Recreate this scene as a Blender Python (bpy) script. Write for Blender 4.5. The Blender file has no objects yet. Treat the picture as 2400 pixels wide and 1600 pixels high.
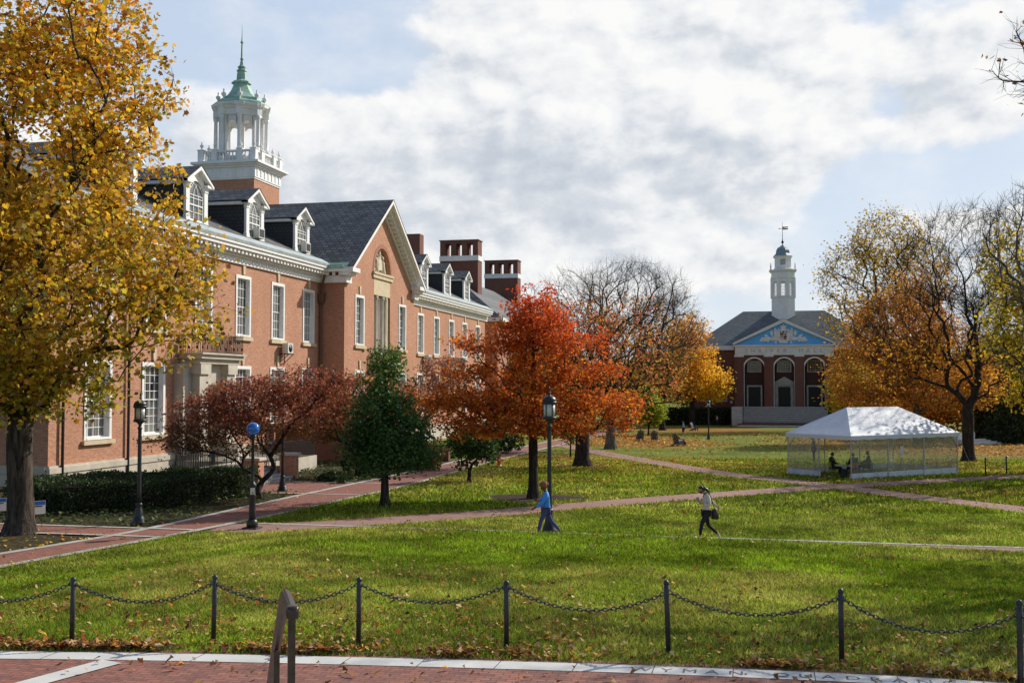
import bpy, bmesh, math, random
import numpy as np
from math import sin, cos, pi, radians, atan2, sqrt
# ------------------------------------------------------------------ survey
FPX = 2600.0                    # focal length in photo pixels (2400 wide)
EYE = 4.8
TH = math.atan(590/2600.0)      # camera yaw to the left of the quad axis (+Y)
PT = math.atan(105/2600.0)      # camera pitch up
CT, ST = cos(TH), sin(TH)
def smooth(a, b, x):
    t = np.clip((x-a)/(b-a), 0, 1); return t*t*(3-2*t)
def uv_of(x, y):                # depth / lateral relative to the terrace
    return y*CT - x*ST, x*CT + y*ST
def path_far(a):                # far edge (depth) of the near path at lateral a
    return 36.75 - 0.245*a
def ground(x, y):
    x = np.asarray(x, float); y = np.asarray(y, float)
    base = np.where(y > 45, -0.0112*(y-45), 0.0)
    c, a = uv_of(x, y)
    near = path_far(a) - 2.3 - c           # >0 on the camera side of the path
    crest = 0.46 - 0.013*np.clip(a-5, 0, 14)
    ramp = crest*smooth(0.0, 1.3, near) + (1.1-crest)*np.clip((near-1.0)/14.8, 0, 1)
    lat = smooth(-18.6, -11.0, x)
    return base + ramp*lat
def ray(px, py):
    cx, cy = (px-1200)/FPX, (800-py)/FPX
    # camera basis
    f = np.array([-ST*cos(PT), CT*cos(PT), sin(PT)])
    r = np.array([CT, ST, 0.0]); u = np.cross(r, f)
    d = f + cx*r + cy*u
    return d
def GP(px, py, dz=0.0):         # photo pixel -> point on the terrain
    d = ray(px, py)
    t0 = 3.0
    for k in range(6000):
        t1 = t0*1.004 + 0.01
        p = d*t1
        if EYE + p[2] < float(ground(p[0], p[1])) + dz: break
        t0 = t1
    lo, hi = t0, t1
    for k in range(30):
        m = (lo+hi)/2; p = d*m
        if EYE + p[2] < float(ground(p[0], p[1])) + dz: hi = m
        else: lo = m
    p = d*hi
    return (float(p[0]), float(p[1]), float(ground(p[0], p[1])))
def AT(px, py, X=None, Y=None, c=None):   # photo pixel -> point on a vertical plane
    d = ray(px, py)
    if X is not None: t = X/d[0]
    elif Y is not None: t = Y/d[1]
    else: t = c
    p = d*t
    return (float(p[0]), float(p[1]), float(EYE+p[2]))
def project(x, y, z):
    f = np.array([-ST*cos(PT), CT*cos(PT), sin(PT)]); r = np.array([CT, ST, 0.0]); u = np.cross(r, f)
    q = np.array([x, y, z-EYE]); w = q@f
    return 1200+FPX*(q@r)/w, 800-FPX*(q@u)/w
# ------------------------------------------------------------------ helpers
SC = bpy.context.scene
COL = SC.collection
rng = np.random.default_rng(7)
random.seed(7)
V = lambda *a: np.array(a, float)
def tag(o, label=None, cat=None, group=None, kind=None):
    if label: o['label'] = label
    if cat: o['category'] = cat
    if group: o['group'] = group
    if kind: o['kind'] = kind
    return o
def empty(name, loc=(0, 0, 0), rz=0.0, label=None, cat=None, group=None):
    o = bpy.data.objects.new(name, None); COL.objects.link(o)
    o.location = loc; o.rotation_euler = (0, 0, rz); o.empty_display_size = 0.2
    return tag(o, label, cat, group)
def children(o): return [c for c in COL.objects if c.parent == o]
def copy_tree(o, parent=None):
    c = o.copy(); COL.objects.link(c)
    if parent is not None: c.parent = parent
    for ch in list(o.children): copy_tree(ch, c)
    return c
def place(o, loc, rz=0.0, label=None, scale=None):
    o.location = loc; o.rotation_euler = (0, 0, rz)
    if scale: o.scale = (scale,)*3
    if label: o['label'] = label
    return o
class MB:
    """collects shapes and links them as one mesh object"""
    def __init__(s): s.v = []; s.f = []; s.n = 0; s.smooth = []
    def add(s, vs, fs, sm=False):
        s.v.extend([tuple(map(float, p)) for p in vs])
        s.f.extend([tuple(i+s.n for i in f) for f in fs]); s.n += len(vs)
        s.smooth.extend([sm]*len(fs)); return s
    def box(s, x0, x1, y0, y1, z0, z1):
        if x0 > x1: x0, x1 = x1, x0
        if y0 > y1: y0, y1 = y1, y0
        if z0 > z1: z0, z1 = z1, z0
        vs = [(x, y, z) for z in (z0, z1) for y in (y0, y1) for x in (x0, x1)]
        return s.add(vs, [(0, 2, 3, 1), (4, 5, 7, 6), (0, 1, 5, 4), (2, 6, 7, 3), (0, 4, 6, 2), (1, 3, 7, 5)])
    def bbox(s, x0, x1, y0, y1, z0, z1, b=0.01):
        """box with chamfered vertical and top edges"""
        if x0 > x1: x0, x1 = x1, x0
        if y0 > y1: y0, y1 = y1, y0
        def ring(i, z): return [(x0+i, y0, z), (x1-i, y0, z), (x1, y0+i, z), (x1, y1-i, z), (x1-i, y1, z), (x0+i, y1, z), (x0, y1-i, z), (x0, y0+i, z)]
        def ring2(i, z): return [(x0+2*i, y0+i, z), (x1-2*i, y0+i, z), (x1-i, y0+2*i, z), (x1-i, y1-2*i, z), (x1-2*i, y1-i, z), (x0+2*i, y1-i, z), (x0+i, y1-2*i, z), (x0+i, y0+2*i, z)]
        rs = [ring2(b, z0), ring(b, z0+b), ring(b, z1-b), ring2(b, z1)]
        vs = sum(rs, []); fs = []
        for k in range(3):
            for i in range(8): j = (i+1) % 8; fs.append((k*8+i, k*8+j, k*8+8+j, k*8+8+i))
        fs.append(tuple(range(7, -1, -1))); fs.append(tuple(24+i for i in range(8)))
        return s.add(vs, fs)
    def quad(s, a, b, c, d): return s.add([a, b, c, d], [(0, 1, 2, 3)])
    def tri(s, a, b, c): return s.add([a, b, c], [(0, 1, 2)])
    def tube(s, pts, rad, n=8, cap=True, sm=True):
        pts = [V(*p) for p in pts]; m = len(pts)
        if not hasattr(rad, '__len__'): rad = [rad]*m
        vs = []; up = None
        for i, p in enumerate(pts):
            t = pts[min(i+1, m-1)]-pts[max(i-1, 0)]; t = t/(np.linalg.norm(t)+1e-9)
            if up is None:
                up = V(0, 0, 1) if abs(t[2]) < 0.9 else V(1, 0, 0)
            a = np.cross(t, up); a /= np.linalg.norm(a)+1e-9; b = np.cross(a, t); up = b
            for k in range(n):
                w = 2*pi*k/n; vs.append(p+rad[i]*(cos(w)*a+sin(w)*b))
        fs = []
        for i in range(m-1):
            for k in range(n): j = (k+1) % n; fs.append((i*n+k, i*n+j, i*n+n+j, i*n+n+k))
        s.add(vs, fs, sm)
        if cap:
            s.add(vs[:n], [tuple(range(n))]); s.add(vs[-n:], [tuple(range(n-1, -1, -1))])
        return s
    def bar(s, a, b, w, h=None):      # square bar between two points
        a, b = V(*a), V(*b); h = h or w; t = b-a; t /= np.linalg.norm(t)
        u = V(0, 0, 1) if abs(t[2]) < 0.95 else V(1, 0, 0)
        p = np.cross(t, u); p /= np.linalg.norm(p); q = np.cross(p, t)
        vs = [e+sx*p*w/2+sy*q*h/2 for e in (a, b) for sx, sy in ((-1, -1), (1, -1), (1, 1), (-1, 1))]
        return s.add(vs, [(0, 3, 2, 1), (4, 5, 6, 7), (0, 1, 5, 4), (1, 2, 6, 5), (2, 3, 7, 6), (3, 0, 4, 7)])
    def lathe(s, prof, c=(0, 0, 0), n=16, sm=True, rot=0.0):
        vs = []; fs = []
        for r, z in prof:
            for k in range(n):
                w = rot+2*pi*k/n; vs.append((c[0]+r*cos(w), c[1]+r*sin(w), c[2]+z))
        for i in range(len(prof)-1):
            for k in range(n): j = (k+1) % n; fs.append((i*n+k, i*n+j, i*n+n+j, i*n+n+k))
        fs.append(tuple(range(n-1, -1, -1))); fs.append(tuple((len(prof)-1)*n+k for k in range(n)))
        return s.add(vs, fs, sm)
    def prism(s, poly, d0, d1, ax='x'):
        """poly in the plane across axis ax, extruded d0..d1. ax x: poly=(y,z); ax y: poly=(x,z); ax z: poly=(x,y)"""
        n = len(poly)
        mk = {'x': lambda d, p: (d, p[0], p[1]), 'y': lambda d, p: (p[0], d, p[1]), 'z': lambda d, p: (p[0], p[1], d)}[ax]
        vs = [mk(d0, p) for p in poly]+[mk(d1, p) for p in poly]
        fs = [tuple(range(n-1, -1, -1)), tuple(range(n, 2*n))]+[(i, (i+1) % n, n+(i+1) % n, n+i) for i in range(n)]
        return s.add(vs, fs)
    def sphere(s, c, r, nu=16, nv=10, sz=None):
        r3 = r if hasattr(r, '__len__') else (r, r, r)
        vs = []; fs = []
        for i in range(nv+1):
            ph = pi*i/nv
            for k in range(nu):
                w = 2*pi*k/nu; vs.append((c[0]+r3[0]*sin(ph)*cos(w), c[1]+r3[1]*sin(ph)*sin(w), c[2]+r3[2]*cos(ph)))
        for i in range(nv):
            for k in range(nu): j = (k+1) % nu; fs.append((i*nu+k, i*nu+nu+k, i*nu+nu+j, i*nu+j))
        return s.add(vs, fs, True)
    def build(s, name, m, parent=None, label=None):
        me = bpy.data.meshes.new(name)
        vs = np.array(s.v, float).reshape(-1, 3)
        if parent is not None:
            p = parent; off = V(0, 0, 0)
            while p is not None: off = off+V(*p.location); p = p.parent
            vs = vs-off
        me.from_pydata([tuple(q) for q in vs], [], s.f)
        if any(s.smooth): me.polygons.foreach_set('use_smooth', s.smooth)
        bm = bmesh.new(); bm.from_mesh(me); bmesh.ops.recalc_face_normals(bm, faces=bm.faces); bm.to_mesh(me); bm.free()
        if m is not None: me.materials.append(m)
        o = bpy.data.objects.new(name, me); COL.objects.link(o)
        if parent is not None: o.parent = parent
        if label: o['label'] = label
        return o
def raw_mesh(name, verts, nper, m, cols=None, parent=None, loops=None):
    """fast mesh of many equal polygons: verts (N*nper,3); cols (N,3) per polygon"""
    verts = np.asarray(verts, np.float32).reshape(-1, 3); nv = len(verts); npoly = nv//nper
    me = bpy.data.meshes.new(name)
    me.vertices.add(nv); me.vertices.foreach_set('co', verts.ravel())
    me.loops.add(nv); me.loops.foreach_set('vertex_index', np.arange(nv, dtype=np.int32))
    me.polygons.add(npoly); me.polygons.foreach_set('loop_start', np.arange(0, nv, nper, dtype=np.int32))
    me.polygons.foreach_set('loop_total', np.full(npoly, nper, np.int32))
    if cols is not None:
        at = me.attributes.new('Col', 'FLOAT_COLOR', 'POINT')
        c4 = np.ones((nv, 4), np.float32); c4[:, :3] = np.repeat(np.asarray(cols, np.float32), nper, axis=0)
        at.data.foreach_set('color', c4.ravel())
    me.update(calc_edges=True)
    me.materials.append(m)
    o = bpy.data.objects.new(name, me); COL.objects.link(o)
    if parent is not None: o.parent = parent
    return o
# ------------------------------------------------------------------ materials
class NT:
    def __init__(s, name):
        s.m = bpy.data.materials.new(name); s.m.use_nodes = True; s.t = s.m.node_tree
        s.N = s.t.nodes; s.L = s.t.links
        s.b = s.N['Principled BSDF']; s.out = s.N['Material Output']
    def n(s, typ, **kw):
        x = s.N.new(typ)
        for k, v in kw.items():
            if k.startswith('i_'):
                key = k[2:]; key = int(key) if key.isdigit() else key.replace('_', ' ')
                if hasattr(v, 'is_linked'): s.L.new(v, x.inputs[key])
                else: x.inputs[key].default_value = v
            else: setattr(x, k, v)
        return x
    def link(s, a, b): s.L.new(a, b)
    def pos(s): return s.n('ShaderNodeNewGeometry').outputs['Position']
    def math(s, op, a, b=0.0, clamp=False):
        x = s.n('ShaderNodeMath', operation=op, use_clamp=clamp)
        for i, q in enumerate((a, b)):
            if hasattr(q, 'is_linked'): s.L.new(q, x.inputs[i])
            else: x.inputs[i].default_value = q
        return x.outputs[0]
    def mix(s, f, a, b, bt='MIX'):
        x = s.n('ShaderNodeMixRGB', blend_type=bt)
        for k, q in (('Fac', f), ('Color1', a), ('Color2', b)):
            if hasattr(q, 'is_linked'): s.L.new(q, x.inputs[k])
            elif k == 'Fac': x.inputs[k].default_value = q
            else: x.inputs[k].default_value = (*q, 1) if len(q) == 3 else q
        return x.outputs[0]
    def noise(s, scale, detail=4, vec=None, rough=0.55, dist=0.0):
        x = s.n('ShaderNodeTexNoise'); x.inputs['Scale'].default_value = scale; x.inputs['Detail'].default_value = detail
        x.inputs['Roughness'].default_value = rough; x.inputs['Distortion'].default_value = dist
        s.L.new(vec if vec is not None else s.pos(), x.inputs['Vector']); return x.outputs['Fac']
    def ramp(s, fac, stops):
        x = s.n('ShaderNodeValToRGB'); s.L.new(fac, x.inputs[0]); e = x.color_ramp.elements
        while len(e) < len(stops): e.new(0.5)
        for q, (p, c) in zip(e, stops): q.position = p; q.color = (*c, 1) if len(c) == 3 else c
        return x.outputs[0]
    def bump(s, h, strength=0.4, dist=0.02):
        x = s.n('ShaderNodeBump'); x.inputs['Strength'].default_value = strength; x.inputs['Distance'].default_value = dist
        s.L.new(h, x.inputs['Height']); s.L.new(x.outputs[0], s.b.inputs['Normal'])
    def base(s, c, rough=0.7, metal=0.0, spec=0.5):
        i = s.b.inputs
        if hasattr(c, 'is_linked'): s.L.new(c, i['Base Color'])
        else: i['Base Color'].default_value = (*c, 1)
        i['Roughness'].default_value = rough; i['Metallic'].default_value = metal; i['Specular IOR Level'].default_value = spec
        return s
def simple(name, c, rough=0.6, var=0.15, scale=6.0, metal=0.0, spec=0.5, bump=0.0, bscale=40.0):
    t = NT(name); c = np.array(c)
    f = t.noise(scale, 5)
    col = t.ramp(f, [(0.3, tuple(np.clip(c*(1-var), 0, 1))), (0.7, tuple(np.clip(c*(1+var), 0, 1)))])
    t.base(col, rough, metal, spec)
    if bump: t.bump(t.noise(bscale, 4), bump, 0.01)
    return t.m
def brickmat(name, c1, c2, mortar, bw=0.215, rh=0.075, ms=0.010, flat=False, vscale=1.0, u='sum', bump=0.3, rough=0.85, dirt=0.22):
    t = NT(name); sx = t.n('ShaderNodeSeparateXYZ'); t.link(t.pos(), sx.inputs[0])
    X, Y, Z = sx.outputs
    if flat: uu, vv = X, Y
    else:
        uu = t.math('ADD', X, Y) if u == 'sum' else (X if u == 'x' else Y)
        vv = t.math('MULTIPLY', Z, vscale)
    cb = t.n('ShaderNodeCombineXYZ'); t.link(uu, cb.inputs[0]); t.link(vv, cb.inputs[1])
    br = t.n('ShaderNodeTexBrick'); t.link(cb.outputs[0], br.inputs['Vector'])
    i = br.inputs; i['Scale'].default_value = 1; i['Brick Width'].default_value = bw; i['Row Height'].default_value = rh
    i['Mortar Size'].default_value = ms; i['Mortar Smooth'].default_value = 0.3; i['Bias'].default_value = -0.1
    i['Color1'].default_value = (*c1, 1); i['Color2'].default_value = (*c2, 1); i['Mortar'].default_value = (*mortar, 1)
    mpv = t.n('ShaderNodeMapping'); mpv.inputs['Scale'].default_value = (.9, .9, .12) if not flat else (.5, .5, .5); t.link(t.pos(), mpv.inputs[0])
    n1 = t.math('ADD', t.math('MULTIPLY', t.noise(0.35, 6), .55), t.math('MULTIPLY', t.noise(1.0, 5, vec=mpv.outputs[0]), .45)); n2 = t.noise(9.0, 3, vec=cb.outputs[0])
    col = t.mix(t.math('MULTIPLY', t.math('SUBTRACT', n1, .38), dirt*9, clamp=True), br.outputs['Color'], tuple(np.array(c1)*0.60))
    col = t.mix(0.5, col, t.ramp(n2, [(0.3, (0.35,)*3), (0.7, (0.65,)*3)]), 'OVERLAY')
    t.base(col, rough, 0, 0.25)
    if bump:
        t.bump(t.math('SUBTRACT', t.math('MULTIPLY', n2, 0.6), br.outputs['Fac']), bump, 0.012)
    return t.m
def leafmat(name, trans=0.45, gloss=0.12):
    t = NT(name); at = t.n('ShaderNodeAttribute', attribute_name='Col')
    col = at.outputs['Color']
    df = t.n('ShaderNodeBsdfDiffuse'); tr = t.n('ShaderNodeBsdfTranslucent'); gl = t.n('ShaderNodeBsdfGlossy')
    gl.inputs['Roughness'].default_value = 0.5; gl.inputs['Color'].default_value = (0.9, 0.9, 0.85, 1)
    t.link(col, df.inputs[0]); t.link(t.mix(0.5, col, col, 'MULTIPLY') if False else col, tr.inputs[0])
    m1 = t.n('ShaderNodeMixShader'); m1.inputs[0].default_value = trans; t.link(df.outputs[0], m1.inputs[1]); t.link(tr.outputs[0], m1.inputs[2])
    m2 = t.n('ShaderNodeMixShader'); m2.inputs[0].default_value = gloss; t.link(m1.outputs[0], m2.inputs[1]); t.link(gl.outputs[0], m2.inputs[2])
    t.link(m2.outputs[0], t.out.inputs[0]); t.N.remove(t.b)
    return t.m
M = {}
M['brick'] = brickmat('red_brick', (0.66, 0.325, 0.195), (0.42, 0.180, 0.105), (0.36, 0.22, 0.15), rh=0.082, ms=0.014, dirt=0.30)
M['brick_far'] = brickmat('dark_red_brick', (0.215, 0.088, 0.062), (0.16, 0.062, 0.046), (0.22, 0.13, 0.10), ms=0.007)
M['brick_recess'] = brickmat('shade_painted_recess_brick', (0.095, 0.042, 0.034), (0.07, 0.032, 0.027), (0.10, 0.06, 0.05), ms=0.007)  # far hall brick darkened: shade of the arch recess put into the colour
M['brick_soldier'] = brickmat('arch_brick', (0.42, 0.16, 0.095), (0.34, 0.115, 0.07), (0.42, 0.28, 0.2), bw=0.075, rh=0.22)
M['paver'] = brickmat('brick_paving', (0.36, 0.150, 0.105), (0.19, 0.092, 0.082), (0.085, 0.055, 0.046), bw=0.20, rh=0.10, ms=0.008, flat=True, bump=0.35, rough=0.8)
M['path'] = brickmat('pale_brick_path', (0.36, 0.21, 0.165), (0.30, 0.175, 0.145), (0.22, 0.15, 0.13), bw=0.20, rh=0.10, ms=0.005, flat=True, bump=0.2, rough=0.9)
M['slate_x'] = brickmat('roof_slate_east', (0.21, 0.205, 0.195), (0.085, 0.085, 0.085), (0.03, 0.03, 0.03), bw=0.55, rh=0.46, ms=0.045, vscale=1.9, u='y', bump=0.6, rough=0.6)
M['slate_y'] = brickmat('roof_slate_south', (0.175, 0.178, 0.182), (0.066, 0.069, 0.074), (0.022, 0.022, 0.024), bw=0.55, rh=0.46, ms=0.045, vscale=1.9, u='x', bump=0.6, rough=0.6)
M['slate_far'] = brickmat('roof_slate_far', (0.19, 0.205, 0.20), (0.12, 0.132, 0.135), (0.07, 0.07, 0.07), bw=0.6, rh=0.35, ms=0.02, vscale=1.7, u='x', bump=0.3, rough=0.75)
M['shingle_x'] = brickmat('dormer_slate', (0.075, 0.074, 0.072), (0.055, 0.054, 0.052), (0.014, 0.014, 0.014), bw=0.3, rh=0.24, ms=0.018, u='x', bump=0.5, rough=0.7)
M['white'] = simple('white_paint', (0.80, 0.79, 0.76), 0.55, 0.07, 2.5)
M['white_old'] = simple('weathered_white_paint', (0.80, 0.79, 0.77), 0.6, 0.09, 1.2)
M['stone'] = simple('limestone', (0.50, 0.45, 0.36), 0.85, 0.16, 1.6, bump=0.2)
M['stone_warm'] = simple('warm_limestone', (0.58, 0.47, 0.30), 0.85, 0.12, 2.0, bump=0.2)
M['marble'] = simple('white_stone_kerb', (0.58, 0.57, 0.53), 0.7, 0.14, 1.7, bump=0.15)
M['kerb'] = simple('grey_stone_kerb', (0.40, 0.38, 0.34), 0.85, 0.2, 1.4, bump=0.2)
M['grey_stone'] = simple('grey_stone_steps', (0.30, 0.30, 0.29), 0.85, 0.2, 1.6, bump=0.2)
M['copper'] = simple('green_copper', (0.29, 0.45, 0.36), 0.65, 0.28, 1.3)
M['copper_pale'] = simple('pale_copper_gutter', (0.40, 0.45, 0.45), 0.6, 0.2, 1.2)
M['copper_grey'] = simple('blue_grey_copper', (0.20, 0.27, 0.30), 0.5, 0.2, 1.0)
M['brown_metal'] = simple('brown_downpipe', (0.14, 0.07, 0.04), 0.6, 0.2)
M['iron'] = simple('black_iron', (0.020, 0.021, 0.024), 0.42, 0.3, 8, spec=0.5)
M['post_iron'] = simple('worn_black_post', (0.035, 0.035, 0.040), 0.45, 0.4, 14, spec=0.5, bump=0.2)
M['rust_iron'] = simple('rusty_iron_railing', (0.030, 0.021, 0.016), 0.6, 0.3, 6)
M['bronze'] = simple('bronze_handrail', (0.085, 0.058, 0.042), 0.36, 0.3, 18, metal=0.6, bump=0.1)
M['ac_white'] = simple('air_conditioner_casing', (0.62, 0.61, 0.57), 0.5, 0.06)
M['black'] = simple('black_plastic', (0.015, 0.015, 0.016), 0.5, 0.2)
M['door'] = simple('dark_door', (0.035, 0.03, 0.028), 0.4, 0.3)
M['blue_sky_paint'] = simple('blue_tympanum_paint', (0.13, 0.47, 0.95), 0.7, 0.06, 0.6)
M['relief'] = simple('carved_pale_relief', (0.60, 0.53, 0.40), 0.85, 0.2, 3.0, bump=0.4)
M['crest_white'] = simple('carved_white_relief', (0.80, 0.79, 0.77), 0.8, 0.18, 1.5, bump=0.3, bscale=6)
M['hydrant'] = simple('orange_red_paint', (0.62, 0.135, 0.05), 0.45, 0.12, 8)
M['mulch'] = simple('dark_mulch', (0.055, 0.042, 0.033), 0.95, 0.5, 9, bump=0.9, bscale=14)
M['deck'] = simple('roof_deck', (0.20, 0.19, 0.17), 0.9, 0.2)
def glassmat(name, dark, light, blinds):
    t = NT(name); sx = t.n('ShaderNodeSeparateXYZ'); t.link(t.pos(), sx.inputs[0])
    u = t.math('ADD', sx.outputs[0], sx.outputs[1])
    cb = t.n('ShaderNodeCombineXYZ'); t.link(t.math('MULTIPLY', u, 5.0), cb.inputs[0]); t.link(t.math('MULTIPLY', sx.outputs[2], 0.12), cb.inputs[2])
    f = t.noise(1.0, 3, vec=cb.outputs[0])
    big = t.noise(0.33, 1)
    f2 = t.math('MULTIPLY', t.math('ADD', f, t.math('MULTIPLY', big, 1.0)), blinds, clamp=True)
    col = t.ramp(f2, [(0.38, dark), (0.62, light)])
    t.base(col, 0.04, 0, 0.9)
    wv = t.noise(2.2, 2); t.bump(wv, 0.06, 0.05)
    return t.m
M['glass'] = glassmat('window_glass', (0.018, 0.023, 0.030), (0.30, 0.30, 0.275), 0.52)
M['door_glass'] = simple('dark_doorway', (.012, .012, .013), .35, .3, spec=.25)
M['glass_dark'] = glassmat('dark_window_glass', (0.012, 0.014, 0.017), (0.07, 0.07, 0.06), 0.5)
def barkmat(name, c, scale=1.0):
    t = NT(name); mp = t.n('ShaderNodeMapping'); mp.inputs['Scale'].default_value = (1, 1, 0.16)
    tc = t.n('ShaderNodeTexCoord'); t.link(tc.outputs['Object'], mp.inputs[0])
    f = t.noise(9*scale, 6, vec=mp.outputs[0], rough=0.65, dist=0.6); c = np.array(c)
    f2 = t.noise(1.2, 3)
    col = t.ramp(f, [(0.34, tuple(c*0.30)), (0.52, tuple(c)), (0.68, tuple(c*1.9))])
    col = t.mix(0.35, col, t.ramp(f2, [(0.3, (0.3,)*3), (0.7, (0.72,)*3)]), 'OVERLAY')
    t.base(col, 0.95, 0, 0.1); t.bump(f, 1.0, 0.09)
    return t.m
M['bark'] = barkmat('ridged_bark', (0.075, 0.060, 0.047))
M['bark_dark'] = barkmat('dark_bark', (0.050, 0.040, 0.034))
M['bark_grey'] = barkmat('grey_bark', (0.15, 0.128, 0.110))
M['leaf'] = leafmat('autumn_leaf', 0.55, 0.02)
M['leaf_green'] = leafmat('green_leaf', 0.35, 0.03)
M['litter'] = leafmat('fallen_leaf', 0.15, 0.01)
M['grass_blade'] = leafmat('grass_blade', 0.45, 0.006)
def vcol(name, rough=0.6, spec=0.4):
    t = NT(name); at = t.n('ShaderNodeAttribute', attribute_name='Col'); t.base(at.outputs['Color'], rough, 0, spec); return t.m
def groundmat():
    t = NT('lawn_ground'); n1 = t.noise(0.22, 5); n2 = t.noise(3.5, 6); n3 = t.noise(30.0, 3)
    g = t.ramp(n1, [(0.30, (0.095, 0.140, 0.014)), (0.55, (0.155, 0.195, 0.022)), (0.75, (0.24, 0.235, 0.042))])
    g = t.mix(0.6, g, t.ramp(n2, [(0.3, (0.32,)*3), (0.7, (0.68,)*3)]), 'OVERLAY')
    g = t.mix(0.8, g, t.ramp(n3, [(0.3, (0.25,)*3), (0.7, (0.72,)*3)]), 'OVERLAY')
    at = t.n('ShaderNodeAttribute', attribute_name='Col'); sp = t.n('ShaderNodeSeparateColor'); t.link(at.outputs['Color'], sp.inputs[0])
    v = t.n('ShaderNodeTexVoronoi', i_Scale=7.0); t.link(t.pos(), v.inputs['Vector'])
    lf = t.ramp(t.n('ShaderNodeSeparateColor', i_Color=v.outputs['Color']).outputs[0], [(0.1, (0.14, 0.055, 0.014)), (0.45, (0.29, 0.135, 0.022)), (0.8, (0.38, 0.215, 0.040))])
    ln = t.noise(5.0, 5, rough=0.7)
    k = t.math('MULTIPLY', t.math('SUBTRACT', t.math('ADD', sp.outputs[0], t.math('MULTIPLY', ln, 1.3)), 0.82), 4.0, clamp=True)
    g = t.mix(k, g, lf)
    g = t.mix(sp.outputs[1], g, t.ramp(n2, [(0.3, (0.028, 0.020, 0.014)), (0.7, (0.085, 0.062, 0.043))]))
    t.base(g, 0.95, 0, 0.1); t.bump(t.math('ADD', n3, n2), 0.8, 0.06)
    return t.m
M['ground'] = groundmat()
# ------------------------------------------------------------------ setting: ground, walks, grass, fallen leaves
def W(c, a): return (a*CT - c*ST, c*CT + a*ST)
def wtoca(x, y): return uv_of(x, y)
_tabs = {}
def vnoise(x, y, s, seed=0):
    if seed not in _tabs: _tabs[seed] = np.random.default_rng(100+seed).random((64, 64))
    T = _tabs[seed]; x = np.asarray(x)/s; y = np.asarray(y)/s
    i = np.floor(x).astype(int); j = np.floor(y).astype(int); f = x-i; g = y-j
    f = f*f*(3-2*f); g = g*g*(3-2*g)
    a = T[i % 64, j % 64]; b = T[(i+1) % 64, j % 64]; c = T[i % 64, (j+1) % 64]; d = T[(i+1) % 64, (j+1) % 64]
    return (a*(1-f)+b*f)*(1-g)+(c*(1-f)+d*f)*g
def fbm(x, y, s, seed=0):
    return vnoise(x, y, s, seed)*.5+vnoise(x, y, s/2.1, seed+1)*.3+vnoise(x, y, s/4.3, seed+2)*.2
def pdist(x, y, poly):
    x = np.asarray(x, float); y = np.asarray(y, float); d = np.full(x.shape, 1e9)
    for (ax, ay), (bx, by) in zip(poly[:-1], poly[1:]):
        ex, ey = bx-ax, by-ay; t = np.clip(((x-ax)*ex+(y-ay)*ey)/(ex*ex+ey*ey), 0, 1)
        d = np.minimum(d, np.hypot(x-ax-t*ex, y-ay-t*ey))
    return d
def spline(pts, step=0.8):
    pts = [V(*p) for p in pts]; out = []
    for i in range(len(pts)-1):
        p0 = pts[max(i-1, 0)]; p1 = pts[i]; p2 = pts[i+1]; p3 = pts[min(i+2, len(pts)-1)]
        n = max(2, int(np.linalg.norm(p2-p1)/step))
        for k in range(n):
            t = k/n; out.append(0.5*((2*p1)+(-p0+p2)*t+(2*p0-5*p1+4*p2-p3)*t*t+(-p0+3*p1-3*p2+p3)*t**3))
    out.append(pts[-1]); return [tuple(p) for p in out]
NK = spline([(-20.9, 14), (-20.3, 21), (-19.8, 25.9), (-19.1, 29.7), (-18.5, 33.4), (-17.6, 41), (-17.15, 51), (-17.5, 60.7), (-18.0, 73.3), (-18.3, 87), (-18.6, 110), (-18.8, 150)])
FK = spline([(-23.4, 14), (-22.4, 21), (-21.5, 27), (-20.7, 30.6), (-20.25, 34), (-20.1, 41), (-20.0, 47), (-20.2, 65.6), (-20.4, 71), (-20.8, 87), (-21, 110), (-21, 150)])
PB = spline([(-18.2, 34.6), (-15.9, 35.6), (-12.9, 38.2), (-9.1, 42.1), (-2.8, 49.9), (3.6, 57.2), (14.2, 67.3), (24, 76)])
PC = spline([(-18.6, 102), (-14, 91), (-8.6, 78.6), (-2.4, 65.4), (2.6, 58.2), (6.6, 51.6), (9.9, 46.8), (15, 38), (20, 30)])
PA = spline([W(path_far(a)-1.15, a) for a in (-9.6, -7, -4, 0, 4, 8, 12, 16, 20)])
HB, HC, HA = 1.05, 1.0, 1.15
BAND = spline([(-16, 12.1), (-10.1, 13.35), (-6.4, 13.95), (-2.1, 14.45), (1.1, 14.65), (3.0, 14.6), (6.0, 14.2), (10, 13.2)], 0.4)
def nk_x(y): ys = [p[1] for p in NK]; xs = [p[0] for p in NK]; return np.interp(y, ys, xs)
def fk_x(y): ys = [p[1] for p in FK]; xs = [p[0] for p in FK]; return np.interp(y, ys, xs)
def band_y(x): xs = [p[0] for p in BAND]; ys = [p[1] for p in BAND]; return np.interp(x, xs, ys)
MULCH = [((-9.8, 47.2), 2.3, 1.0), ((-11.3, 70.2), 1.9, 1.0), ((-14.9, 42.6), .45, 1), ((-14.9, 55.7), .8, 1)]
BLOBS = [  # photo px, radii (lateral m, depth m), strength
    ((1500, 1090), 9, 9, .80), ((1300, 1075), 5, 7, .55), ((1500, 1035), 7, 13, .85), ((1450, 1020), 6, 10, .6), ((2200, 1150), 6.5, 4.5, .85), ((2330, 1095), 6, 8, 1.0), ((1900, 1110), 4, 4, .65),
    ((1700, 1085), 5, 4, .55), ((2100, 1126), 6, 2.2, .9), ((2360, 1180), 4, 3, .6), ((1560, 1130), 9, 4, .35), ((1250, 1120), 6, 5, .45), ((1780, 1092), 5, 5, .45), ((2250, 1045), 14, 18, .9), ((1650, 1008), 12, 18, .55)]
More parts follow.
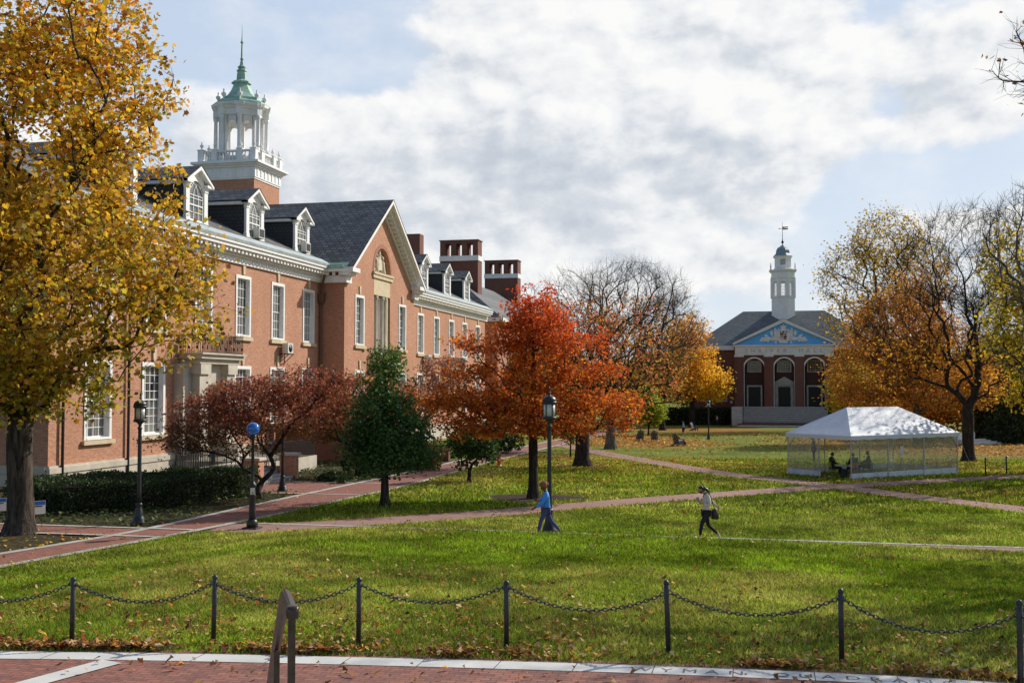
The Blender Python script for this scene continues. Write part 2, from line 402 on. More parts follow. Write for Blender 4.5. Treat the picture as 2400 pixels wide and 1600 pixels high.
_bl = [(GP(*p), rl, rd, s) for p, rl, rd, s in BLOBS]
def litter(x, y):
    x = np.asarray(x, float); y = np.asarray(y, float); c, a = uv_of(x, y); k = np.zeros(x.shape)
    for (bx, by, bz), rl, rd, s in _bl:
        bc, ba = uv_of(bx, by); k = np.maximum(k, s*np.exp(-((a-ba)/rl)**2-((c-bc)/rd)**2))
    return k
def mulch(x, y):
    x = np.asarray(x, float); y = np.asarray(y, float); k = np.zeros(x.shape)
    for (mx, my), r, s in MULCH:
        d = np.hypot(x-mx, y-my)+(fbm(x, y, 1.1, 20)-.5)*1.2*min(r, 1.2); k = np.maximum(k, s*(1-smooth(r*.75, r, d)))
    left = (x < fk_x(y)) & (y < 75)
    k = np.where(left, 0.9, k)
    return k
def onpath(x, y, m=0.0):
    x = np.asarray(x, float); y = np.asarray(y, float)
    p = (pdist(x, y, PB) < HB+m) | (pdist(x, y, PC) < HC+m) | (pdist(x, y, PA) < HA+m)
    p |= (x < nk_x(y)+m) & (x > fk_x(y)-m) & (y < 150)
    p |= (y < band_y(x)+0.42+m) & (x > -17)
    p |= (x < fk_x(y)) & (y > 31.9-m) & (y < 34.1+m)
    return p
# ground sheet: fine near the camera, coarse to the horizon
def axis_grid(segs):
    out = []
    for a, b, s in segs: out += list(np.arange(a, b, s))
    out.append(segs[-1][1]); return np.array(out)
gx = axis_grid([(-1500, -300, 200), (-300, -60, 30), (-60, -24, 3), (-24, 14, 0.4), (14, 60, 2.5), (60, 300, 30), (300, 1500, 200)])
gy = axis_grid([(-1500, -300, 200), (-300, -20, 35), (-20, 10, 3), (10, 60, 0.4), (60, 110, 2), (110, 300, 10), (300, 3000, 150)])
GX, GY = np.meshgrid(gx, gy); GZ = ground(GX, GY)
GZ = np.where(GY > 230, ground(GX, np.full_like(GY, 230.0)), GZ)
nx, ny = len(gx), len(gy)
me = bpy.data.meshes.new('ground')
idx = np.arange(nx*ny).reshape(ny, nx)
fa = np.stack([idx[:-1, :-1], idx[:-1, 1:], idx[1:, 1:], idx[1:, :-1]], -1).reshape(-1, 4)
me.from_pydata(np.stack([GX, GY, GZ], -1).reshape(-1, 3).tolist(), [], fa.tolist())
at = me.attributes.new('Col', 'FLOAT_COLOR', 'POINT')
cc = np.zeros((nx*ny, 4), np.float32); cc[:, 3] = 1; cc[:, 0] = litter(GX, GY).ravel(); cc[:, 1] = mulch(GX, GY).ravel()
at.data.foreach_set('color', cc.ravel()); me.polygons.foreach_set('use_smooth', [True]*len(me.polygons)); me.materials.append(M['ground'])
o = bpy.data.objects.new('ground', me); COL.objects.link(o); tag(o, kind='structure')
def ribbon(left, right, dz, sub=3):
    mb = MB(); n = len(left)
    vs = []
    for l, r in zip(left, right):
        for k in range(sub+1):
            t = k/sub; x = l[0]*(1-t)+r[0]*t; y = l[1]*(1-t)+r[1]*t; vs.append((x, y, float(ground(x, y))+dz))
    fs = [(i*(sub+1)+k, i*(sub+1)+k+1, (i+1)*(sub+1)+k+1, (i+1)*(sub+1)+k) for i in range(n-1) for k in range(sub)]
    return mb.add(vs, fs)
def offs(poly, d):
    out = []
    for i, p in enumerate(poly):
        a = V(*poly[max(i-1, 0)]); b = V(*poly[min(i+1, len(poly)-1)]); t = b-a; t /= np.linalg.norm(t)
        out.append((p[0]+t[1]*d, p[1]-t[0]*d))
    return out
def strip(poly, hw, dz, sub=3): return ribbon(offs(poly, -hw), offs(poly, hw), dz, sub)
def resample(poly, ys): return [(float(np.interp(y, [p[1] for p in poly], [p[0] for p in poly])), y) for y in ys]
ys = list(np.arange(14, 150, 0.7))
tag(ribbon(resample(FK, ys), resample(NK, ys), 0.022).build('brick_walk', M['paver']), kind='structure')
def kerbline(name, poly, hw=0.16, dz=0.034): tag(strip(poly, hw, dz, 1).build(name, M['kerb']), kind='structure')
kerbline('kerb', resample(NK, ys)); kerbline('kerb', resample(FK, ys))
tag(strip(PB, HB, 0.012).build('path', M['path']), kind='structure')
tag(strip(PC, HC, 0.016).build('path', M['path']), kind='structure')
tag(strip(PA, HA, 0.019).build('path', M['path']), kind='structure')
kerbline('kerb', offs(PA, -HA-0.05), 0.13, 0.03)
# the side walk past the tree bed, the entrance pad, and the cross bands in the brick walk
def pad(name, x0, x1, y0, y1, m, dz):
    vs = [(x, y, float(ground(x, y))+dz) for x, y in ((x0, y0), (x1, y0), (x1, y1), (x0, y1))]
    tag(MB().add(vs, [(0, 1, 2, 3)]).build(name, m), kind='structure')
pad('brick_walk', -36, -20.45, 32.15, 33.85, M['paver'], 0.018)
pad('kerb', -36, -18.75, 31.95, 32.2, M['kerb'], 0.040); pad('kerb', -36, -18.6, 33.8, 34.05, M['kerb'], 0.040)
pad('brick_walk', -24.2, -20.05, 46.6, 53.0, M['paver'], 0.018)
pad('kerb', -24.2, -17.2, 46.4, 46.65, M['kerb'], 0.040); pad('kerb', -24.2, -17.2, 52.9, 53.15, M['kerb'], 0.040)
pad('kerb', -21.0, -17.4, 69.6, 69.85, M['kerb'], 0.040); pad('kerb', -21.0, -17.6, 73.2, 73.45, M['kerb'], 0.040)
# foreground brick walk with its inscribed white stone band
xs = list(np.arange(-16, 10.01, 0.4))
bl = [(x, float(band_y(x))) for x in xs]
tag(ribbon([(x, -14.0) for x, y in bl], bl, 0.010, 8).build('brick_walk', M['paver']), kind='structure')
tag(ribbon([(x, y-0.05) for x, y in bl], [(x, y+0.36) for x, y in bl], 0.016, 1).build('stone_band', M['marble']), kind='structure')
M['soldier'] = brickmat('edging_brick', (0.36, 0.165, 0.125), (0.25, 0.125, 0.105), (0.12, 0.08, 0.07), bw=0.11, rh=0.6, ms=0.006, flat=True, bump=0.3)
tag(ribbon([(x, y+0.36) for x, y in bl], [(x, y+0.56) for x, y in bl], 0.013, 1).build('brick_edging', M['soldier']), kind='structure')
p0 = GP(262, 1552); p1 = GP(40, 1612)
tag(strip([(p1[0]-1.2, p1[1]-0.9), p1[:2], p0[:2]], 0.19, 0.022, 1).build('stone_band', M['marble']), kind='structure')
for i in range(-14, 9, 1):        # joints of the white stone
    x = i*1.02-0.42; y = float(band_y(x)); sl = 0.02
    z = float(ground(x, y))+0.0175
    tag(MB().add([(x-.006, y-.05, z), (x+.006, y-.05, z), (x+.006, y+.36, z), (x-.006, y+.36, z)], [(0, 1, 2, 3)]).build('stone_joint', M['black']), kind='structure') if -11 < x < 4 else None
def lettering(text, size, m, name):
    cu = bpy.data.curves.new('letters', 'FONT'); cu.body = text; cu.size = size; cu.resolution_u = 3
    ob = bpy.data.objects.new('letters', cu); COL.objects.link(ob); bpy.context.view_layer.update()
    me = bpy.data.meshes.new_from_object(ob.evaluated_get(bpy.context.evaluated_depsgraph_get()))
    bpy.data.objects.remove(ob); bpy.data.curves.remove(cu); me.materials.clear(); me.materials.append(m); me.name = name
    return me
def letters_at(text, size, m, name, fn, track=1.0):
    """lays letters one by one; fn(s, t) -> point for advance s and height t"""
    mb = MB(); s = 0.0
    for ch in text:
        if ch == ' ': s += size*0.62*track; continue
        me = lettering(ch, size, m, name); co = [v.co.copy() for v in me.vertices]; fs = [tuple(p.vertices) for p in me.polygons]
        w = max(c.x for c in co)
        mb.add([fn(s+c.x, c.y) for c in co], fs); s += w+size*0.26*track; bpy.data.meshes.remove(me)
    return mb
def on_band(s, t):
    x = -1.74+s; y = float(band_y(x)); return (x, y+0.055+t, float(ground(x, y))+0.019)
inscr = letters_at('WYMAN QUADRANGLE', 0.27, M['black'], 'inscription', on_band, 1.55)
M['cut_letters'] = simple('cut_letters', (.13, .125, .12), .8, .2)
tag(inscr.build('inscription', M['cut_letters']), kind='structure')
# terrace steps under the viewpoint (below the frame)
st = MB()
for k in range(12):
    c0 = 3.0+0.34*k; z = 3.15-0.17*k
    if z < 1.15: break
    q = [W(c0, -4), W(c0, 4), W(c0+0.34, 4), W(c0+0.34, -4)]
    st.add([(x, y, 0.9) for x, y in q]+[(x, y, z) for x, y in q], [(4, 5, 6, 7), (0, 1, 5, 4), (1, 2, 6, 5), (2, 3, 7, 6), (3, 0, 4, 7)])
q = [W(-4, -4), W(-4, 4), W(3.0, 4), W(3.0, -4)]
st.add([(x, y, 0.9) for x, y in q]+[(x, y, 3.15) for x, y in q], [(4, 5, 6, 7), (0, 1, 5, 4), (1, 2, 6, 5), (2, 3, 7, 6), (3, 0, 4, 7)])
tag(st.build('terrace_steps', M['grey_stone']), kind='structure')
# ---- grass blades on the near lawns
def sample_lawn(n, c0, c1, power):
    u = rng.random(n); c = (c0**power+(c1**power-c0**power)*u)**(1/power)
    a = (rng.random(n)-0.5)*2*(0.475*c+3.4); x, y = a*CT-c*ST, c*CT+a*ST
    return x, y, c
def grass(n, c0, c1, power, hs, ws):
    x, y, c = sample_lawn(n, c0, c1, power)
    ok = ~onpath(x, y, -0.03) & (x > nk_x(y)); mu = mulch(x, y); ok &= mu < rng.random(len(x))*0.8
    x, y, c = x[ok], y[ok], c[ok]; m = len(x); z = ground(x, y)
    big = fbm(x, y, 5.5, 3); sm = fbm(x, y, 0.9, 8)
    edge = smooth(0.0, 0.3, pdist(x, y, PA)-HA)*0+1
    h = hs*(0.55+0.9*rng.random(m))*(0.75+0.7*sm); w = ws*(0.7+0.6*rng.random(m))
    th = rng.random(m)*2*pi; ln = h*(0.25+0.75*rng.random(m)); la = rng.random(m)*2*pi
    bx, by = np.cos(th)*w/2, np.sin(th)*w/2
    vs = np.empty((m, 3, 3)); vs[:, 0] = np.stack([x-bx, y-by, z], -1); vs[:, 1] = np.stack([x+bx, y+by, z], -1)
    vs[:, 2] = np.stack([x+np.cos(la)*ln, y+np.sin(la)*ln, z+h], -1)
    dry = np.clip((big-0.46)*2.4+(sm-0.5)*0.9+rng.normal(0, .16, m), 0, 1)[:, None]
    g = V(0.30, 0.43, 0.024)*(1-dry)+V(0.66, 0.60, 0.13)*dry
    g = g*(0.22+1.25*rng.random(m)**1.3)[:, None]*(0.22+1.3*fbm(x, y, 1.5, 12))[:, None]*(.55+.8*fbm(x, y, .33, 15))[:, None]
    return vs.reshape(-1, 3), g
parts = [grass(420000, 13.5, 27, 1.5, 0.056, 0.013), grass(310000, 25, 44, 1.4, 0.070, 0.024), grass(165000, 42, 80, 1.2, 0.10, 0.06)]
o = raw_mesh('grass', np.concatenate([p[0] for p in parts]), 3, M['grass_blade'], np.clip(np.concatenate([p[1] for p in parts]), 0, .8))
tag(o, 'mown green lawn grass with dry yellowish patches', 'grass', kind='stuff')
# ---- fallen leaves
LPAL = np.array([(0.36, 0.15, 0.04), (0.42, 0.22, 0.08), (0.56, 0.38, 0.19), (0.16, 0.065, 0.025), (0.50, 0.30, 0.03), (0.42, 0.13, 0.02)])
def leafbits(x, y, size, flat=0.35, pal=LPAL, pw=(.22, .20, .17, .25, .08, .08), dz=0.03):
    m = len(x); z = ground(x, y)+dz*(0.4+1.2*rng.random(m)); th = rng.random(m)*2*pi
    s = size*(0.55+0.9*rng.random(m)); tilt = rng.normal(0, flat, m); roll = rng.normal(0, flat, m); curl = rng.normal(0.25, 0.22, m)*s
    ux = np.stack([np.cos(th), np.sin(th), tilt], -1); vx = np.stack([-np.sin(th), np.cos(th), roll], -1); P = np.stack([x, y, z], -1)
    up = V(0, 0, 1)
    pts = [(-.55, 0), (-.12, -.42), (.05, -.24), (.55, -.12), (.55, .10), (.08, .25), (-.10, .44)]
    vs = np.empty((m, len(pts), 3))
    for k, (a, b) in enumerate(pts): vs[:, k] = P+ux*(a*s)[:, None]+vx*(b*s)[:, None]+up*(np.abs(b)*curl*1.6+0.004)[:, None]
    ci = rng.choice(len(pal), m, p=pw); col = np.array(pal)[ci]*(0.6+0.75*rng.random(m))[:, None]
    return vs.reshape(-1, 3), col, len(pts)
LX, LY, LS = [], [], []
# drift against the white band and the nearer lawn (denser on the left and close to the posts)
x = rng.uniform(-11.5, 5.5, 9000); y = band_y(x)+0.48+np.abs(rng.gamma(1.1, 0.13, 9000)); k = (rng.random(9000) < (0.06+0.8*smooth(.40, .66, fbm(x, y, 1.3, 31)))*np.interp(x, [-11, -4, 1, 5], [1, .9, .62, .5])); LX.append(x[k]); LY.append(y[k]); LS.append(np.full(k.sum(), .075))
x, y, c = sample_lawn(50000, 14.5, 34, 1.0); cc_, aa_ = uv_of(x, y)
dens = np.exp(-np.clip(c-15.4, 0, 50)/3.4)*(1.35-0.07*(aa_+7))*.9*(0.15+1.4*smooth(.38, .66, fbm(x, y, 1.3, 33)))+0.055
k = (rng.random(len(x)) < dens*0.8) & ~onpath(x, y); LX.append(x[k]); LY.append(y[k]); LS.append(np.full(k.sum(), .066))
x = rng.uniform(-11, 4, 130); y = band_y(x)-rng.gamma(1.5, 0.35, 130); LX.append(x); LY.append(y); LS.append(np.full(130, .07))
XX, YY, SS = map(np.concatenate, (LX, LY, LS))
v1, c1, npt = leafbits(XX, YY, SS, 0.4, dz=0.045)
o = raw_mesh('fallen_leaves', v1, npt, M['litter'], c1)
tag(o, 'curled tan and brown leaves drifted along the near white stone band and front lawn', 'fallen leaves', kind='stuff')
LX, LY, LS = [], [], []
x, y, c = sample_lawn(88000, 30, 135, 1.0); l = litter(x, y)
k = (rng.random(len(x)) < np.clip(l*0.95*(0.4+fbm(x, y, 3, 40)), 0, 1)+0.075) & ~onpath(x, y, -0.1) & (x > nk_x(y)); LX.append(x[k]); LY.append(y[k]); LS.append(0.075+0.0016*np.clip(c[k]-30, 0, 100))
x = rng.uniform(-36, -18, 9000); y = rng.uniform(22, 72, 9000); d = np.hypot(x+22.5, y-29)
k = rng.random(9000) < np.where(x < fk_x(y), np.where(y < 33, .9*np.exp(-(d/5.5)**2)+.25*np.exp(-((x-fk_x(y))/.5)**2), .16*np.exp(-((x-fk_x(y))/1.2)**2)+.03), .05+.07*np.exp(-(d/6)**2))
LX.append(x[k]); LY.append(y[k]); LS.append(np.full(k.sum(), .10))
for pl in (PB, PC):
    pp = np.array(pl); i = rng.integers(0, len(pp), 900); sd = rng.choice([-1, 1], 900); x = pp[i, 0]+sd*(0.9+rng.normal(0, .22, 900))*.75+rng.normal(0, .3, 900); y = pp[i, 1]-sd*.75+rng.normal(0, .3, 900)
    LX.append(x); LY.append(y); LS.append(np.full(900, .08))
XX, YY, SS = map(np.concatenate, (LX, LY, LS))
YPAL = np.array([(0.52, 0.30, 0.035), (0.42, 0.17, 0.025), (0.60, 0.42, 0.09), (0.26, 0.10, 0.025), (0.50, 0.36, 0.18), (0.42, 0.12, 0.02)])
v1, c1, npt = leafbits(XX, YY, SS, 0.3, pal=YPAL, pw=(.28, .22, .18, .14, .12, .06), dz=0.035)
o = raw_mesh('fallen_leaves', v1, npt, M['litter'], c1)
tag(o, 'yellow and orange leaves scattered over the farther lawns and tree beds', 'fallen leaves', kind='stuff')
# ------------------------------------------------------------------ the long brick hall on the left
FX = -32.5                      # main facade plane (faces +X)
def gz(x, y): return float(ground(x, y))
hall = empty('brick_hall', (FX, 86.4, 0), label='long red brick hall with slate roof, dormers, pedimented gable and white cupola', cat='building')
def wall_x(mb, x, y0, y1, z0, z1, holes):
    """sheet at x spanning y0..y1, z0..z1 with rectangular holes (ya,yb,za,zb)"""
    ysv = sorted({y0, y1, *[h[0] for h in holes], *[h[1] for h in holes]}); zsv = sorted({z0, z1, *[h[2] for h in holes], *[h[3] for h in holes]})
    for a, b in zip(ysv[:-1], ysv[1:]):
        for c, d in zip(zsv[:-1], zsv[1:]):
            my, mz = (a+b)/2, (c+d)/2
            if any(h[0] < my < h[1] and h[2] < mz < h[3] for h in holes): continue
            mb.quad((x, a, c), (x, b, c), (x, b, d), (x, a, d))
    for h in holes:             # reveals
        r = 0.30
        mb.quad((x, h[0], h[2]), (x-r, h[0], h[2]), (x-r, h[0], h[3]), (x, h[0], h[3])); mb.quad((x, h[1], h[2]), (x-r, h[1], h[2]), (x-r, h[1], h[3]), (x, h[1], h[3]))
        mb.quad((x, h[0], h[3]), (x-r, h[0], h[3]), (x-r, h[1], h[3]), (x, h[1], h[3])); mb.quad((x, h[0], h[2]), (x-r, h[0], h[2]), (x-r, h[1], h[2]), (x, h[1], h[2]))
_win_cache = {}
def window(x, yc, z0, w, h, cols=4, rows=6, parent=hall, key=True):
    """sash window standing in the plane x facing +X: window > pane"""
    kk = (round(w, 2), round(h, 2), cols, rows, round(z0, 2) if False else 0)
    m = MB(); fw = 0.20; y0, y1 = -w/2, w/2
    m.box(-.30, .05, y0, y0+fw, 0, h); m.box(-.30, .05, y1-fw, y1, 0, h); m.box(-.30, .052, y0+fw, y1-fw, h-fw, h); m.box(-.30, .07, y0+fw, y1-fw, 0, .11)
    iy0, iy1, iz0, iz1 = y0+fw, y1-fw, .11, h-fw
    half = rows//2; zm = iz0+(iz1-iz0)*(half/rows)
    for sa, sb, xo in ((iz0, zm+.03, -.235), (zm-.03, iz1, -.205)):
        m.box(xo-.03, xo, iy0, iy0+.055, sa, sb); m.box(xo-.03, xo, iy1-.055, iy1, sa, sb); m.box(xo-.03, xo+.002, iy0+.055, iy1-.055, sa, sa+.06); m.box(xo-.03, xo+.002, iy0+.055, iy1-.055, sb-.06, sb)
        r = half if sa == iz0 else rows-half
        for k in range(1, cols):
            y = iy0+.055+(iy1-iy0-.11)*k/cols; m.box(xo-.025, xo-.004, y-.018, y+.018, sa+.06, sb-.06)
        for k in range(1, r):
            z = sa+.06+(sb-sa-.12)*k/r; m.box(xo-.026, xo-.006, iy0+.055, iy1-.055, z-.018, z+.018)
    if kk in _win_cache:
        wo, po = _win_cache[kk]; o = wo.copy(); COL.objects.link(o); o.location = (x-parent.location[0], yc-parent.location[1], z0-parent.location[2]); o.parent = parent
        p = po.copy(); COL.objects.link(p); p.parent = o; return o
    o = m.build('window', M['white']); o.parent = parent; o.location = (x-parent.location[0], yc-parent.location[1], z0-parent.location[2])
    p = MB().box(-.285, -.262, iy0+.01, iy1-.01, iz0+.01, iz1-.01).build('pane', M['glass']); p.parent = o
    _win_cache[kk] = (o, p); return o
def keystone(mb, x, yc, z, h=.62, w0=.24, w1=.36, d=.09):
    mb.prism([(yc-w0/2, z), (yc+w0/2, z), (yc+w1/2, z+h), (yc-w1/2, z+h)], x+.002, x+d, 'x')
# -- openings
Y0, Y1, GA, GB, GXP = 45.7, 128.6, 78.1, 95.0, -30.6
W2 = dict(z0=7.98, w=2.1, h=3.9)
up_near = [60.2, 65.35, 70.55, 75.8]; up_far = [103.0, 108.4, 113.9, 119.3, 125.1]
BIG = dict(z0=2.15, w=2.35, h=3.95)
low_near = [49.6, 54.75, 65.35, 70.55, 75.8]; low_far = [103.0, 108.4, 113.9, 119.3, 125.1]
def sill_at(x, y, hw, z0, z1, d=.16): MB().box(x+.002, x+d, y-hw, y+hw, z0, z1).build('window_sill', M['stone_warm'], hall)
def key_at(x, y, z, h=.62): 
    mb = MB(); keystone(mb, x, y, z, h); mb.build('keystone', M['stone_warm'], hall)
holes = []
for y in up_near+up_far: holes.append((y-1.05, y+1.05, 7.98, 11.88))
for y in [54.9]: holes.append((y-1.05, y+1.05, 7.98, 11.88))
for y in [49.7]: holes.append((y-1.05, y+1.05, 7.98, 11.88))
for y in low_near+low_far: holes.append((y-1.175, y+1.175, 2.15, 6.1))
wm = MB()
ZE = 13.05
wall_x(wm, FX, Y0, GA, 1.05, ZE, [h for h in holes if h[0] < GA]); wall_x(wm, FX, GB, Y1, 1.05, ZE, [h for h in holes if h[0] > GB])
wm.quad((FX, Y0, 1.05), (FX-22, Y0, 1.05), (FX-22, Y0, ZE+.6), (FX, Y0, ZE)); wm.quad((FX, Y1, -1), (FX-22, Y1, -1), (FX-22, Y1, ZE), (FX, Y1, ZE))
wm.quad((FX-22, Y0, -1), (FX-22, Y1, -1), (FX-22, Y1, ZE), (FX-22, Y0, ZE))
wm.box(FX-22, FX+.06, Y0-.06, Y0+2, -1, .12)      # brick footing
wm.box(FX-1, FX+.06, Y0+2, Y1, -1.5, .12)
wm.build('wall', M['brick'], hall)
for y in up_near+up_far+[54.9, 49.7]: window(FX, y, **W2)
for y in low_near+low_far: window(FX, y, **BIG, rows=8)
for y in up_near+up_far+[54.9, 49.7]:
    sill_at(FX, y, 1.2, 7.72, 7.95); key_at(FX, y, 11.95)
for y in low_near+low_far: sill_at(FX, y, 1.35, 1.92, 2.12, .18); key_at(FX, y, 6.17, .7)
# -- stone water table
wt = MB()
wt.box(FX-.05, FX+.10, Y0-.02, GA-.2, .12, .72); wt.box(FX-.05, FX+.16, Y0-.08, GA-.2, .72, .98); wt.box(FX-.05, FX+.07, Y0+.01, GA-.2, .98, 1.08)
wt.box(FX-.05, FX+.10, GB+.2, Y1, -.6, .72); wt.box(FX-.05, FX+.16, GB+.2, Y1, .72, .98)
wt.box(FX-22, FX-.05, Y0-.10, Y0+.05, .12, .72); wt.box(FX-22, FX-.05, Y0-.16, Y0+.05, .72, .98); wt.box(FX-22, FX-.05, Y0-.07, Y0+.05, .98, 1.08)
wt.box(GXP-1.9, GXP+.10, GA-.10, GB+.10, -.6, .72); wt.box(GXP-1.9, GXP+.16, GA-.16, GB+.16, .72, 1.0)
wt.build('stone_base', M['stone'], hall)
# -- cornice of the two wings: fascia, modillions, dentils, copper gutter
def cornice(mb, dent, gut, x, y0, y1):
    mb.box(x+.002, x+.14, y0, y1, 12.55, 12.95); mb.box(x+.002, x+.22, y0, y1, 12.97, 13.12)
    mb.box(x+.002, x+.34, y0, y1, 13.24, 13.36); mb.box(x+.002, x+.78, y0-.1*0, y1, 13.36, 13.58); mb.box(x+.002, x+.88, y0, y1, 13.58, 13.72)
    n = int((y1-y0)/.52)
    for k in range(n):
        y = y0+.1+k*(y1-y0-.2)/n; dent.box(x+.10, x+.66, y, y+.24, 13.12, 13.355)
    n = int((y1-y0)/.26)
    for k in range(n):
        y = y0+.05+k*(y1-y0-.1)/n; dent.box(x+.10, x+.21, y, y+.13, 12.72, 12.945)
    gut.prism([(x+.88, 13.72), (x+.94, 13.82), (x+.92, 13.95), (x+.30, 14.22), (x-.1, 14.22), (x-.1, 13.72)], y0, y1, 'y') if False else gut.add(
        [(x+.90, y, 13.722) for y in (y0, y1)]+[(x+.95, y, 13.90) for y in (y0, y1)]+[(x+.12, y, 14.36) for y in (y0, y1)], [(0, 1, 3, 2), (2, 3, 5, 4)])
cm, gm = MB(), MB()
for ya_, yb_ in ((Y0-.8, GA-.05), (GB+.05, Y1+.6)):
    dm = MB(); cornice(cm, dm, gm, FX, ya_, yb_); dm.build('modillion_course', M['white'], hall)
dm = MB()
# cornice return along the near end wall
cm.box(FX-22, FX, Y0-.80, Y0-.002, 13.36, 13.70); cm.box(FX-22, FX, Y0-.2, Y0-.002, 12.6, 13.30)
cm.build('cornice', M['white'], hall)
# -- main roof (slopes up from the eaves to a flat deck)
rf = MB()
def roofquad(mb, y0, y1, xa=FX+.75, za=13.9, xb=FX-9.2, zb=18.95): mb.quad((xa, y0, za), (xa, y1, za), (xb, y1, zb), (xb, y0, zb))
roofquad(rf, Y0-.4, Y1+.3)
rf.build('roof', M['slate_x'], hall)
dk = MB(); dk.box(FX-15, FX-9.15, Y0+.2, Y1-.2, 18.6, 18.96); dk.quad((FX-15, Y0, 18.96), (FX-15, Y1, 18.96), (FX-23, Y1, 13.9), (FX-23, Y0, 13.9))
for ya, yb in ((Y0-.3, Y0+.1), (Y1, Y1+.25)): dk.prism([(FX+.5, 13.72), (FX-9.2, 18.85), (FX-15, 18.85), (FX-22.8, 13.72)], ya, yb, 'y')
dk.build('roof_deck', M['deck'], hall)
# -- projecting gable
GC = (GA+GB)/2; AP = 20.0; EZ = 13.6; SL = (AP-EZ)/((GB-GA)/2+.55)
def gz_at(y): return AP-abs(y-GC)*SL
gw = MB()
# front face as columns of strips so that the openings can be cut: three windows + a recessed arched bay
GWS = [81.3, 91.7]; AC_, AW = 86.55, 1.98; AZ = 14.1     # arch centre, half width, spring height
gh = [(y-1.0, y+1.0, 7.98, 11.88) for y in GWS]+[(y-1.1, y+1.1, 2.2, 6.05) for y in GWS]+[(AC_-AW, AC_+AW, 7.0, AZ)]
ysv = sorted({GA, GB, GC, *[h[0] for h in gh], *[h[1] for h in gh], *[AC_+AW*cos(pi*k/16) for k in range(17)]})
for a, b in zip(ysv[:-1], ysv[1:]):
    m_ = (a+b)/2; lo = 1.0
    cuts = sorted([(h[2], h[3]) for h in gh if h[0] < m_ < h[1]])
    def ztop(y): return gz_at(y)-.1
    inarch = abs(m_-AC_) < AW
    segs = []; z = lo
    for c, d in cuts: segs.append((z, c)); z = d
    for c, d in segs: gw.quad((GXP, a, c), (GXP, b, c), (GXP, b, d), (GXP, a, d))
    if inarch:
        za = AZ+sqrt(max(0, AW**2-(a-AC_)**2))*1.02; zb = AZ+sqrt(max(0, AW**2-(b-AC_)**2))*1.02
        gw.quad((GXP, a, za), (GXP, b, zb), (GXP, b, ztop(b)), (GXP, a, ztop(a)))
        gw.quad((GXP, a, za), (GXP, b, zb), (GXP-.55, b, zb), (GXP-.55, a, za))
    else: gw.quad((GXP, a, z), (GXP, b, z), (GXP, b, ztop(b)), (GXP, a, ztop(a)))
for h in gh:
    r = .30 if h[3] < 13 else .55
    for yy in (h[0], h[1]): gw.quad((GXP, yy, h[2]), (GXP-r, yy, h[2]), (GXP-r, yy, h[3]), (GXP, yy, h[3]))
    if h[3] < 13: gw.quad((GXP, h[0], h[3]), (GXP-r, h[0], h[3]), (GXP-r, h[1], h[3]), (GXP, h[1], h[3]))
    gw.quad((GXP, h[0], h[2]), (GXP-r, h[0], h[2]), (GXP-r, h[1], h[2]), (GXP, h[1], h[2]))
for yy in (GA, GB): gw.quad((GXP, yy, -1), (FX-.2, yy, -1), (FX-.2, yy, EZ), (GXP, yy, EZ))
gw.quad((GXP, GA, -1), (GXP, GB, -1), (GXP, GB, 1.0), (GXP, GA, 1.0))
gw.quad((GXP-.55, AC_-AW, 7), (GXP-.55, AC_+AW, 7), (GXP-.55, AC_+AW, 17), (GXP-.55, AC_-AW, 17))
gw.build('gable_wall', M['brick'], hall)
ar = MB()               # rowlock ring of the arch
N = 20
for k in range(N):
    t0, t1 = pi*k/N, pi*(k+1)/N
    pts = [(AC_+r*cos(t), AZ+r*sin(t)*1.02) for r, t in ((AW+.01, t0), (AW+.34, t0), (AW+.34, t1), (AW+.01, t1))]
    ar.prism(pts, GXP+.001, GXP+.03, 'x')
ar.build('brick_arch', M['brick_soldier'], hall)
for y in GWS: window(GXP, y, 7.98, 2.0, 3.9, 3, 6); window(GXP, y, 2.2, 2.2, 3.85, 4, 8)
for y in GWS: sill_at(GXP, y, 1.15, 7.72, 7.95); key_at(GXP, y, 11.95); key_at(GXP, y, 6.15, .65)
# raking cornice with modillions
rk = MB()
def rake(y0, y1, off0, off1, x0, x1, mb):
    def P(y, o): return (y, gz_at(y)+o)
    mb.prism([P(y0, off0), P(y1, off0), P(y1, off1), P(y0, off1)], x0, x1, 'x')
for ya, yb in ((GA-.75, GC), (GC, GB+.75)):
    rake(ya, yb, -.18, .16, GXP+.002, GXP+.95, rk); rake(ya, yb, -.40, -.19, GXP+.002, GXP+.62, rk)
    rake(ya+.3 if ya < GC else ya, yb if yb > GC+1 and False else yb, -.98, -.72, GXP+.003, GXP+.14, rk)
for s in (-1, 1):
    n = 20
    dm = MB()
    for k in range(n):
        y = GC+s*(.25+(GB-GC+.35)*k/n); yy = y+s*.26
        a, b = min(y, yy), max(y, yy)
        rake(a, b, -.71, -.41, GXP+.10, GXP+.60, dm)
    dm.build('modillion_course', M['white'], hall)
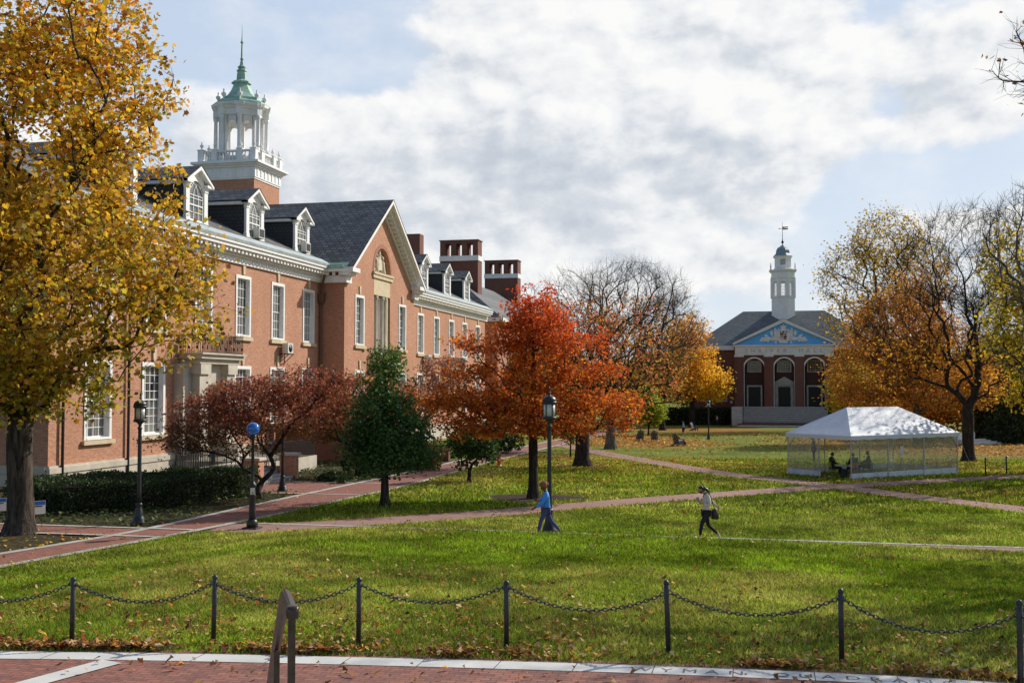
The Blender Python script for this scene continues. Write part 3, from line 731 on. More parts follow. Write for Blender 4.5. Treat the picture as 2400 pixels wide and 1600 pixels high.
# horizontal returns of the gable cornice
for ya, yb in ((GA-.79, GA+.95), (GB-.95, GB+.79)):
    dm = MB()
    rk.box(FX-.3, GXP+.90, ya, yb, 13.34, 13.66) if ya < GC else rk.box(FX-.3, GXP+.90, ya, yb, 13.34, 13.66)
    yin = (GA-.45, GA+.75) if ya < GC else (GB-.75, GB+.45)
    rk.box(FX-.3, GXP+.30, yin[0]+.1, yin[1], 12.55, 13.08)
    for k in range(4):
        y = ya+.1+k*.42; dm.box(GXP+.1, GXP+.66, y, y+.2, 13.09, 13.335)
    if ya < GC:
        for k in range(4): x = GXP-1.75+k*.5; dm.box(x, x+.22, GA-.6, GA-.45, 13.09, 13.335)
    dm.build('modillion_course', M['white'], hall)
rk.build('raking_cornice', M['white'], hall)
gm.build('gutter', M['copper_pale'], hall)
gr = MB()
for ya, yb in ((GA-.8, GC), (GC, GB+.8)):
    gr.quad((GXP+.98, ya, gz_at(ya)+.17), (GXP+.98, yb, gz_at(yb)+.17), (FX-12, yb, gz_at(yb)+.17), (FX-12, ya, gz_at(ya)+.17))
gr.build('gable_roof', M['slate_y'], hall)
fl = MB(); fl.box(GXP-1.9, GXP+.2, GA-.85, GA-.80, 13.55, 13.85); fl.quad((GXP+.5, GA-.82, 13.68), (FX-.3, GA-.82, 13.68), (FX-.3, GA-.3, 14.05), (GXP+.5, GA-.3, 14.05))
fl.build('flashing', M['copper'], hall)
# central bay: stone entablature, colonnettes, tall window, carved tympanum
XB = GXP-.5
sb = MB()
sb.box(XB, XB+.62, AC_-AW-.42, AC_+AW+.42, 13.55, 13.85); sb.box(XB, XB+.70, AC_-AW-.45, AC_+AW+.45, 13.86, 14.05); sb.box(XB, XB+.50, AC_-AW+.02, AC_+AW-.02, 12.2, 13.54)
sb.box(XB, XB+.35, AC_-AW+.02, AC_-AW+.42, 7, 12.2); sb.box(XB, XB+.35, AC_+AW-.42, AC_+AW-.02, 7, 12.2); sb.box(XB, XB+.10, AC_+.3, AC_+AW-.42, 7, 12.2)
sb.build('stone_bay', M['stone_warm'], hall)
cl = MB()
for y in (AC_-1.05, AC_+.45, AC_+1.2):
    cl.lathe([(.22, 0), (.22, .18), (.17, .25), (.15, 4.5), (.17, 4.6), (.24, 4.75), (.24, 4.95)], (XB+.28, y, 7.2), 14)
cl.build('colonnettes', M['stone'], hall)
window(XB+.16, AC_-.30, 7.6, 1.5, 4.5, 3, 7)
tm = MB()
prof = [(AC_+(AW-.04)*cos(pi*k/18), 14.06+(AW-.06)*sin(pi*k/18)) for k in range(19)]
tm.prism(prof, XB-.02, XB+.12, 'x')
tm.build('tympanum', M['relief'], hall)
fg = MB()                # carved group: a shield flanked by two draped figures and smaller ones
fg.prism([(AC_-.42, 14.35), (AC_+.40, 14.35), (AC_+.42, 15.25), (AC_, 15.45), (AC_-.42, 15.25)], XB+.12, XB+.34, 'x')
for s, h in ((-1, 1.35), (1, 1.25)):
    fg.lathe([(.30, 0), (.33, .2), (.24, .7), (.26, h-.35), (.12, h-.15), (.08, h-.1)], (XB+.18, AC_+s*.78, 14.1), 9); fg.sphere((XB+.22, AC_+s*.72, 14.1+h+.06), .16, 9, 7)
    fg.tube([(XB+.25, AC_+s*.78, 14.1+h-.3), (XB+.38, AC_+s*.45, 15.3), (XB+.36, AC_+s*.2, 15.5)], .09, 7)
    fg.sphere((XB+.15, AC_+s*1.3, 14.3), (.16, .3, .26), 9, 7); fg.sphere((XB+.17, AC_+s*1.15, 14.72), .13, 8, 6)
fg.sphere((XB+.2, AC_, 15.72), (.15, .22, .22), 10, 8); fg.lathe([(.14, 0), (.18, .1), (.05, .2)], (XB+.2, AC_, 15.88), 8)
fg.build('carved_figures', M['relief'], hall)
# plaque letters are not legible: only the two lines of the entablature panel are kept
# -- Juliet balconies
def railing(mb, pts, z0, z1, gap=.13, knots=True):
    for (xa, ya), (xb, yb) in zip(pts[:-1], pts[1:]):
        L = math.hypot(xb-xa, yb-ya); n = max(2, int(L/gap))
        for z in (z0+.06, z1): mb.bar((xa, ya, z), (xb, yb, z), .045, .03)
        for k in range(n+1):
            t = k/n; x, y = xa+(xb-xa)*t, ya+(yb-ya)*t; mb.bar((x, y, z0), (x, y, z1+(.14 if k % 6 == 0 else 0)), .026)
            if knots and k < n and k % 2 == 0:
                x2, y2 = xa+(xb-xa)*(t+.5/n), ya+(yb-ya)*(t+.5/n); zz = z0+(z1-z0)*(.3+.4*((k//2) % 2))
                mb.sphere((x2, y2, zz), (.05, .05, .12), 6, 5)
sl_ = MB(); sl_.box(FX+.002, -31.0, 57.3, 62.5, 6.38, 6.62); sl_.box(FX+.002, -30.85, 57.15, 62.65, 6.62, 6.72); sl_.box(FX+.002, -31.2, 57.5, 62.3, 6.1, 6.38)
sl_.build('balcony_slab', M['stone'], hall)
rl = MB(); railing(rl, [(FX+.05, 57.4), (-31.02, 57.4), (-31.02, 62.4), (FX+.05, 62.4)], 6.72, 7.78); rl.build('balcony_railing', M['rust_iron'], hall)
rl = MB(); railing(rl, [(GXP+.02, AC_-2.7), (GXP+.75, AC_-2.7), (GXP+.75, AC_+2.7), (GXP+.02, AC_+2.7)], 6.72, 7.78); rl.build('balcony_railing', M['rust_iron'], hall)
MB().box(GXP+.002, GXP+.9, AC_-2.85, AC_+2.85, 6.5, 6.72).build('balcony_slab', M['stone'], hall); MB().box(FX+.002, FX+.9, 110.6, 116.9, 6.5, 6.72).build('balcony_slab', M['stone'], hall)
rl = MB(); railing(rl, [(FX+.02, 110.8), (FX+.8, 110.8), (FX+.8, 116.7), (FX+.02, 116.7)], 6.72, 7.8, .16); rl.build('balcony_railing', M['rust_iron'], hall)
# -- stone entrance porch under the balcony with its terrace, fence and steps
po = MB()
for y in (57.75, 61.05):
    po.box(FX+.002, -31.35, y, y+1.0, .6, 5.5); po.box(FX+.002, -31.22, y-.1, y+1.1, 5.5, 6.1); po.box(FX+.002, -31.25, y-.08, y+1.08, .9, 1.4)
po.box(FX+.002, -31.7, 58.75, 61.05, 4.9, 6.1); po.box(FX+.002, -32.0, 58.75, 61.05, 4.6, 4.9)
po.prism([(56.9, .9), (57.75, .9), (57.75, 5.6), (57.5, 6.1), (56.9, 6.1)], FX+.002, -31.9, 'x'); po.build('stone_portal', M['stone'], hall)
dr = MB(); dr.box(FX+.01, FX+.12, 58.8, 61.0, .9, 4.58); dr.build('door', M['door'], hall)
TZ = .62
te = MB(); te.box(-28.6, -26.6, 50.2, 56.9, -.2, TZ); te.box(FX+.17, -26.6, 56.9, 63.5, -.2, TZ+.002); te.build('entrance_terrace', M['stone'], hall)
sp = MB()
for k in range(5): sp.box(-26.6, -24.1-.45*k, 50.85, 54.6, -.2, TZ/5*(k+1)-.004)
sp.build('entrance_steps', M['grey_stone'], hall)
for y in (50.45, 54.62):
    pr = MB(); pr.bbox(-24.9, -24.1, y-.2, y+.45, -.1, 1.15, .01); pr.box(-26.6, -24.9, y-.02, y+.22, -.1, .60); pr = pr.build('stair_pier', M['brick'], hall)
    MB().bbox(-25.0, -24.0, y-.3, y+.55, 1.15, 1.30, .02).build('pier_cap', M['stone'], pr)
fe = MB(); railing(fe, [(-28.55, 56.9), (-28.55, 50.3), (-26.75, 50.3), (-26.75, 50.9)], TZ, TZ+1.0, .12, False); railing(fe, [(-26.7, 54.7), (-26.7, 63.3)], TZ, TZ+1.0, .12, False)
for y in (50.95, 54.5):
    fe.bar((-24.3, y, 1.0), (-26.7, y, 1.65), .05)
    for k in range(10): x = -24.4-.25*k; fe.bar((x, y, .1+max(0, (-24.4-x)*.25)), (x, y, 1.02+(-24.4-x)*.27), .025)
fe.build('terrace_fence', M['iron'], hall)
# -- brick side stairs farther along
ss = MB()
for k in range(9): ss.box(-25.4, -21.4-.36*k, 70.4, 73.0, -.5, -.28+.18*(k+1))
ss.build('side_stairs', M['paver'], hall)
ck = MB()
for y in (70.0, 73.0): ck.prism([(-21.0, -.5), (-21.0, .62), (-21.9, .62), (-25.2, 2.3), (-32.3, 2.3), (-32.3, -.5)], y, y+.38, 'y')
ck.box(-32.3, -25.4, 70.38, 73.0, -.5, 1.34)
ck.build('stair_walls', M['brick_far'], hall)
hr = MB(); hr.bar((-21.6, 71.6, .85), (-25.0, 71.6, 2.45), .045)
for x, z in ((-21.6, -.1), (-23.3, .7), (-25.0, 1.4)): hr.bar((x, 71.6, z), (x, 71.6, z+1.0), .04)
hr.build('stair_handrail', M['iron'], hall)
# -- downpipes
dp = MB(); dp.tube([(FX+.14, 77.75, .2), (FX+.14, 77.75, 11.2)], .075, 10); dp.bbox(FX+.02, FX+.42, 77.45, 78.02, 11.2, 11.75); dp.bbox(FX+.06, FX+.36, 77.52, 77.96, 11.0, 11.2); dp.tube([(FX+.2, 77.72, 11.7), (FX+.25, 77.7, 12.3), (FX+.55, 77.6, 13.2)], .08, 10)
dp.build('downpipe', M['brown_metal'], hall)
for y in (46.6, 52.15):
    dp = MB(); dp.tube([(FX+.14, y, .1), (FX+.14, y, 12.4)], .075, 10); dp.bbox(FX+.02, FX+.34, y-.2, y+.2, 12.0, 12.45)
    dp.build('downpipe', M['iron'], hall)
# -- dormers
def dormer(yc, lead):
    xf = -33.45; wd = 1.32; zb = 14.75; zt = 17.1; za = 18.15
    d = MB()             # slate cheeks
    for s in (-1, 1): d.quad((xf-.1, yc+s*wd*.92, zb-.6), (xf-8, yc+s*wd*.92, zb-.6), (xf-8, yc+s*wd*.92, zt), (xf-.1, yc+s*wd*.92, zt))
    o = d.build('dormer', M['shingle_x'], hall)
    f = MB()
    for s in (-1, 1):
        a, b = sorted((yc+s*wd, yc+s*(wd-.42))); f.box(xf-.14, xf+.03, a, b, zb, zt); f.box(xf-.16, xf+.07, a-.03, b+.03, zt-.42, zt-.12); f.box(xf-.16, xf+.06, a-.03, b+.03, zb, zb+.25)
    f.box(xf-.14, xf+.10, yc-wd, yc+wd, zb-.25, zb)
    # tympanum with the arched window head
    R = wd-.44
    for k in range(10):
        a0, a1 = pi*k/10, pi*(k+1)/10; ya, yb = yc+R*cos(a1), yc+R*cos(a0); z0a, z0b = zt-.75+R*sin(a1), zt-.75+R*sin(a0)
        tp = lambda y: za-.12-(abs(y-yc))*(za-zt-.05)/wd
        f.quad((xf-.02, ya, z0a), (xf-.02, yb, z0b), (xf-.02, yb, tp(yb)), (xf-.02, ya, tp(ya)))
        f.quad((xf-.02, ya, z0a), (xf-.02, yb, z0b), (xf-.13, yb, z0b), (xf-.13, ya, z0a))
    for s in (-1, 1):
        ya, yb = yc+s*R, yc+s*(wd-.38); f.quad((xf-.02, ya, zt-.75), (xf-.02, yb, zt-.75), (xf-.02, yb, zt), (xf-.02, ya, za-.12-R*(za-zt-.05)/wd))
        e = yc+s*(wd+.30); q = .17
        f.prism([(yc, za-.02), (e, zt+.02), (e, zt-.16), (yc, za-.24)], xf-.2, xf+.30, 'x')
        f.box(xf-.2, xf+.26, min(e, yc+s*(wd-.45)), max(e, yc+s*(wd-.45)), zt-.14, zt+.02)
        f.box(xf-8, xf-.2, min(yc+s*(wd*.93), yc+s*(wd+.22)), max(yc+s*(wd*.93), yc+s*(wd+.22)), zt-.22, zt-.02)
    f.build('dormer_front', M['white'], o)
    r = MB()
    for s in (-1, 1): r.quad((xf+.33, yc, za+.02), (xf+.33, yc+s*(wd+.36), zt+.04), (xf-8.2, yc+s*(wd+.36), zt+.04), (xf-8.2, yc, za+.02))
    r.build('dormer_roof', M['slate_y'], o)
    w = MB(); iw = R
    w.box(xf-.10, xf-.04, yc-iw, yc-iw+.10, zb, zt-.75); w.box(xf-.10, xf-.04, yc+iw-.10, yc+iw, zb, zt-.75); w.box(xf-.10, xf-.035, yc-iw+.1, yc+iw-.1, zb, zb+.12); w.box(xf-.10, xf-.035, yc-iw+.1, yc+iw-.1, zb+.95, zb+1.03)
    for k in (1, 2): y = yc-iw+2*iw*k/3; w.box(xf-.09, xf-.05, y-.02, y+.02, zb+.12, zt-.70)
    for z in (zb+.55, zb+1.4, zt-.76): w.box(xf-.09, xf-.051, yc-iw+.1, yc+iw-.1, z-.02, z+.02)
    for s in (-1, 1):     # gothic tracery of the arch head
        w.tube([(xf-.07, yc+s*iw/3, zt-.74), (xf-.07, yc+s*iw*.2, zt-.40), (xf-.07, yc-s*iw*.15, zt-.08)], .022, 5); w.tube([(xf-.07, yc+s*iw, zt-.74), (xf-.07, yc+s*iw*.78, zt-.42), (xf-.07, yc+s*iw*.33, zt-.05)], .022, 5)
    w.build('dormer_window', M['white'], o)
    MB().box(xf-.13, xf-.11, yc-iw, yc+iw, zb, zt+.15).build('dormer_pane', M['glass'], o)
for y in (53.1, 61.0, 68.9, 76.75, 107.2, 115.6, 123.7): dormer(y, 0)
# -- small dark chimney on the near roof and chimney stacks with open tops on the far wing
def stack(x0, x1, y0, y1, zb, zt, name='chimney'):
    b = MB(); b.box(x0, x1, y0, y1, zb, zt-2.9)
    n = 4; wp = .75; L = x1-x0-wp
    for k in range(n):
        x = x0+L*k/(n-1); b.box(x, x+wp, y0, y1, zt-2.2, zt-.5)
    b.box(x0, x1, y0, y1, zt-.5, zt-.12)
    o = b.build(name, M['brick_far'], hall)
    c = MB(); c.box(x0-.08, x1+.08, y0-.08, y1+.08, zt-2.9, zt-2.2); c.build('stone_course', M['white_old'], o)
    MB().box(x0-.12, x1+.12, y0-.12, y1+.12, zt-.118, zt).build('coping', M['deck'], o)
p = AT(1131, 600, X=-38.0); stack(-43.4, -38.0, 146.4, 148.6, 10, 24.9)
stack(-43.4, -38.0, 171.5, 173.8, 10, 24.9)
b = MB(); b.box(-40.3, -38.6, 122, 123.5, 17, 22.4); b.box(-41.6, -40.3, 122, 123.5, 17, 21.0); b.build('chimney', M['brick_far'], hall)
# far cross wing: hipped roof between the stacks
fw_ = MB(); fw_.box(-49, -33.2, 138, 178, -3, 13.6); fw_.build('far_wing_wall', M['brick'], hall)
fr = MB(); A, B_, C_, D_ = (-49.6, 137.4, 13.6), (-32.6, 137.4, 13.6), (-32.6, 178.6, 13.6), (-49.6, 178.6, 13.6); R1, R2 = (-41, 146, 19.6), (-41, 170, 19.6)
fr.quad(B_, C_, R2, R1); fr.tri(C_, D_, R2); fr.quad(D_, A, R1, R2); fr.tri(A, B_, R1)
fr.build('far_wing_roof', M['slate_y'], hall)
fc = MB(); fc.box(-33.2, -32.5, 137.4, 178.6, 13.1, 13.58); fc.box(-49.6, -32.5, 137.3, 138, 13.1, 13.58); fc.build('far_wing_cornice', M['white'], hall)
# -- cupola tower
tx, ty, ts = -43.75, 87.3, 2.45
t = MB(); t.box(tx-ts, tx+ts, ty-ts, ty+ts, 17, 22.1); tower = t.build('tower', M['brick'], hall)
c = MB(); c.box(tx-ts-.06, tx+ts+.06, ty-ts-.06, ty+ts+.06, 22.1, 22.25); c.box(tx-ts-.12, tx+ts+.12, ty-ts-.12, ty+ts+.12, 22.25, 23.1)
for k, (o_, z) in enumerate(((.25, 23.1), (.42, 23.26), (.62, 23.40))): c.box(tx-ts-o_, tx+ts+o_, ty-ts-o_, ty+ts+o_, z, z+(.16 if k < 1 else .14 if k < 2 else .2))
for k in range(7):       # triglyph blocks on the frieze
    u = -2.1+k*.7
    c.box(tx+ts+.12, tx+ts+.17, ty+u-.10, ty+u+.10, 22.4, 23.02); c.box(tx+u-.10, tx+u+.10, ty-ts-.17, ty-ts-.12, 22.4, 23.02)
c.build('tower_cornice', M['white_old'], tower)
zb = 23.6; e = ts-.05
posts = [-e, -.48*e, .48*e, e]
spots = sorted({(sx_*e, u) for sx_ in (-1, 1) for u in posts} | {(u, sy_*e) for sy_ in (-1, 1) for u in posts})
def urn(x, y, z, h, par, nm='urn'): MB().lathe([(.14*h, 0), (.08*h, .12*h), (.06*h, .2*h), (.20*h, .42*h), (.24*h, .58*h), (.10*h, .66*h), (.05*h, .82*h), (.08*h, .9*h), (.02*h, 1.02*h)], (x, y, z), 10).build(nm, M['white_old'], par)
bl = MB()
for x, y in spots: bl.box(tx+x-.24, tx+x+.24, ty+y-.24, ty+y+.24, zb, zb+1.02); bl.box(tx+x-.29, tx+x+.29, ty+y-.29, ty+y+.29, zb+1.02, zb+1.10)
for sx_, sy_ in ((1, 0), (-1, 0), (0, 1), (0, -1)):
    for a, b in zip(posts[:-1], posts[1:]):
        for zz, hh in ((zb, .16), (zb+.84, .15)):
            if sx_: bl.box(tx+sx_*e-.14, tx+sx_*e+.14, ty+a+.24, ty+b-.24, zz, zz+hh)
            else: bl.box(tx+a+.24, tx+b-.24, ty+sy_*e-.14, ty+sy_*e+.14, zz, zz+hh)
        n = max(2, int((b-a-.48)/.27))
        for k in range(n):
            u = a+.24+(b-a-.48)*(k+.5)/n; x, y = (tx+sx_*e, ty+u) if sx_ else (tx+u, ty+sy_*e)
            bl.lathe([(.07, 0), (.05, .08), (.10, .25), (.05, .53), (.07, .68)], (x, y, zb+.16), 7)
bal = bl.build('balustrade', M['white_old'], tower)
for x, y in spots: urn(tx+x, ty+y, zb+1.10, .68, tower)
ln = MB(); zl = zb; RO = 1.72
ln.lathe([(RO+.3, 0), (RO+.3, .5), (RO+.15, .55), (RO+.15, .7)], (tx, ty, zl), 8, False, pi/8)
H0, H1 = zl+.7, zl+4.2
for k in range(8):
    w_ = pi/8+2*pi*k/8; x, y = tx+RO*cos(w_), ty+RO*sin(w_)
    ln.lathe([(.30, 0), (.30, .2), (.24, .28), (.22, H1-H0-.4), (.29, H1-H0-.25), (.30, H1-H0)], (x, y, H0), 4, False, w_+pi/4)
    x2, y2 = tx+(RO+.40)*cos(w_), ty+(RO+.40)*sin(w_)
    ln.lathe([(.23, 0), (.23, .15), (.18, .22), (.15, H1-H0-.4), (.22, H1-H0-.22), (.23, H1-H0)], (x2, y2, H0), 12)
    wa, wb = w_, w_+2*pi/8; pa, pb = V(tx+RO*cos(wa), ty+RO*sin(wa)), V(tx+RO*cos(wb), ty+RO*sin(wb)); L = np.linalg.norm(pb-pa); d = (pb-pa)/L; nr = V(d[1], -d[0])
    r = L/2-.27; mid = (pa+pb)/2; zs = H1-.85
    for j in range(8):
        t0, t1 = pi*j/8, pi*(j+1)/8
        q = [(r*cos(t0), zs+r*sin(t0)), (r*cos(t1), zs+r*sin(t1)), (r*cos(t1), H1), (r*cos(t0), H1)]
        for o_ in (-.1, .1): ln.add([tuple(mid+d*u+nr*o_)+(z,) for u, z in q], [(0, 1, 2, 3)])
        ln.add([tuple(mid+d*q[i][0]+nr*o_)+(q[i][1],) for i, o_ in ((0, -.1), (1, -.1), (1, .1), (0, .1))], [(0, 1, 2, 3)])
ln.lathe([(RO+.30, 0), (RO+.30, .50), (RO+.45, .56), (RO+.47, .68), (RO+.78, .82), (RO+.80, .98), (RO+.2, 1.0)], (tx, ty, H1), 8, False, pi/8)
for k in range(8):
    w_ = pi/8+2*pi*k/8; x2, y2 = tx+(RO+.36)*cos(w_), ty+(RO+.36)*sin(w_); ln.lathe([(.36, 0), (.36, .55), (.50, .7), (.60, .985)], (x2, y2, H1), 4, False, w_+pi/4)
ln.build('lantern', M['white_old'], tower)
ZT = H1+.985
for k in range(8):
    w_ = pi/8+2*pi*k/8; urn(tx+(RO+.22)*cos(w_), ty+(RO+.22)*sin(w_), ZT+.30, .95, tower)
spi = MB()
spi.lathe([(2.50, 0), (2.46, .14), (2.25, .30), (1.90, .36), (1.82, .62), (1.45, .82), (1.13, 1.12), (.90, 1.45), (.72, 1.85), (.69, 2.0), (.86, 2.06), (.85, 2.18), (.55, 2.32), (.43, 2.42), (.40, 2.95), (.36, 3.1), (.44, 3.16), (.42, 3.26), (.25, 3.36), (.36, 3.50), (.34, 3.56), (.18, 3.7), (.13, 4.0), (.09, 4.2)], (tx, ty, ZT), 8, False, pi/8)
spi.build('copper_spire', M['copper'], tower)
fi = MB(); fi.lathe([(.10, 0), (.17, .08), (.09, .18), (.07, 1.3), (.065, 1.45), (.14, 1.5), (.14, 1.58), (.07, 1.66), (.03, 2.1), (.012, 3.1)], (tx, ty, ZT+4.15), 9); fi.build('finial', M['copper'], tower)
# window air conditioners hung on brackets or set in the dormers: things of their own
def ac_unit(x, y, z, label, bracket=True):
    r = empty('air_conditioner', (x, y, z), label=label, cat='air conditioner', group='air conditioners on the brick hall')
    b = MB(); b.bbox(x, x+.42, y-.45, y+.45, z, z+.72, .02); b.build('casing', M['ac_white'], r)
    g = MB()
    if bracket:
        g.lathe([(.27, 0), (.27, .02)], (0, 0, 0), 18); g.v = [(x+.421+p[2], y+p[0], z+.37+p[1]) for p in g.v]
    else: g.box(x+.415, x+.43, y-.36, y+.36, z+.1, z+.62)
    g.build('fan_grille', M['black'], r)
    if bracket:
        for s in (-.38, .38): k = MB(); k.bar((x-.2, y+s, z-.03), (x+.5, y+s, z-.03), .05); k.bar((x+.45, y+s, z-.05), (x-.2, y+s, z-.62), .04); k.bar((x-.2, y+s, z-.03), (x-.2, y+s, z-.65), .04); k.build('bracket', M['iron'], r)
    return r
ac_unit(FX+.22, 71.3, 7.05, 'white outdoor air conditioner on iron bracket below the upper window left of the downpipe')
ac_unit(FX+.22, 104.2, 7.15, 'white outdoor air conditioner on bracket below the first upper window right of the gable')
ac_unit(-33.4, 69.0, 14.75, 'boxy window air conditioner sticking out of the middle near dormer', False)
ac_unit(-33.4, 76.85, 14.75, 'boxy window air conditioner in the dormer beside the big slate gable roof', False)
# ------------------------------------------------------------------ trees
def crown_points(blobs, n, shell=0.55, r=rng):
    vol = np.array([b[3]*b[4]*b[5]*(b[6] if len(b) > 6 else 1) for b in blobs]); pick = r.choice(len(blobs), n, p=vol/vol.sum())
    d = r.normal(size=(n, 3)); d /= np.linalg.norm(d, axis=1)[:, None]; rad = r.random(n)**(1/3*shell)
    B = np.array([b[:6] for b in blobs])[pick]; return B[:, :3]+d*rad[:, None]*B[:, 3:6]
class Skel:
    def __init__(s, trunk):
        s.P = np.zeros((20000, 3)); s.par = np.full(20000, -1); s.path = np.zeros(20000); s.n = 0
        for i, p in enumerate(trunk): s.addn(p, i-1)
        s.ntrunk = s.n
    def addn(s, p, par):
        i = s.n; s.P[i] = p; s.par[i] = par
        s.path[i] = 0 if par < 0 else s.path[par]+np.linalg.norm(s.P[i]-s.P[par]); s.n += 1; return i
    def attach(s, q, bf, minz, step, wob, r, sag=0.0):
        P = s.P[:s.n]; d = np.linalg.norm(P-q, axis=1); cost = d+bf*s.path[:s.n]
        up = q[2]-P[:, 2]; cost = cost+np.clip(-up, 0, 10)*0.55       # prefer to grow upward / outward
        cost[:s.minnode] = 1e9
        i = int(np.argmin(cost)); d0 = d[i]
        if d0 < 0.05: return i
        par = s.par[i]; dirp = (s.P[i]-s.P[par]) if par >= 0 else V(0, 0, 1); dirp = dirp/(np.linalg.norm(dirp)+1e-9)
        c = s.P[i]+dirp*d0*0.35; a = s.P[i]; n = max(1, int(d0/step)); last = i
        for k in range(1, n+1):
            t = k/n; p = (1-t)**2*a+2*t*(1-t)*c+t*t*q
            if k < n: p = p+r.normal(0, wob*step, 3)
            last = s.addn(p, last)
        return last
def make_tree(name, label, base, trunk_h, trunk_r, blobs, n_att, bark, bf=0.25, rt=0.012, step=0.5, seed=1, lean=(0, 0), leader=None, stems=None,
              leaf=None, twigs=None, shell=0.55, group='trees around the lawns', cat='tree', minr=0.0, flare=1.7, sides=7):
    r = np.random.default_rng(seed)
    root = empty(name, base, label=label, cat=cat, group=group)
    top = leader or trunk_h; n = max(3, int(top/0.45)); trunk = []
    wx, wy = r.normal(0, .05, 2)
    for i in range(n+1):
        t = i/n; trunk.append(V(lean[0]*t*t+wx*sin(3.0*t*pi)*.6, lean[1]*t*t+wy*sin(2.3*t*pi), top*t-.12*(i == 0)))
    sk = Skel(trunk); sk.minnode = max(1, int(n*trunk_h/top)-1 if not leader else int(n*trunk_h/top))
    if stems:
        for sx_, sy_, sz_ in stems: sk.attach(V(sx_, sy_, sz_), .1, 0, .4, .1, r)
    att = crown_points(blobs, n_att, shell, r)
    f = trunk[min(sk.minnode, n)]
    att = att[np.argsort(np.linalg.norm(att-f, axis=1)*(0.8+0.4*r.random(n_att)))]
    tips = [sk.attach(q, bf, 0, step, .13, r) for q in att]
    N = sk.n; P = sk.P[:N]; par = sk.par[:N]
    cnt = np.zeros(N); kids = [[] for _ in range(N)]
    for i in range(1, N): kids[par[i]].append(i)
    for i in range(N-1, 0, -1):
        if not kids[i]: cnt[i] = 1
        cnt[par[i]] += cnt[i]
    ex = math.log(trunk_r/rt)/math.log(max(cnt[0], 2)); rad = np.maximum(rt*np.maximum(cnt, 1)**ex, minr)
    z = P[:, 2]; fl = np.where(np.arange(N) < sk.ntrunk, 1+(flare-1)*np.exp(-np.clip(z, 0, 9)/0.28), 1); rad = rad*fl
    mb = MB(); done = np.zeros(N, bool); stack_ = [0]
    while stack_:
        i = stack_.pop(); chain = [par[i]] if par[i] >= 0 else []; cur = i
        chain.append(cur)
        while kids[cur]:
            ks = sorted(kids[cur], key=lambda k: -cnt[k]); stack_.extend(ks[1:]); cur = ks[0]; chain.append(cur)
        if len(chain) < 2: continue
        rr = [rad[k] for k in chain]
        if par[i] >= 0: rr[0] = min(rr[0], rr[1]*1.25)
        rr[-1] *= .5; big = rr[1] if len(rr) > 1 else rr[0]
        ns = 14 if big > .15 else 8 if big > .08 else 5 if big > .03 else 3
        mb.tube([P[k] for k in chain], rr, ns, cap=False)
    tip = P[[k for k in tips]]; tdir = P[tips]-P[np.maximum(par[tips], 0)]; tdir /= np.linalg.norm(tdir, axis=1)[:, None]+1e-9
    mb.v = [tuple(V(*v)+V(*base)) for v in mb.v]
    trunk_o = mb.build('trunk', bark, root)
    TW = []
    if twigs:
        k, L, w, upb = twigs; seg = np.repeat(np.arange(len(tip)), k); m = len(seg)
        # twigs also start partway down the last branch
        pp = P[np.maximum(par[np.array(tips)[seg]], 0)]; t0 = r.random((m, 1)); a = tip[seg]*t0+pp*(1-t0)
        d = tdir[seg]*0.8+r.normal(0, .62, (m, 3)); d[:, 2] += upb; d /= np.linalg.norm(d, axis=1)[:, None]
        ln = L*(0.4+0.9*r.random(m)); d2 = d+r.normal(0, .35, (m, 3)); d2[:, 2] += upb*.5; d2 /= np.linalg.norm(d2, axis=1)[:, None]
        b = a+d*(ln*.55)[:, None]; c = b+d2*(ln*.45)[:, None]; TW = (a, b, c)
        s1 = np.cross(d, V(.3, .2, 1)); s1 /= np.linalg.norm(s1, axis=1)[:, None]+1e-9; s2 = np.cross(d, s1)
        vs = []
        for (p, q, wa, wb) in ((a, b, w, w*.75), (b, c, w*.75, w*.35)):
            for u in (s1, s2): vs.append(np.stack([p-u*wa/2, p+u*wa/2, q+u*wb/2, q-u*wb/2], 1))
        to = raw_mesh('twigs', np.concatenate(vs).reshape(-1, 3), 4, bark, parent=root)
    if leaf:
        n_, size, sig, colfn, shape = leaf['n'], leaf['size'], leaf['sig'], leaf['col'], leaf.get('shape', 'diamond')
        src = tip
        if TW: src = np.concatenate([TW[1], TW[2]])
        sel = leaf.get('sel'); 
        if sel is not None: src = src[sel(src, r)]
        ii = r.integers(0, len(src), n_); p = src[ii]+r.normal(0, 1, (n_, 3))*np.array(sig)
        p = p[p[:, 2] > leaf.get('zmin', 0.3)]; n_ = len(p)
        s = size*(0.6+0.8*r.random(n_)); u = r.normal(size=(n_, 3)); u[:, 2] = u[:, 2]*.6-leaf.get('droop', .35); u /= np.linalg.norm(u, axis=1)[:, None]
        v = np.cross(u, r.normal(size=(n_, 3))); v /= np.linalg.norm(v, axis=1)[:, None]+1e-9; w = np.cross(u, v)
        S = {'diamond': [(0, 0, 0), (.5, -.34, .08), (1, 0, 0), (.5, .34, .08)],
             'maple': [(0, 0, 0), (.12, -.42, .06), (.42, -.30, .0), (.50, -.58, .10), (.72, -.22, 0), (1, 0, -.06), (.72, .22, 0), (.50, .58, .10), (.42, .30, 0), (.12, .42, .06)],
             'star': [(0, 0, 0), (.30, -.18, 0), (.55, -.5, .05), (.55, -.12, 0), (1, 0, -.05), (.55, .12, 0), (.55, .5, .05), (.30, .18, 0)]}[shape]
        vs = np.empty((n_, len(S), 3))
        for k, (a, b, c) in enumerate(S): vs[:, k] = p+(u*a+v*b+w*c)*s[:, None]
        col = np.clip(colfn(p, r)*leaf.get('gain', 1.35), 0, .92)
        raw_mesh('crown', vs.reshape(-1, 3), len(S), leaf.get('mat', M['leaf']), col, parent=root)
    return root
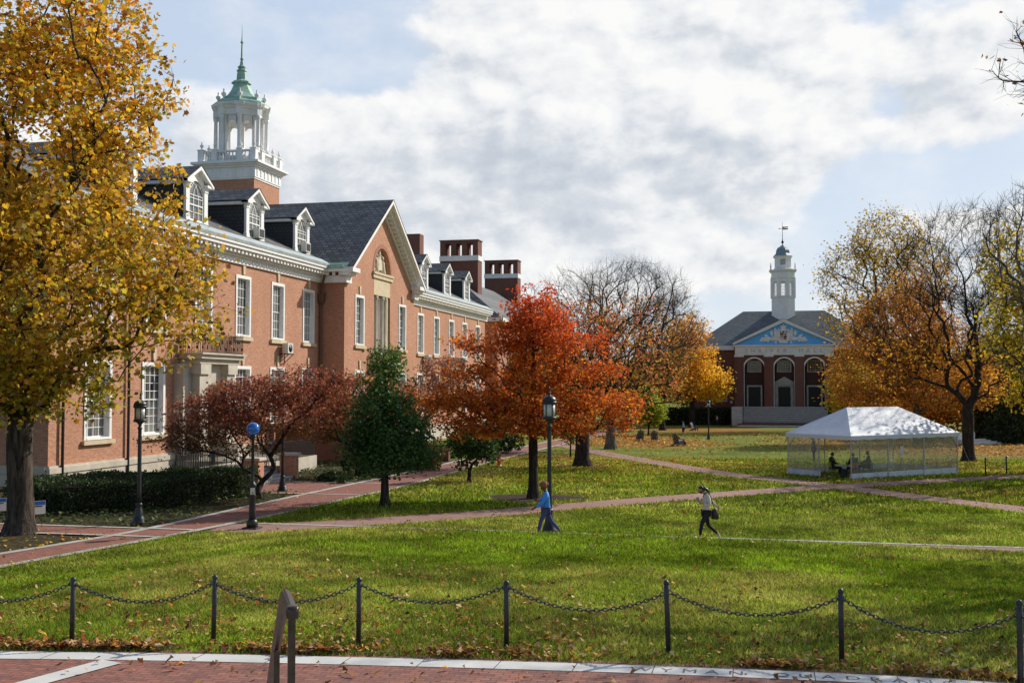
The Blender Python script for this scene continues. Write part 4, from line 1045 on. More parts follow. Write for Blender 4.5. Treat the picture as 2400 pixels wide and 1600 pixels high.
def palette(cols, w): 
    cols = np.array(cols); w = np.array(w, float); w /= w.sum()
    def f(n, r, jit=.3):
        n = n if np.isscalar(n) else len(n)
        return cols[r.choice(len(cols), n, p=w)]*(1-jit+2*jit*r.random(n))[:, None]
    return f
def lat(dl, dc=0.0): return (dl*CT-dc*ST, dl*ST+dc*CT)      # offsets seen from the terrace: to the right / away
def blob(dl, dc, z, rl, rz, w=1.0, rd=None):
    x, y = lat(dl, dc); return (x, y, z, rl, rd or rl, rz, w)
GOLD, ORANGE, OLIVE, BROWN, LIME, RED = (.62, .36, .025), (.60, .20, .02), (.22, .24, .03), (.23, .09, .025), (.40, .40, .035), (.55, .05, .025)
# 1. the big sycamore at the left edge
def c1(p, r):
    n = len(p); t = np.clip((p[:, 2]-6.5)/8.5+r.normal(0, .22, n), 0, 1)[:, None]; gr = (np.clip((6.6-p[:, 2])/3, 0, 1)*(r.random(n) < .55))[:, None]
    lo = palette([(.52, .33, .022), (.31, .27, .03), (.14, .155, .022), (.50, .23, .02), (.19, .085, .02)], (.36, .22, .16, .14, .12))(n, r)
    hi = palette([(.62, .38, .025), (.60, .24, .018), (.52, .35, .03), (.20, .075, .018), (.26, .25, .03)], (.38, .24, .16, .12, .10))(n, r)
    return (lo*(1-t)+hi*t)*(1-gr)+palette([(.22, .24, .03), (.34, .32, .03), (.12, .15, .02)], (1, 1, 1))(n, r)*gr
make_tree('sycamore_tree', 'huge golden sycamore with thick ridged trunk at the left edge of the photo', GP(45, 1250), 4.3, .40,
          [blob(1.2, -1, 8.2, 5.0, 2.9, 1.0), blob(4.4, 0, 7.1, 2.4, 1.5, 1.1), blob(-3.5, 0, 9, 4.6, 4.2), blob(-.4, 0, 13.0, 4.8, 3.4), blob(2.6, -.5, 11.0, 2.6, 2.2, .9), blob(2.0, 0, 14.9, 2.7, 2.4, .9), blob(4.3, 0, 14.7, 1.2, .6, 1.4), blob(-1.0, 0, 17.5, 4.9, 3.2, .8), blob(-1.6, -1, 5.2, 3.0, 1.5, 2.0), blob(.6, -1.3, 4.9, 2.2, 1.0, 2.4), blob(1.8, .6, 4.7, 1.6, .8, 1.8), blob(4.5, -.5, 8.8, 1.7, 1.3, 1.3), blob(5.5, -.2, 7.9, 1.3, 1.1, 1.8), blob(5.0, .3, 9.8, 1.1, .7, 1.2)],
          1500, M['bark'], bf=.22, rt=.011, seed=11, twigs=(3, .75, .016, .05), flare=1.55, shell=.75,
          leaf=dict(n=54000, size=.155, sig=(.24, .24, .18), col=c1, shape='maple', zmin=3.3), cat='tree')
# 2. dark red Japanese maples in front of the hall
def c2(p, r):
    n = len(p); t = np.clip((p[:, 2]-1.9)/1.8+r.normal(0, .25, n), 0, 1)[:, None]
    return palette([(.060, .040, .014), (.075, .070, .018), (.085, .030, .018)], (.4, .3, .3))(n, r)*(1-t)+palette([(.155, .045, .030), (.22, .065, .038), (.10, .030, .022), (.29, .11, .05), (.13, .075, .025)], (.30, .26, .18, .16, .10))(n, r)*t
b = AT(700, 1140, X=-24.6); bx, by = -23.4, 53.0
b2 = AT(606, 1105, c=47.6)
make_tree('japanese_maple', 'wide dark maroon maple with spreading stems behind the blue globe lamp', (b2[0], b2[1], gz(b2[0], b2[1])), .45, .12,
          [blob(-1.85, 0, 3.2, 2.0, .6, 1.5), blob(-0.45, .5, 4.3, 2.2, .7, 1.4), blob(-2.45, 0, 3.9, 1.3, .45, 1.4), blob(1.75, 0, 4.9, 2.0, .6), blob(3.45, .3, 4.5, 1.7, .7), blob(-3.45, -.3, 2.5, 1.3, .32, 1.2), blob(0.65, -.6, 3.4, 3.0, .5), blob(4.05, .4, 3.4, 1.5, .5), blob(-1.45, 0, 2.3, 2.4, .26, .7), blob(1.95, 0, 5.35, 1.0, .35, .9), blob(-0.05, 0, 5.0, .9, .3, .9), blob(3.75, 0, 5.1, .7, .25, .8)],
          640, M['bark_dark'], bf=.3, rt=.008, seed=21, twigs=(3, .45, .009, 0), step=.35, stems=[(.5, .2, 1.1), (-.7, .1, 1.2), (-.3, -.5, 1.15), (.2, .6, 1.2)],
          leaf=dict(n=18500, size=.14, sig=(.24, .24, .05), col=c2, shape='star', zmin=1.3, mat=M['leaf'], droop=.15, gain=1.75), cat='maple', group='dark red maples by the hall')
b3 = AT(842, 1090, c=61)
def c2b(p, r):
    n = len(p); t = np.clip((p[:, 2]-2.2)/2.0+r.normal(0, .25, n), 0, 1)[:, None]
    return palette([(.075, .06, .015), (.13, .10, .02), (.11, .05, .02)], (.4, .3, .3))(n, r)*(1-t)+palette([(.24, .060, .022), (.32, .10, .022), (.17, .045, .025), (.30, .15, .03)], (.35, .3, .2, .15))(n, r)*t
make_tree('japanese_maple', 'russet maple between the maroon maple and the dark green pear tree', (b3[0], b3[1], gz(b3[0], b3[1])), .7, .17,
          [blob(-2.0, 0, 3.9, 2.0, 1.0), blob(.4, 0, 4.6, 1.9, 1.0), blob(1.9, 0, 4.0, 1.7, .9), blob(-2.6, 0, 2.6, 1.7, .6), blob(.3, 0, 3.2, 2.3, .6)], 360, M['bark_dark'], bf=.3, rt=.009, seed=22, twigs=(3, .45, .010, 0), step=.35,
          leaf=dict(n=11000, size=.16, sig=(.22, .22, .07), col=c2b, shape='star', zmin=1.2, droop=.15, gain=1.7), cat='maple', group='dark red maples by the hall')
b4 = AT(1018, 1058, c=76)
def c2c(p, r): n = len(p); return palette([(.23, .075, .05), (.30, .11, .06), (.16, .05, .03), (.24, .12, .04)], (.35, .3, .2, .15))(n, r)
make_tree('japanese_maple', 'thin pinkish brown tree standing right of the dark green pear tree', (b4[0], b4[1], gz(b4[0], b4[1])), 1.2, .12,
          [blob(-.6, 0, 4.6, 1.6, 1.4), blob(.5, 0, 6.0, 1.4, 1.2), blob(-.8, 0, 3.0, 1.3, .8), blob(1.4, 0, 4.6, 1.1, 1.0)], 260, M['bark_grey'], bf=.2, rt=.009, seed=23, twigs=(3, .5, .012, .1), step=.4,
          leaf=dict(n=4600, size=.17, sig=(.2, .2, .1), col=c2c, shape='star', zmin=1.5), cat='maple', group='dark red maples by the hall')
# 3. dark green pear tree
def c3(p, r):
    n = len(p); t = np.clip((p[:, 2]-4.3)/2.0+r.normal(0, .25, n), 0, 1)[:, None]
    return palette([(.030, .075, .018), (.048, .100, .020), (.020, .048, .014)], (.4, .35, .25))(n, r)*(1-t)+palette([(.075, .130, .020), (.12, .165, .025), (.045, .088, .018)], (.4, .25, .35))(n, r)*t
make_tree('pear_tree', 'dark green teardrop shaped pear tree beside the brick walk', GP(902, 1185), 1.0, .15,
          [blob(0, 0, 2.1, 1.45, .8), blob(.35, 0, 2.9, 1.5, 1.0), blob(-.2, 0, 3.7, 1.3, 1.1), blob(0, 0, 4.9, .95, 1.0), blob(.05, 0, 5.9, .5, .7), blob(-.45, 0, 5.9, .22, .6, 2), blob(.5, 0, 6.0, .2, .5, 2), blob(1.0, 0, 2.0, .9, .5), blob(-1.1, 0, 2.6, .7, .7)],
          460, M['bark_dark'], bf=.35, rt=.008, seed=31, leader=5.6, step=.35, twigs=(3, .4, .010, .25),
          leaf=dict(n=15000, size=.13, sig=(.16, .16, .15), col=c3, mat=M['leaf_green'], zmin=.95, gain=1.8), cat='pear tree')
# 4. the red gum
def c4(p, r):
    n = len(p); l = p[:, 0]*CT+p[:, 1]*ST
    t = np.clip((p[:, 2]-5.9)/3.6+l*.08+r.normal(0, .25, n), 0, 1)[:, None]
    return palette([(.46, .110, .014), (.36, .085, .014), (.52, .19, .018), (.24, .065, .014), (.26, .14, .02)], (.36, .24, .17, .13, .10))(n, r)*(1-t)+palette([(.60, .060, .018), (.56, .105, .016), (.48, .035, .025), (.34, .045, .018)], (.36, .32, .18, .14))(n, r)*t
make_tree('red_maple', 'brilliant orange red tree in the middle of the near lawn', GP(1250, 1167), 2.6, .20,
          [blob(-.5, 0, 8.6, .55, .55), blob(.5, 0, 8.7, .5, .6), blob(.1, 0, 7.9, 1.2, .6), blob(-.1, 0, 7.2, 1.7, .6), blob(-2.0, 0, 6.7, 1.5, .40), blob(1.8, 0, 6.8, 1.5, .42), blob(.2, 0, 6.2, 1.5, .5), blob(-2.9, 0, 5.5, 1.3, .36), blob(2.4, 0, 5.5, 1.6, .40), blob(-.2, 0, 5.1, 1.9, .45), blob(-2.7, 0, 4.2, 2.1, .48, 1.2), blob(.2, -.3, 4.1, 2.3, .5), blob(2.9, 0, 4.1, 2.0, .42), blob(4.0, 0, 3.5, .8, .3), blob(-4.3, 0, 3.9, .9, .35), blob(1.4, -.5, 3.15, 1.8, .34), blob(-1.7, -.5, 3.1, 2.3, .40), blob(3.1, -.2, 3.1, 1.0, .26)],
          800, M['bark_dark'], bf=.35, rt=.009, seed=42, leader=6.8, step=.4, twigs=(3, .5, .011, .0),
          leaf=dict(n=31000, size=.135, sig=(.18, .18, .07), col=c4, zmin=1.9, droop=.3, gain=1.45), cat='red tree')
# 5. little green tree under it
make_tree('magnolia_tree', 'small glossy green multi-stemmed tree left of the orange hydrant', GP(1100, 1128), .55, .08,
          [blob(-.1, 0, 1.9, 1.0, .7), blob(.7, 0, 1.5, .8, .5), blob(-.5, 0, 2.5, .7, .5), blob(.9, 0, 2.3, .7, .6), blob(-.45, 0, 1.0, .35, .3, .5)], 150, M['bark_dark'], bf=.2, rt=.008, seed=51, twigs=(2, .35, .012, .1), step=.3,
          stems=[(.15, 0, .9), (-.2, .1, 1.0)], leaf=dict(n=2600, size=.19, sig=(.15, .15, .13), col=palette([(.035, .075, .015), (.06, .11, .02), (.022, .05, .012)], (.4, .3, .3)), mat=M['leaf_green'], zmin=.5), cat='magnolia')
b5 = GP(1337, 1070)
make_tree('magnolia_tree', 'tiny slim green tree just left of the thick trunk behind the red tree', b5, .8, .06, [blob(0, 0, 1.9, .8, .7), blob(.3, 0, 2.6, .6, .6)], 80, M['bark_dark'], seed=52, rt=.008, twigs=(2, .4, .012, .1),
          leaf=dict(n=900, size=.2, sig=(.15, .15, .13), col=palette([(.07, .11, .018), (.11, .14, .02)], (.5, .5)), mat=M['leaf_green']), cat='magnolia')
# 6. trees behind it: a half bare broad tree, a bare tree, the yellow maple and others near the far hall
def sparse(frac): return lambda s, r: r.random(len(s)) < frac
def c6(p, r):
    n = len(p); t = np.clip((p[:, 2]-3)/5+r.normal(0, .3, n), 0, 1)[:, None]
    return palette([(.16, .15, .02), (.30, .22, .03), (.44, .12, .04), (.50, .20, .03)], (.4, .25, .2, .15))(n, r)*(1-t)+palette([(.50, .13, .06), (.42, .20, .04), (.28, .16, .04)], (.4, .3, .3))(n, r)*t
make_tree('broad_tree', 'thick trunked tree with thinning olive and coral leaves behind the red tree', GP(1365, 1092), 3.4, .44,
          [blob(1.5, 0, 6.5, 4.2, 2.6), blob(-1.0, 0, 8.5, 3.6, 2.4), blob(4.2, 0, 5.0, 3.0, 1.5), blob(3.0, 0, 8.5, 3.0, 2.2, .7), blob(-2.5, 1, 5.5, 2.2, 1.3, .6)], 900, M['bark_dark'], bf=.25, rt=.012, seed=61, twigs=(3, .8, .018, .1), shell=.8,
          leaf=dict(n=5200, size=.20, sig=(.25, .25, .2), col=c6, zmin=2.2))
make_tree('bare_tree', 'tall leafless tree with fanned grey branches behind the red tree', GP(1432, 1052), 4.0, .42,
          [blob(-3.6, 0, 12.2, 3.6, 3.2, .8), blob(1.5, 0, 13.0, 4.6, 3.3), blob(5.0, 0, 10.0, 3.2, 3.4), blob(-5.5, 0, 11.0, 2.4, 2.0, .7), blob(0, 0, 9.0, 5.0, 2.4, .6), blob(5.2, 0, 13.0, 2.2, 2.4, .8)], 1500, M['bark_grey'], bf=.45, rt=.014, seed=62, twigs=(5, 1.25, .015, .35), shell=.6, minr=.008,
          leaf=dict(n=1500, size=.22, sig=(.3, .3, .3), col=palette([(.30, .16, .05), (.24, .10, .03)], (.5, .5)), sel=lambda s, r: s[:, 2] < 13))
def c7(p, r):
    n = len(p); t = np.clip((p[:, 2]-4)/7+r.normal(0, .25, n), 0, 1)[:, None]
    return palette([(.60, .38, .02), (.66, .44, .03), (.46, .28, .02), (.52, .22, .02)], (.4, .25, .2, .15))(n, r)*(1-t)+palette([(.56, .26, .025), (.46, .19, .02), (.58, .36, .03)], (.4, .3, .3))(n, r)*t
make_tree('yellow_maple', 'bright yellow maple standing left of the steps of the far pedimented building', GP(1622, 1000), 4.4, .40,
          [blob(0, 0, 7.0, 5.8, 2.6), blob(-.8, 0, 10.5, 4.6, 3.0), blob(-.5, 0, 14.2, 3.0, 2.6, .8), blob(3.0, 0, 6.4, 3.4, 1.7), blob(-4.6, 0, 9.0, 3.4, 2.4), blob(-2.0, 0, 13.0, 2.6, 2.0, .7)], 800, M['bark_dark'], bf=.25, rt=.014, seed=71, twigs=(2, .9, .03, .1), shell=.7,
          leaf=dict(n=19000, size=.36, sig=(.45, .45, .35), col=c7, zmin=2.6, shape='diamond', gain=1.6), cat='maple')
make_tree('orange_maple', 'faded orange tree between the bare tree and the bright yellow maple', GP(1553, 1008), 4.0, .36,
          [blob(-1.0, 0, 7.5, 4.5, 2.8), blob(0, 0, 11.0, 4.0, 2.8), blob(.5, 0, 14.2, 2.4, 1.8, .7)], 560, M['bark_dark'], bf=.25, rt=.014, seed=72, twigs=(3, 1.0, .03, .2), shell=.7,
          leaf=dict(n=4200, size=.30, sig=(.4, .4, .3), col=palette([(.42, .16, .04), (.44, .24, .03), (.28, .14, .03), (.32, .24, .04)], (.3, .3, .2, .2)), zmin=3), cat='maple')
make_tree('lime_tree', 'small lime green sapling behind the wooden lawn chairs', GP(1520, 1020), .9, .10, [blob(0, 0, 3.2, 1.7, 1.2), blob(.2, 0, 4.6, 1.2, 1.2), blob(.4, 0, 2.4, 1.7, .7)], 160, M['bark_dark'], seed=73, rt=.012, twigs=(2, .6, .02, .1),
          leaf=dict(n=3600, size=.30, sig=(.3, .3, .25), col=palette([(.26, .30, .025), (.18, .23, .02), (.33, .33, .03)], (.4, .3, .3)), zmin=1.1), cat='tree')
# 7. the right-hand group
T7 = GP(2270, 1082)
make_tree('bare_tree', 'large dark trunked tree losing its leaves behind the white tent', T7, 3.6, .38,
          [blob(-2.5, 0, 9.5, 5.4, 3.0), blob(.5, 0, 14.0, 5.0, 4.0), blob(4.0, 0, 10.0, 4.2, 3.2), blob(-4.6, 0, 6.6, 2.6, 1.8, .7), blob(3.2, 0, 5.8, 3.4, 1.6, .7)], 1900, M['bark_dark'], bf=.45, rt=.007, seed=81, twigs=(5, 1.05, .017, .3), minr=.009,
          leaf=dict(n=1800, size=.22, sig=(.3, .3, .25), col=palette([(.55, .22, .02), (.58, .32, .025), (.36, .12, .03)], (.4, .35, .25)), sel=lambda s, r: s[:, 2] < 8.5, zmin=3))
p8 = GP(2150, 1040)
def c8(p, r):
    n = len(p); l = p[:, 0]*CT+p[:, 1]*ST
    return palette([(.52, .22, .025), (.54, .30, .03), (.38, .155, .03), (.30, .20, .04), (.48, .13, .035)], (.34, .24, .20, .12, .10))(n, r)
make_tree('orange_maple', 'broad orange and gold tree left of the dark trunk behind the white tent', p8, 3.2, .42,
          [blob(-4.8, 0, 7.0, 4.0, 3.0), blob(-1.5, 0, 11.0, 4.8, 3.8), blob(1.0, 0, 15.0, 3.0, 2.6, .6), blob(3.0, 0, 8.0, 4.5, 3.4), blob(-6.0, 0, 4.6, 2.4, 1.6), blob(1.5, 0, 4.8, 5.0, 1.6), blob(6, 0, 5.2, 3, 1.6)], 1300, M['bark_grey'], bf=.3, rt=.010, seed=82, twigs=(4, 1.0, .02, .2), shell=.7,
          leaf=dict(n=33000, size=.24, sig=(.45, .45, .35), col=c8, zmin=2.0), cat='maple')
make_tree('linden_tree', 'tall thin-leaved yellow tree right of the roof of the far pedimented building', GP(2085, 1006), 5.0, .45,
          [blob(-4.5, 0, 22.0, 5.5, 5.0), blob(0, 0, 27.0, 5.0, 4.5), blob(4.5, 0, 23.0, 5.0, 5.0), blob(-6.0, 0, 15.0, 3.6, 2.6, .7), blob(0, 0, 16, 6, 4, .7)], 1100, M['bark_dark'], bf=.4, rt=.020, seed=83, twigs=(3, 1.6, .035, .2), minr=.016,
          leaf=dict(n=8000, size=.36, sig=(.55, .55, .45), col=palette([(.46, .28, .03), (.36, .24, .035), (.50, .32, .03)], (.4, .35, .25))), cat='tree')
make_tree('yellow_maple', 'dense yellow and olive tree at the right edge of the photo', W(66, 31.5)+(gz(*W(66, 31.5)),), 3.0, .36,
          [blob(0, 0, 8.5, 3.4, 3.0), blob(-1.0, 0, 12.0, 2.6, 2.4), blob(1.5, 0, 5.0, 3.2, 1.8)], 420, M['bark_dark'], bf=.3, rt=.012, seed=84, twigs=(3, .8, .02, .2),
          leaf=dict(n=9000, size=.25, sig=(.3, .3, .25), col=palette([(.58, .40, .02), (.40, .32, .025), (.22, .20, .02)], (.4, .3, .3)), zmin=2.4), cat='maple')
make_tree('bare_tree', 'leafless grey tree rising at the right edge of the photo', W(60, 30.5)+(gz(*W(60, 30.5)),), 3.4, .38,
          [blob(-1.5, 0, 12.5, 3.8, 3.6), blob(1.5, 0, 9, 4.0, 3.0), blob(-2.5, 0, 7.0, 3.0, 1.8, .6)], 1100, M['bark_grey'], bf=.45, rt=.012, seed=85, twigs=(4, 1.0, .016, .35), minr=.009)
# a nearer bare tree outside the frame on the right; one long limb reaches into view and its shadow falls across the lawn
nb = W(27.5, 18.6); nb = (*nb, gz(*nb))
make_tree('bare_tree', 'near bare tree whose lone dark branch hangs into the top right of the photo', nb, 5.0, .34,
          [blob(-4.4, 1.0, 13.0, 1.7, 1.3, 2.0), blob(-1.5, 1.0, 13.5, 1.6, 1.6, .8), blob(1.0, 0, 12.5, 3.0, 3.0), blob(2.5, 0, 9.5, 3.0, 2.2)], 520, M['bark_dark'], bf=.35, rt=.010, seed=86, twigs=(3, .65, .011, .2), minr=.006,
          leaf=dict(n=500, size=.16, sig=(.2, .2, .2), col=palette([(.28, .14, .04), (.22, .09, .03)], (.5, .5))))

for i, (c_, a_, lab) in enumerate(((24, 17.0, 'leafy tree standing outside the right edge, nearer one, shading the front lawn'), (33, 23.0, 'leafy tree standing outside the right edge, farther one, shading the front lawn'))):
    q = W(c_, a_); make_tree('shade_tree', lab, (*q, gz(*q)), 3.6, .3, [blob(0, 0, 8.5, 3.4, 2.2), blob(-1.2, 0, 11, 2.4, 1.8), blob(1.8, .8, 7, 2.6, 1.6)], 320, M['bark_dark'], seed=90+i, twigs=(2, .8, .018, .1), leaf=dict(n=2600, size=.20, sig=(.3, .3, .25), col=c8, zmin=2.4), group='trees outside the frame on the right')
# ------------------------------------------------------------------ the far pedimented building
YS = 185.0
def S(zx, zy, Y=YS): p = AT(1600+zx/3.016, 500+zy/3.016, Y=Y); return p[0], p[2]
GS = gz(3.2, YS)
far = empty('pedimented_hall', (S(719, 1400)[0], YS, GS), label='dark brick hall with blue pediment, three tall arches, broad steps and white cupola', cat='building')
fx = far.location[0]
mz = lambda zy: S(719, zy)[1]
mx = lambda zx: S(zx, 1200)[0]
zB = mz(1366); zA0 = mz(1000); zA1 = mz(938); zAp = mz(752)
xl, xr = mx(376), mx(1066)
arcs = [mx(507), mx(719), mx(934)]; hw = (mx(578)-mx(437))/2; zsp = mz(1092)
# front wall with arched openings
w_ = MB(); yw = YS
edges = sorted({xl, xr, *[a+hw*cos(pi*k/14) for a in arcs for k in range(15)]})
for a, b in zip(edges[:-1], edges[1:]):
    m_ = (a+b)/2; hit = [c for c in arcs if abs(m_-c) < hw]
    if hit:
        c = hit[0]; za, zb2 = [zsp+sqrt(max(0, hw**2-(q-c)**2)) for q in (a, b)]
        w_.quad((a, yw, za), (b, yw, zb2), (b, yw, zA0), (a, yw, zA0)); w_.quad((a, yw, za), (b, yw, zb2), (b, yw+1.2, zb2), (a, yw+1.2, za))
    else: w_.quad((a, yw, zB), (b, yw, zB), (b, yw, zA0), (a, yw, zA0))
for c in arcs:
    for s in (-1, 1): w_.quad((c+s*hw, yw, zB), (c+s*hw, yw+1.2, zB), (c+s*hw, yw+1.2, zsp), (c+s*hw, yw, zsp))
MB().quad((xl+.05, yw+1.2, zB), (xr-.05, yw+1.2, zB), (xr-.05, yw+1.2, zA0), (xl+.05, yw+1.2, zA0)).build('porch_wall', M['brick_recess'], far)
for s in (xl, xr): w_.quad((s, yw, GS-1), (s, yw+3.4, GS-1), (s, yw+3.4, zA1), (s, yw, zA1))
w_.quad((xl, yw, GS-1), (xr, yw, GS-1), (xr, yw, zB), (xl, yw, zB))
for zx in (400, 610, 826, 1042):            # shallow brick pilasters
    x = mx(zx); w_.box(x-.75, x+.75, yw-.16, yw-.002, zB+.002, zA0-.05)
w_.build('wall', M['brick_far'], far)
wg = MB(); WX0, WX1 = fx-14.6, fx+14.6
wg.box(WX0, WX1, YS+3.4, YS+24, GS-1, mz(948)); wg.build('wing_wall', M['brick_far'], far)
for c in arcs:
    am = MB(); N = 18; t = .22
    for k in range(N):
        a, b = pi*k/N, pi*(k+1)/N
        am.prism([(c+r*cos(q), zsp+r*sin(q)) for r, q in ((hw-.02, a), (hw+t, a), (hw+t, b), (hw-.02, b))], yw-.06, yw+.10, 'y')
    for s in (-1, 1): am.box(c+s*(hw-.02), c+s*(hw+t), yw-.06, yw+.10, zB+.01, zsp)
    am.build('arch_moulding', M['white_old'], far)
    wn = MB(); hx = .95; z0, z1 = mz(1122), mz(1034)
    wn.box(c-hx-.2, c-hx, yw+1.02, yw+1.198, z0, z1); wn.box(c+hx, c+hx+.2, yw+1.02, yw+1.198, z0, z1); wn.box(c-hx, c+hx, yw+1.02, yw+1.198, z0, z0+.16); wn.box(c-hx, c+hx, yw+1.02, yw+1.198, z1-.16, z1)
    for k in range(1, 5): wn.box(c-hx+2*hx*k/5-.02, c-hx+2*hx*k/5+.02, yw+1.11, yw+1.15, z0+.16, z1-.16)
    for k in range(1, 5): z = z0+(z1-z0)*k/5; wn.box(c-hx, c+hx, yw+1.115, yw+1.155, z-.02, z+.02)
    o = wn.build('window', M['kerb'], far); MB().box(c-hx, c+hx, yw+1.16, yw+1.197, z0+.1, z1-.1).build('pane', M['glass_dark'], o)
    d = MB(); dx = .98; zt = mz(1225)
    d.box(c-dx, c+dx, yw+1.0, yw+1.18, zB+.01, zt)
    for x in (c-.03,): d.box(x, x+.06, yw+.96, yw+.999, zB+.01, zt)
    do = d.build('door', M['door_glass'], far)
    f = MB(); e = .26
    for s in (-1, 1): f.box(c+s*dx, c+s*(dx+e), yw+.90, yw+1.19, zB+.01, zt)
    f.box(c-dx-e, c+dx+e, yw+.90, yw+1.19, zt, zt+e)
    if c == arcs[1]:
        f.box(c-dx-.55, c+dx+.55, yw+.7, yw+1.19, zt+e, zt+e+.45); zz = zt+e+.45
        f.prism([(c-dx-.65, zz), (c+dx+.65, zz), (c, zz+.95)], yw+.6, yw+1.19, 'y')
        for s in (-1, 1): f.box(c+s*(dx+e+.002), c+s*(dx+.5), yw+.85, yw+1.19, zB+.01, zt+e-.002)
    f.build('door_surround', M['kerb'], do)
en = MB(); en.box(xl-.1, xr+.1, yw-.28, yw+3.4, zA0, zA1); en.box(xl-.3, xr+.3, yw-.55, yw+3.4, zA1+.002, zA1+.22)
eno = en.build('entablature', M['white_old'], far)
M['engraved'] = simple('engraved_letters', (.42, .42, .43), .8, .1)
lt = letters_at('SHRIVER HALL', .95, M['engraved'], 'engraved_name', lambda s, t: (s, yw-.285, zA0+.38+t), 2.2)
_xs = [v[0] for v in lt.v]; _c = (min(_xs)+max(_xs))/2; lt.v = [(v[0]-_c+fx, v[1], v[2]) for v in lt.v]
lt.build('lettering', M['engraved'], eno)
for zx in (400, 610, 826, 1042): x = mx(zx); MB().box(x-.78, x+.78, yw-.27, yw-.002, zA0-.28, zA0-.002).build('capital', M['white_old'], far)
pm = MB(); ex = .35; zp = zA1+.22
pm.prism([(xl-.2, zp), (xr+.2, zp), (fx, zAp-.35)], yw-.12, yw+8, 'y'); pm.build('tympanum', M['blue_sky_paint'], far)
pk = MB()
for s, xe in ((-1, xl-.45), (1, xr+.45)):
    pk.prism([(xe, zp-.02), (xe, zp+.36), (fx, zAp+.18), (fx, zAp-.42)], yw-.6, yw-.13, 'y')
pk.build('pediment_cornice', M['white_old'], far)
pr_ = MB()
for s, xe in ((-1, xl-.55), (1, xr+.55)): pr_.quad((xe, yw-.62, zp+.39), (fx, yw-.62, zAp+.21), (fx, yw+13, zAp+.21), (xe, yw+13, zp+.39))
pr_.build('pediment_roof', M['slate_far'], far)
# carved coat of arms of the pediment
cx0, cz0 = mx(716), mz(862)
cr = MB(); y0, y1 = yw-.30, yw-.125
def relief(pts, d=.14, off=0): cr.prism([(cx0+x, cz0+z) for x, z in pts], yw-.125-d-off, yw-.125, 'y')
def puff(x, z, rx, rz, d=.16): cr.sphere((cx0+x, yw-.13, cz0+z), (rx, d, rz), 10, 8)
for s in (-1, 1):
    relief([(s*.45, -.9), (s*1.9, -.85), (s*2.0, -.35), (s*1.3, .0), (s*.5, -.1)], .12)
    for k, (x, h, w) in enumerate(((.72, 1.0, .17), (1.02, .85, .16), (1.32, 1.15, .17))):
        cr.prism([(cx0+s*(x-w), cz0-.3), (cx0+s*(x+w), cz0-.3), (cx0+s*(x+w*.7), cz0+h*.95), (cx0+s*(x-w*.7), cz0+h*.95)], yw-.32, yw-.125, 'y'); puff(s*x, h*.95, .12, .16)
    puff(s*1.85, .45, .26, .38); puff(s*1.78, .1, .2, .25)
    for k, (x, z, r) in enumerate(((2.2, -.55, .36), (2.55, -.35, .34), (2.9, -.62, .36), (3.25, -.5, .34), (3.5, -.78, .30), (3.0, -.85, .25), (2.45, -.85, .28), (2.75, -.05, .28))): puff(s*x, z, r, r*.8)
    for k in range(7): puff(s*(1.0+k*.2), -.62-.06*((k % 2)), .09, .28, .2)
    puff(s*1.2, -1.15, .16, .2)
relief([(-.62, -1.25), (.62, -1.25), (.7, -.95), (.5, -.7), (-.5, -.7), (-.7, -.95)], .2)
for x in (-.45, -.2, .1, .35, .5): puff(x, -1.15, .13, .14, .2)
relief([(-.5, .72), (.5, .72), (.55, .95), (.32, 1.1), (.42, 1.35), (.3, 1.55), (-.3, 1.55), (-.42, 1.35), (-.32, 1.1), (-.55, .95)], .16); puff(0, 1.68, .1, .22); puff(-.4, 1.5, .12, .1); puff(.4, 1.5, .12, .1)
cro = cr.build('carved_arms', M['crest_white'], far)
YB = yw-.30
def shieldpart(name, pts, m, off=.02): MB().prism([(cx0+x, cz0+z) for x, z in pts], YB-off, YB-.001 if off < .03 else YB-.021, 'y').build(name, m, cro)
M['gold'] = simple('gold_paint', (.42, .26, .05), .5, .1); M['crimson'] = simple('crimson_paint', (.30, .02, .03), .5, .1); M['soft_black'] = simple('black_paint', (.02, .018, .018), .5, .1)
MB().prism([(cx0+x, cz0+z) for x, z in ((-.58, .68), (.58, .68), (.56, -.05), (.35, -.55), (0, -.78), (-.35, -.55), (-.56, -.05))], YB-.0, yw-.126, 'y').build('shield', M['crest_white'], cro)
shieldpart('shield_field', [(-.55, .42), (0.0, .42), (0, -.02), (-.54, -.02)], M['soft_black'])
shieldpart('shield_field', [(.01, .42), (.55, .42), (.54, -.02), (.01, -.02)], M['crest_white'])
shieldpart('shield_field', [(-.54, -.03), (-.01, -.03), (-.01, -.74), (-.33, -.54)], M['crest_white'])
shieldpart('shield_field', [(.0, -.03), (.54, -.03), (.34, -.54), (0, -.75)], M['soft_black'])
shieldpart('shield_band', [(-.57, .66), (.57, .66), (.57, .44), (-.57, .44)], M['soft_black'])
def bit(pts, m): shieldpart('shield_charge', pts, m, .04)
for x in (-.44, .16): bit([(x, .46), (x+.26, .46), (x+.26, .64), (x, .64)], M['crest_white'])
for k in range(4): x = -.5+k*.13; bit([(x, .40-.0*k), (x+.06, .40), (x+.06+.0, .20), (x, .20)], M['gold']); bit([(x+.06, .19), (x+.12, .19), (x+.12, 0), (x+.06, 0)], M['gold'])
for k in range(3): x = .04+k*.15; bit([(x, -.06), (x+.08, -.06), (x+.02, -.30), (x, -.30)], M['gold']); bit([(x*.7+.06, -.32), (x*.7+.13, -.32), (x*.5+.06, -.6), (x*.5+.02, -.6)], M['gold'])
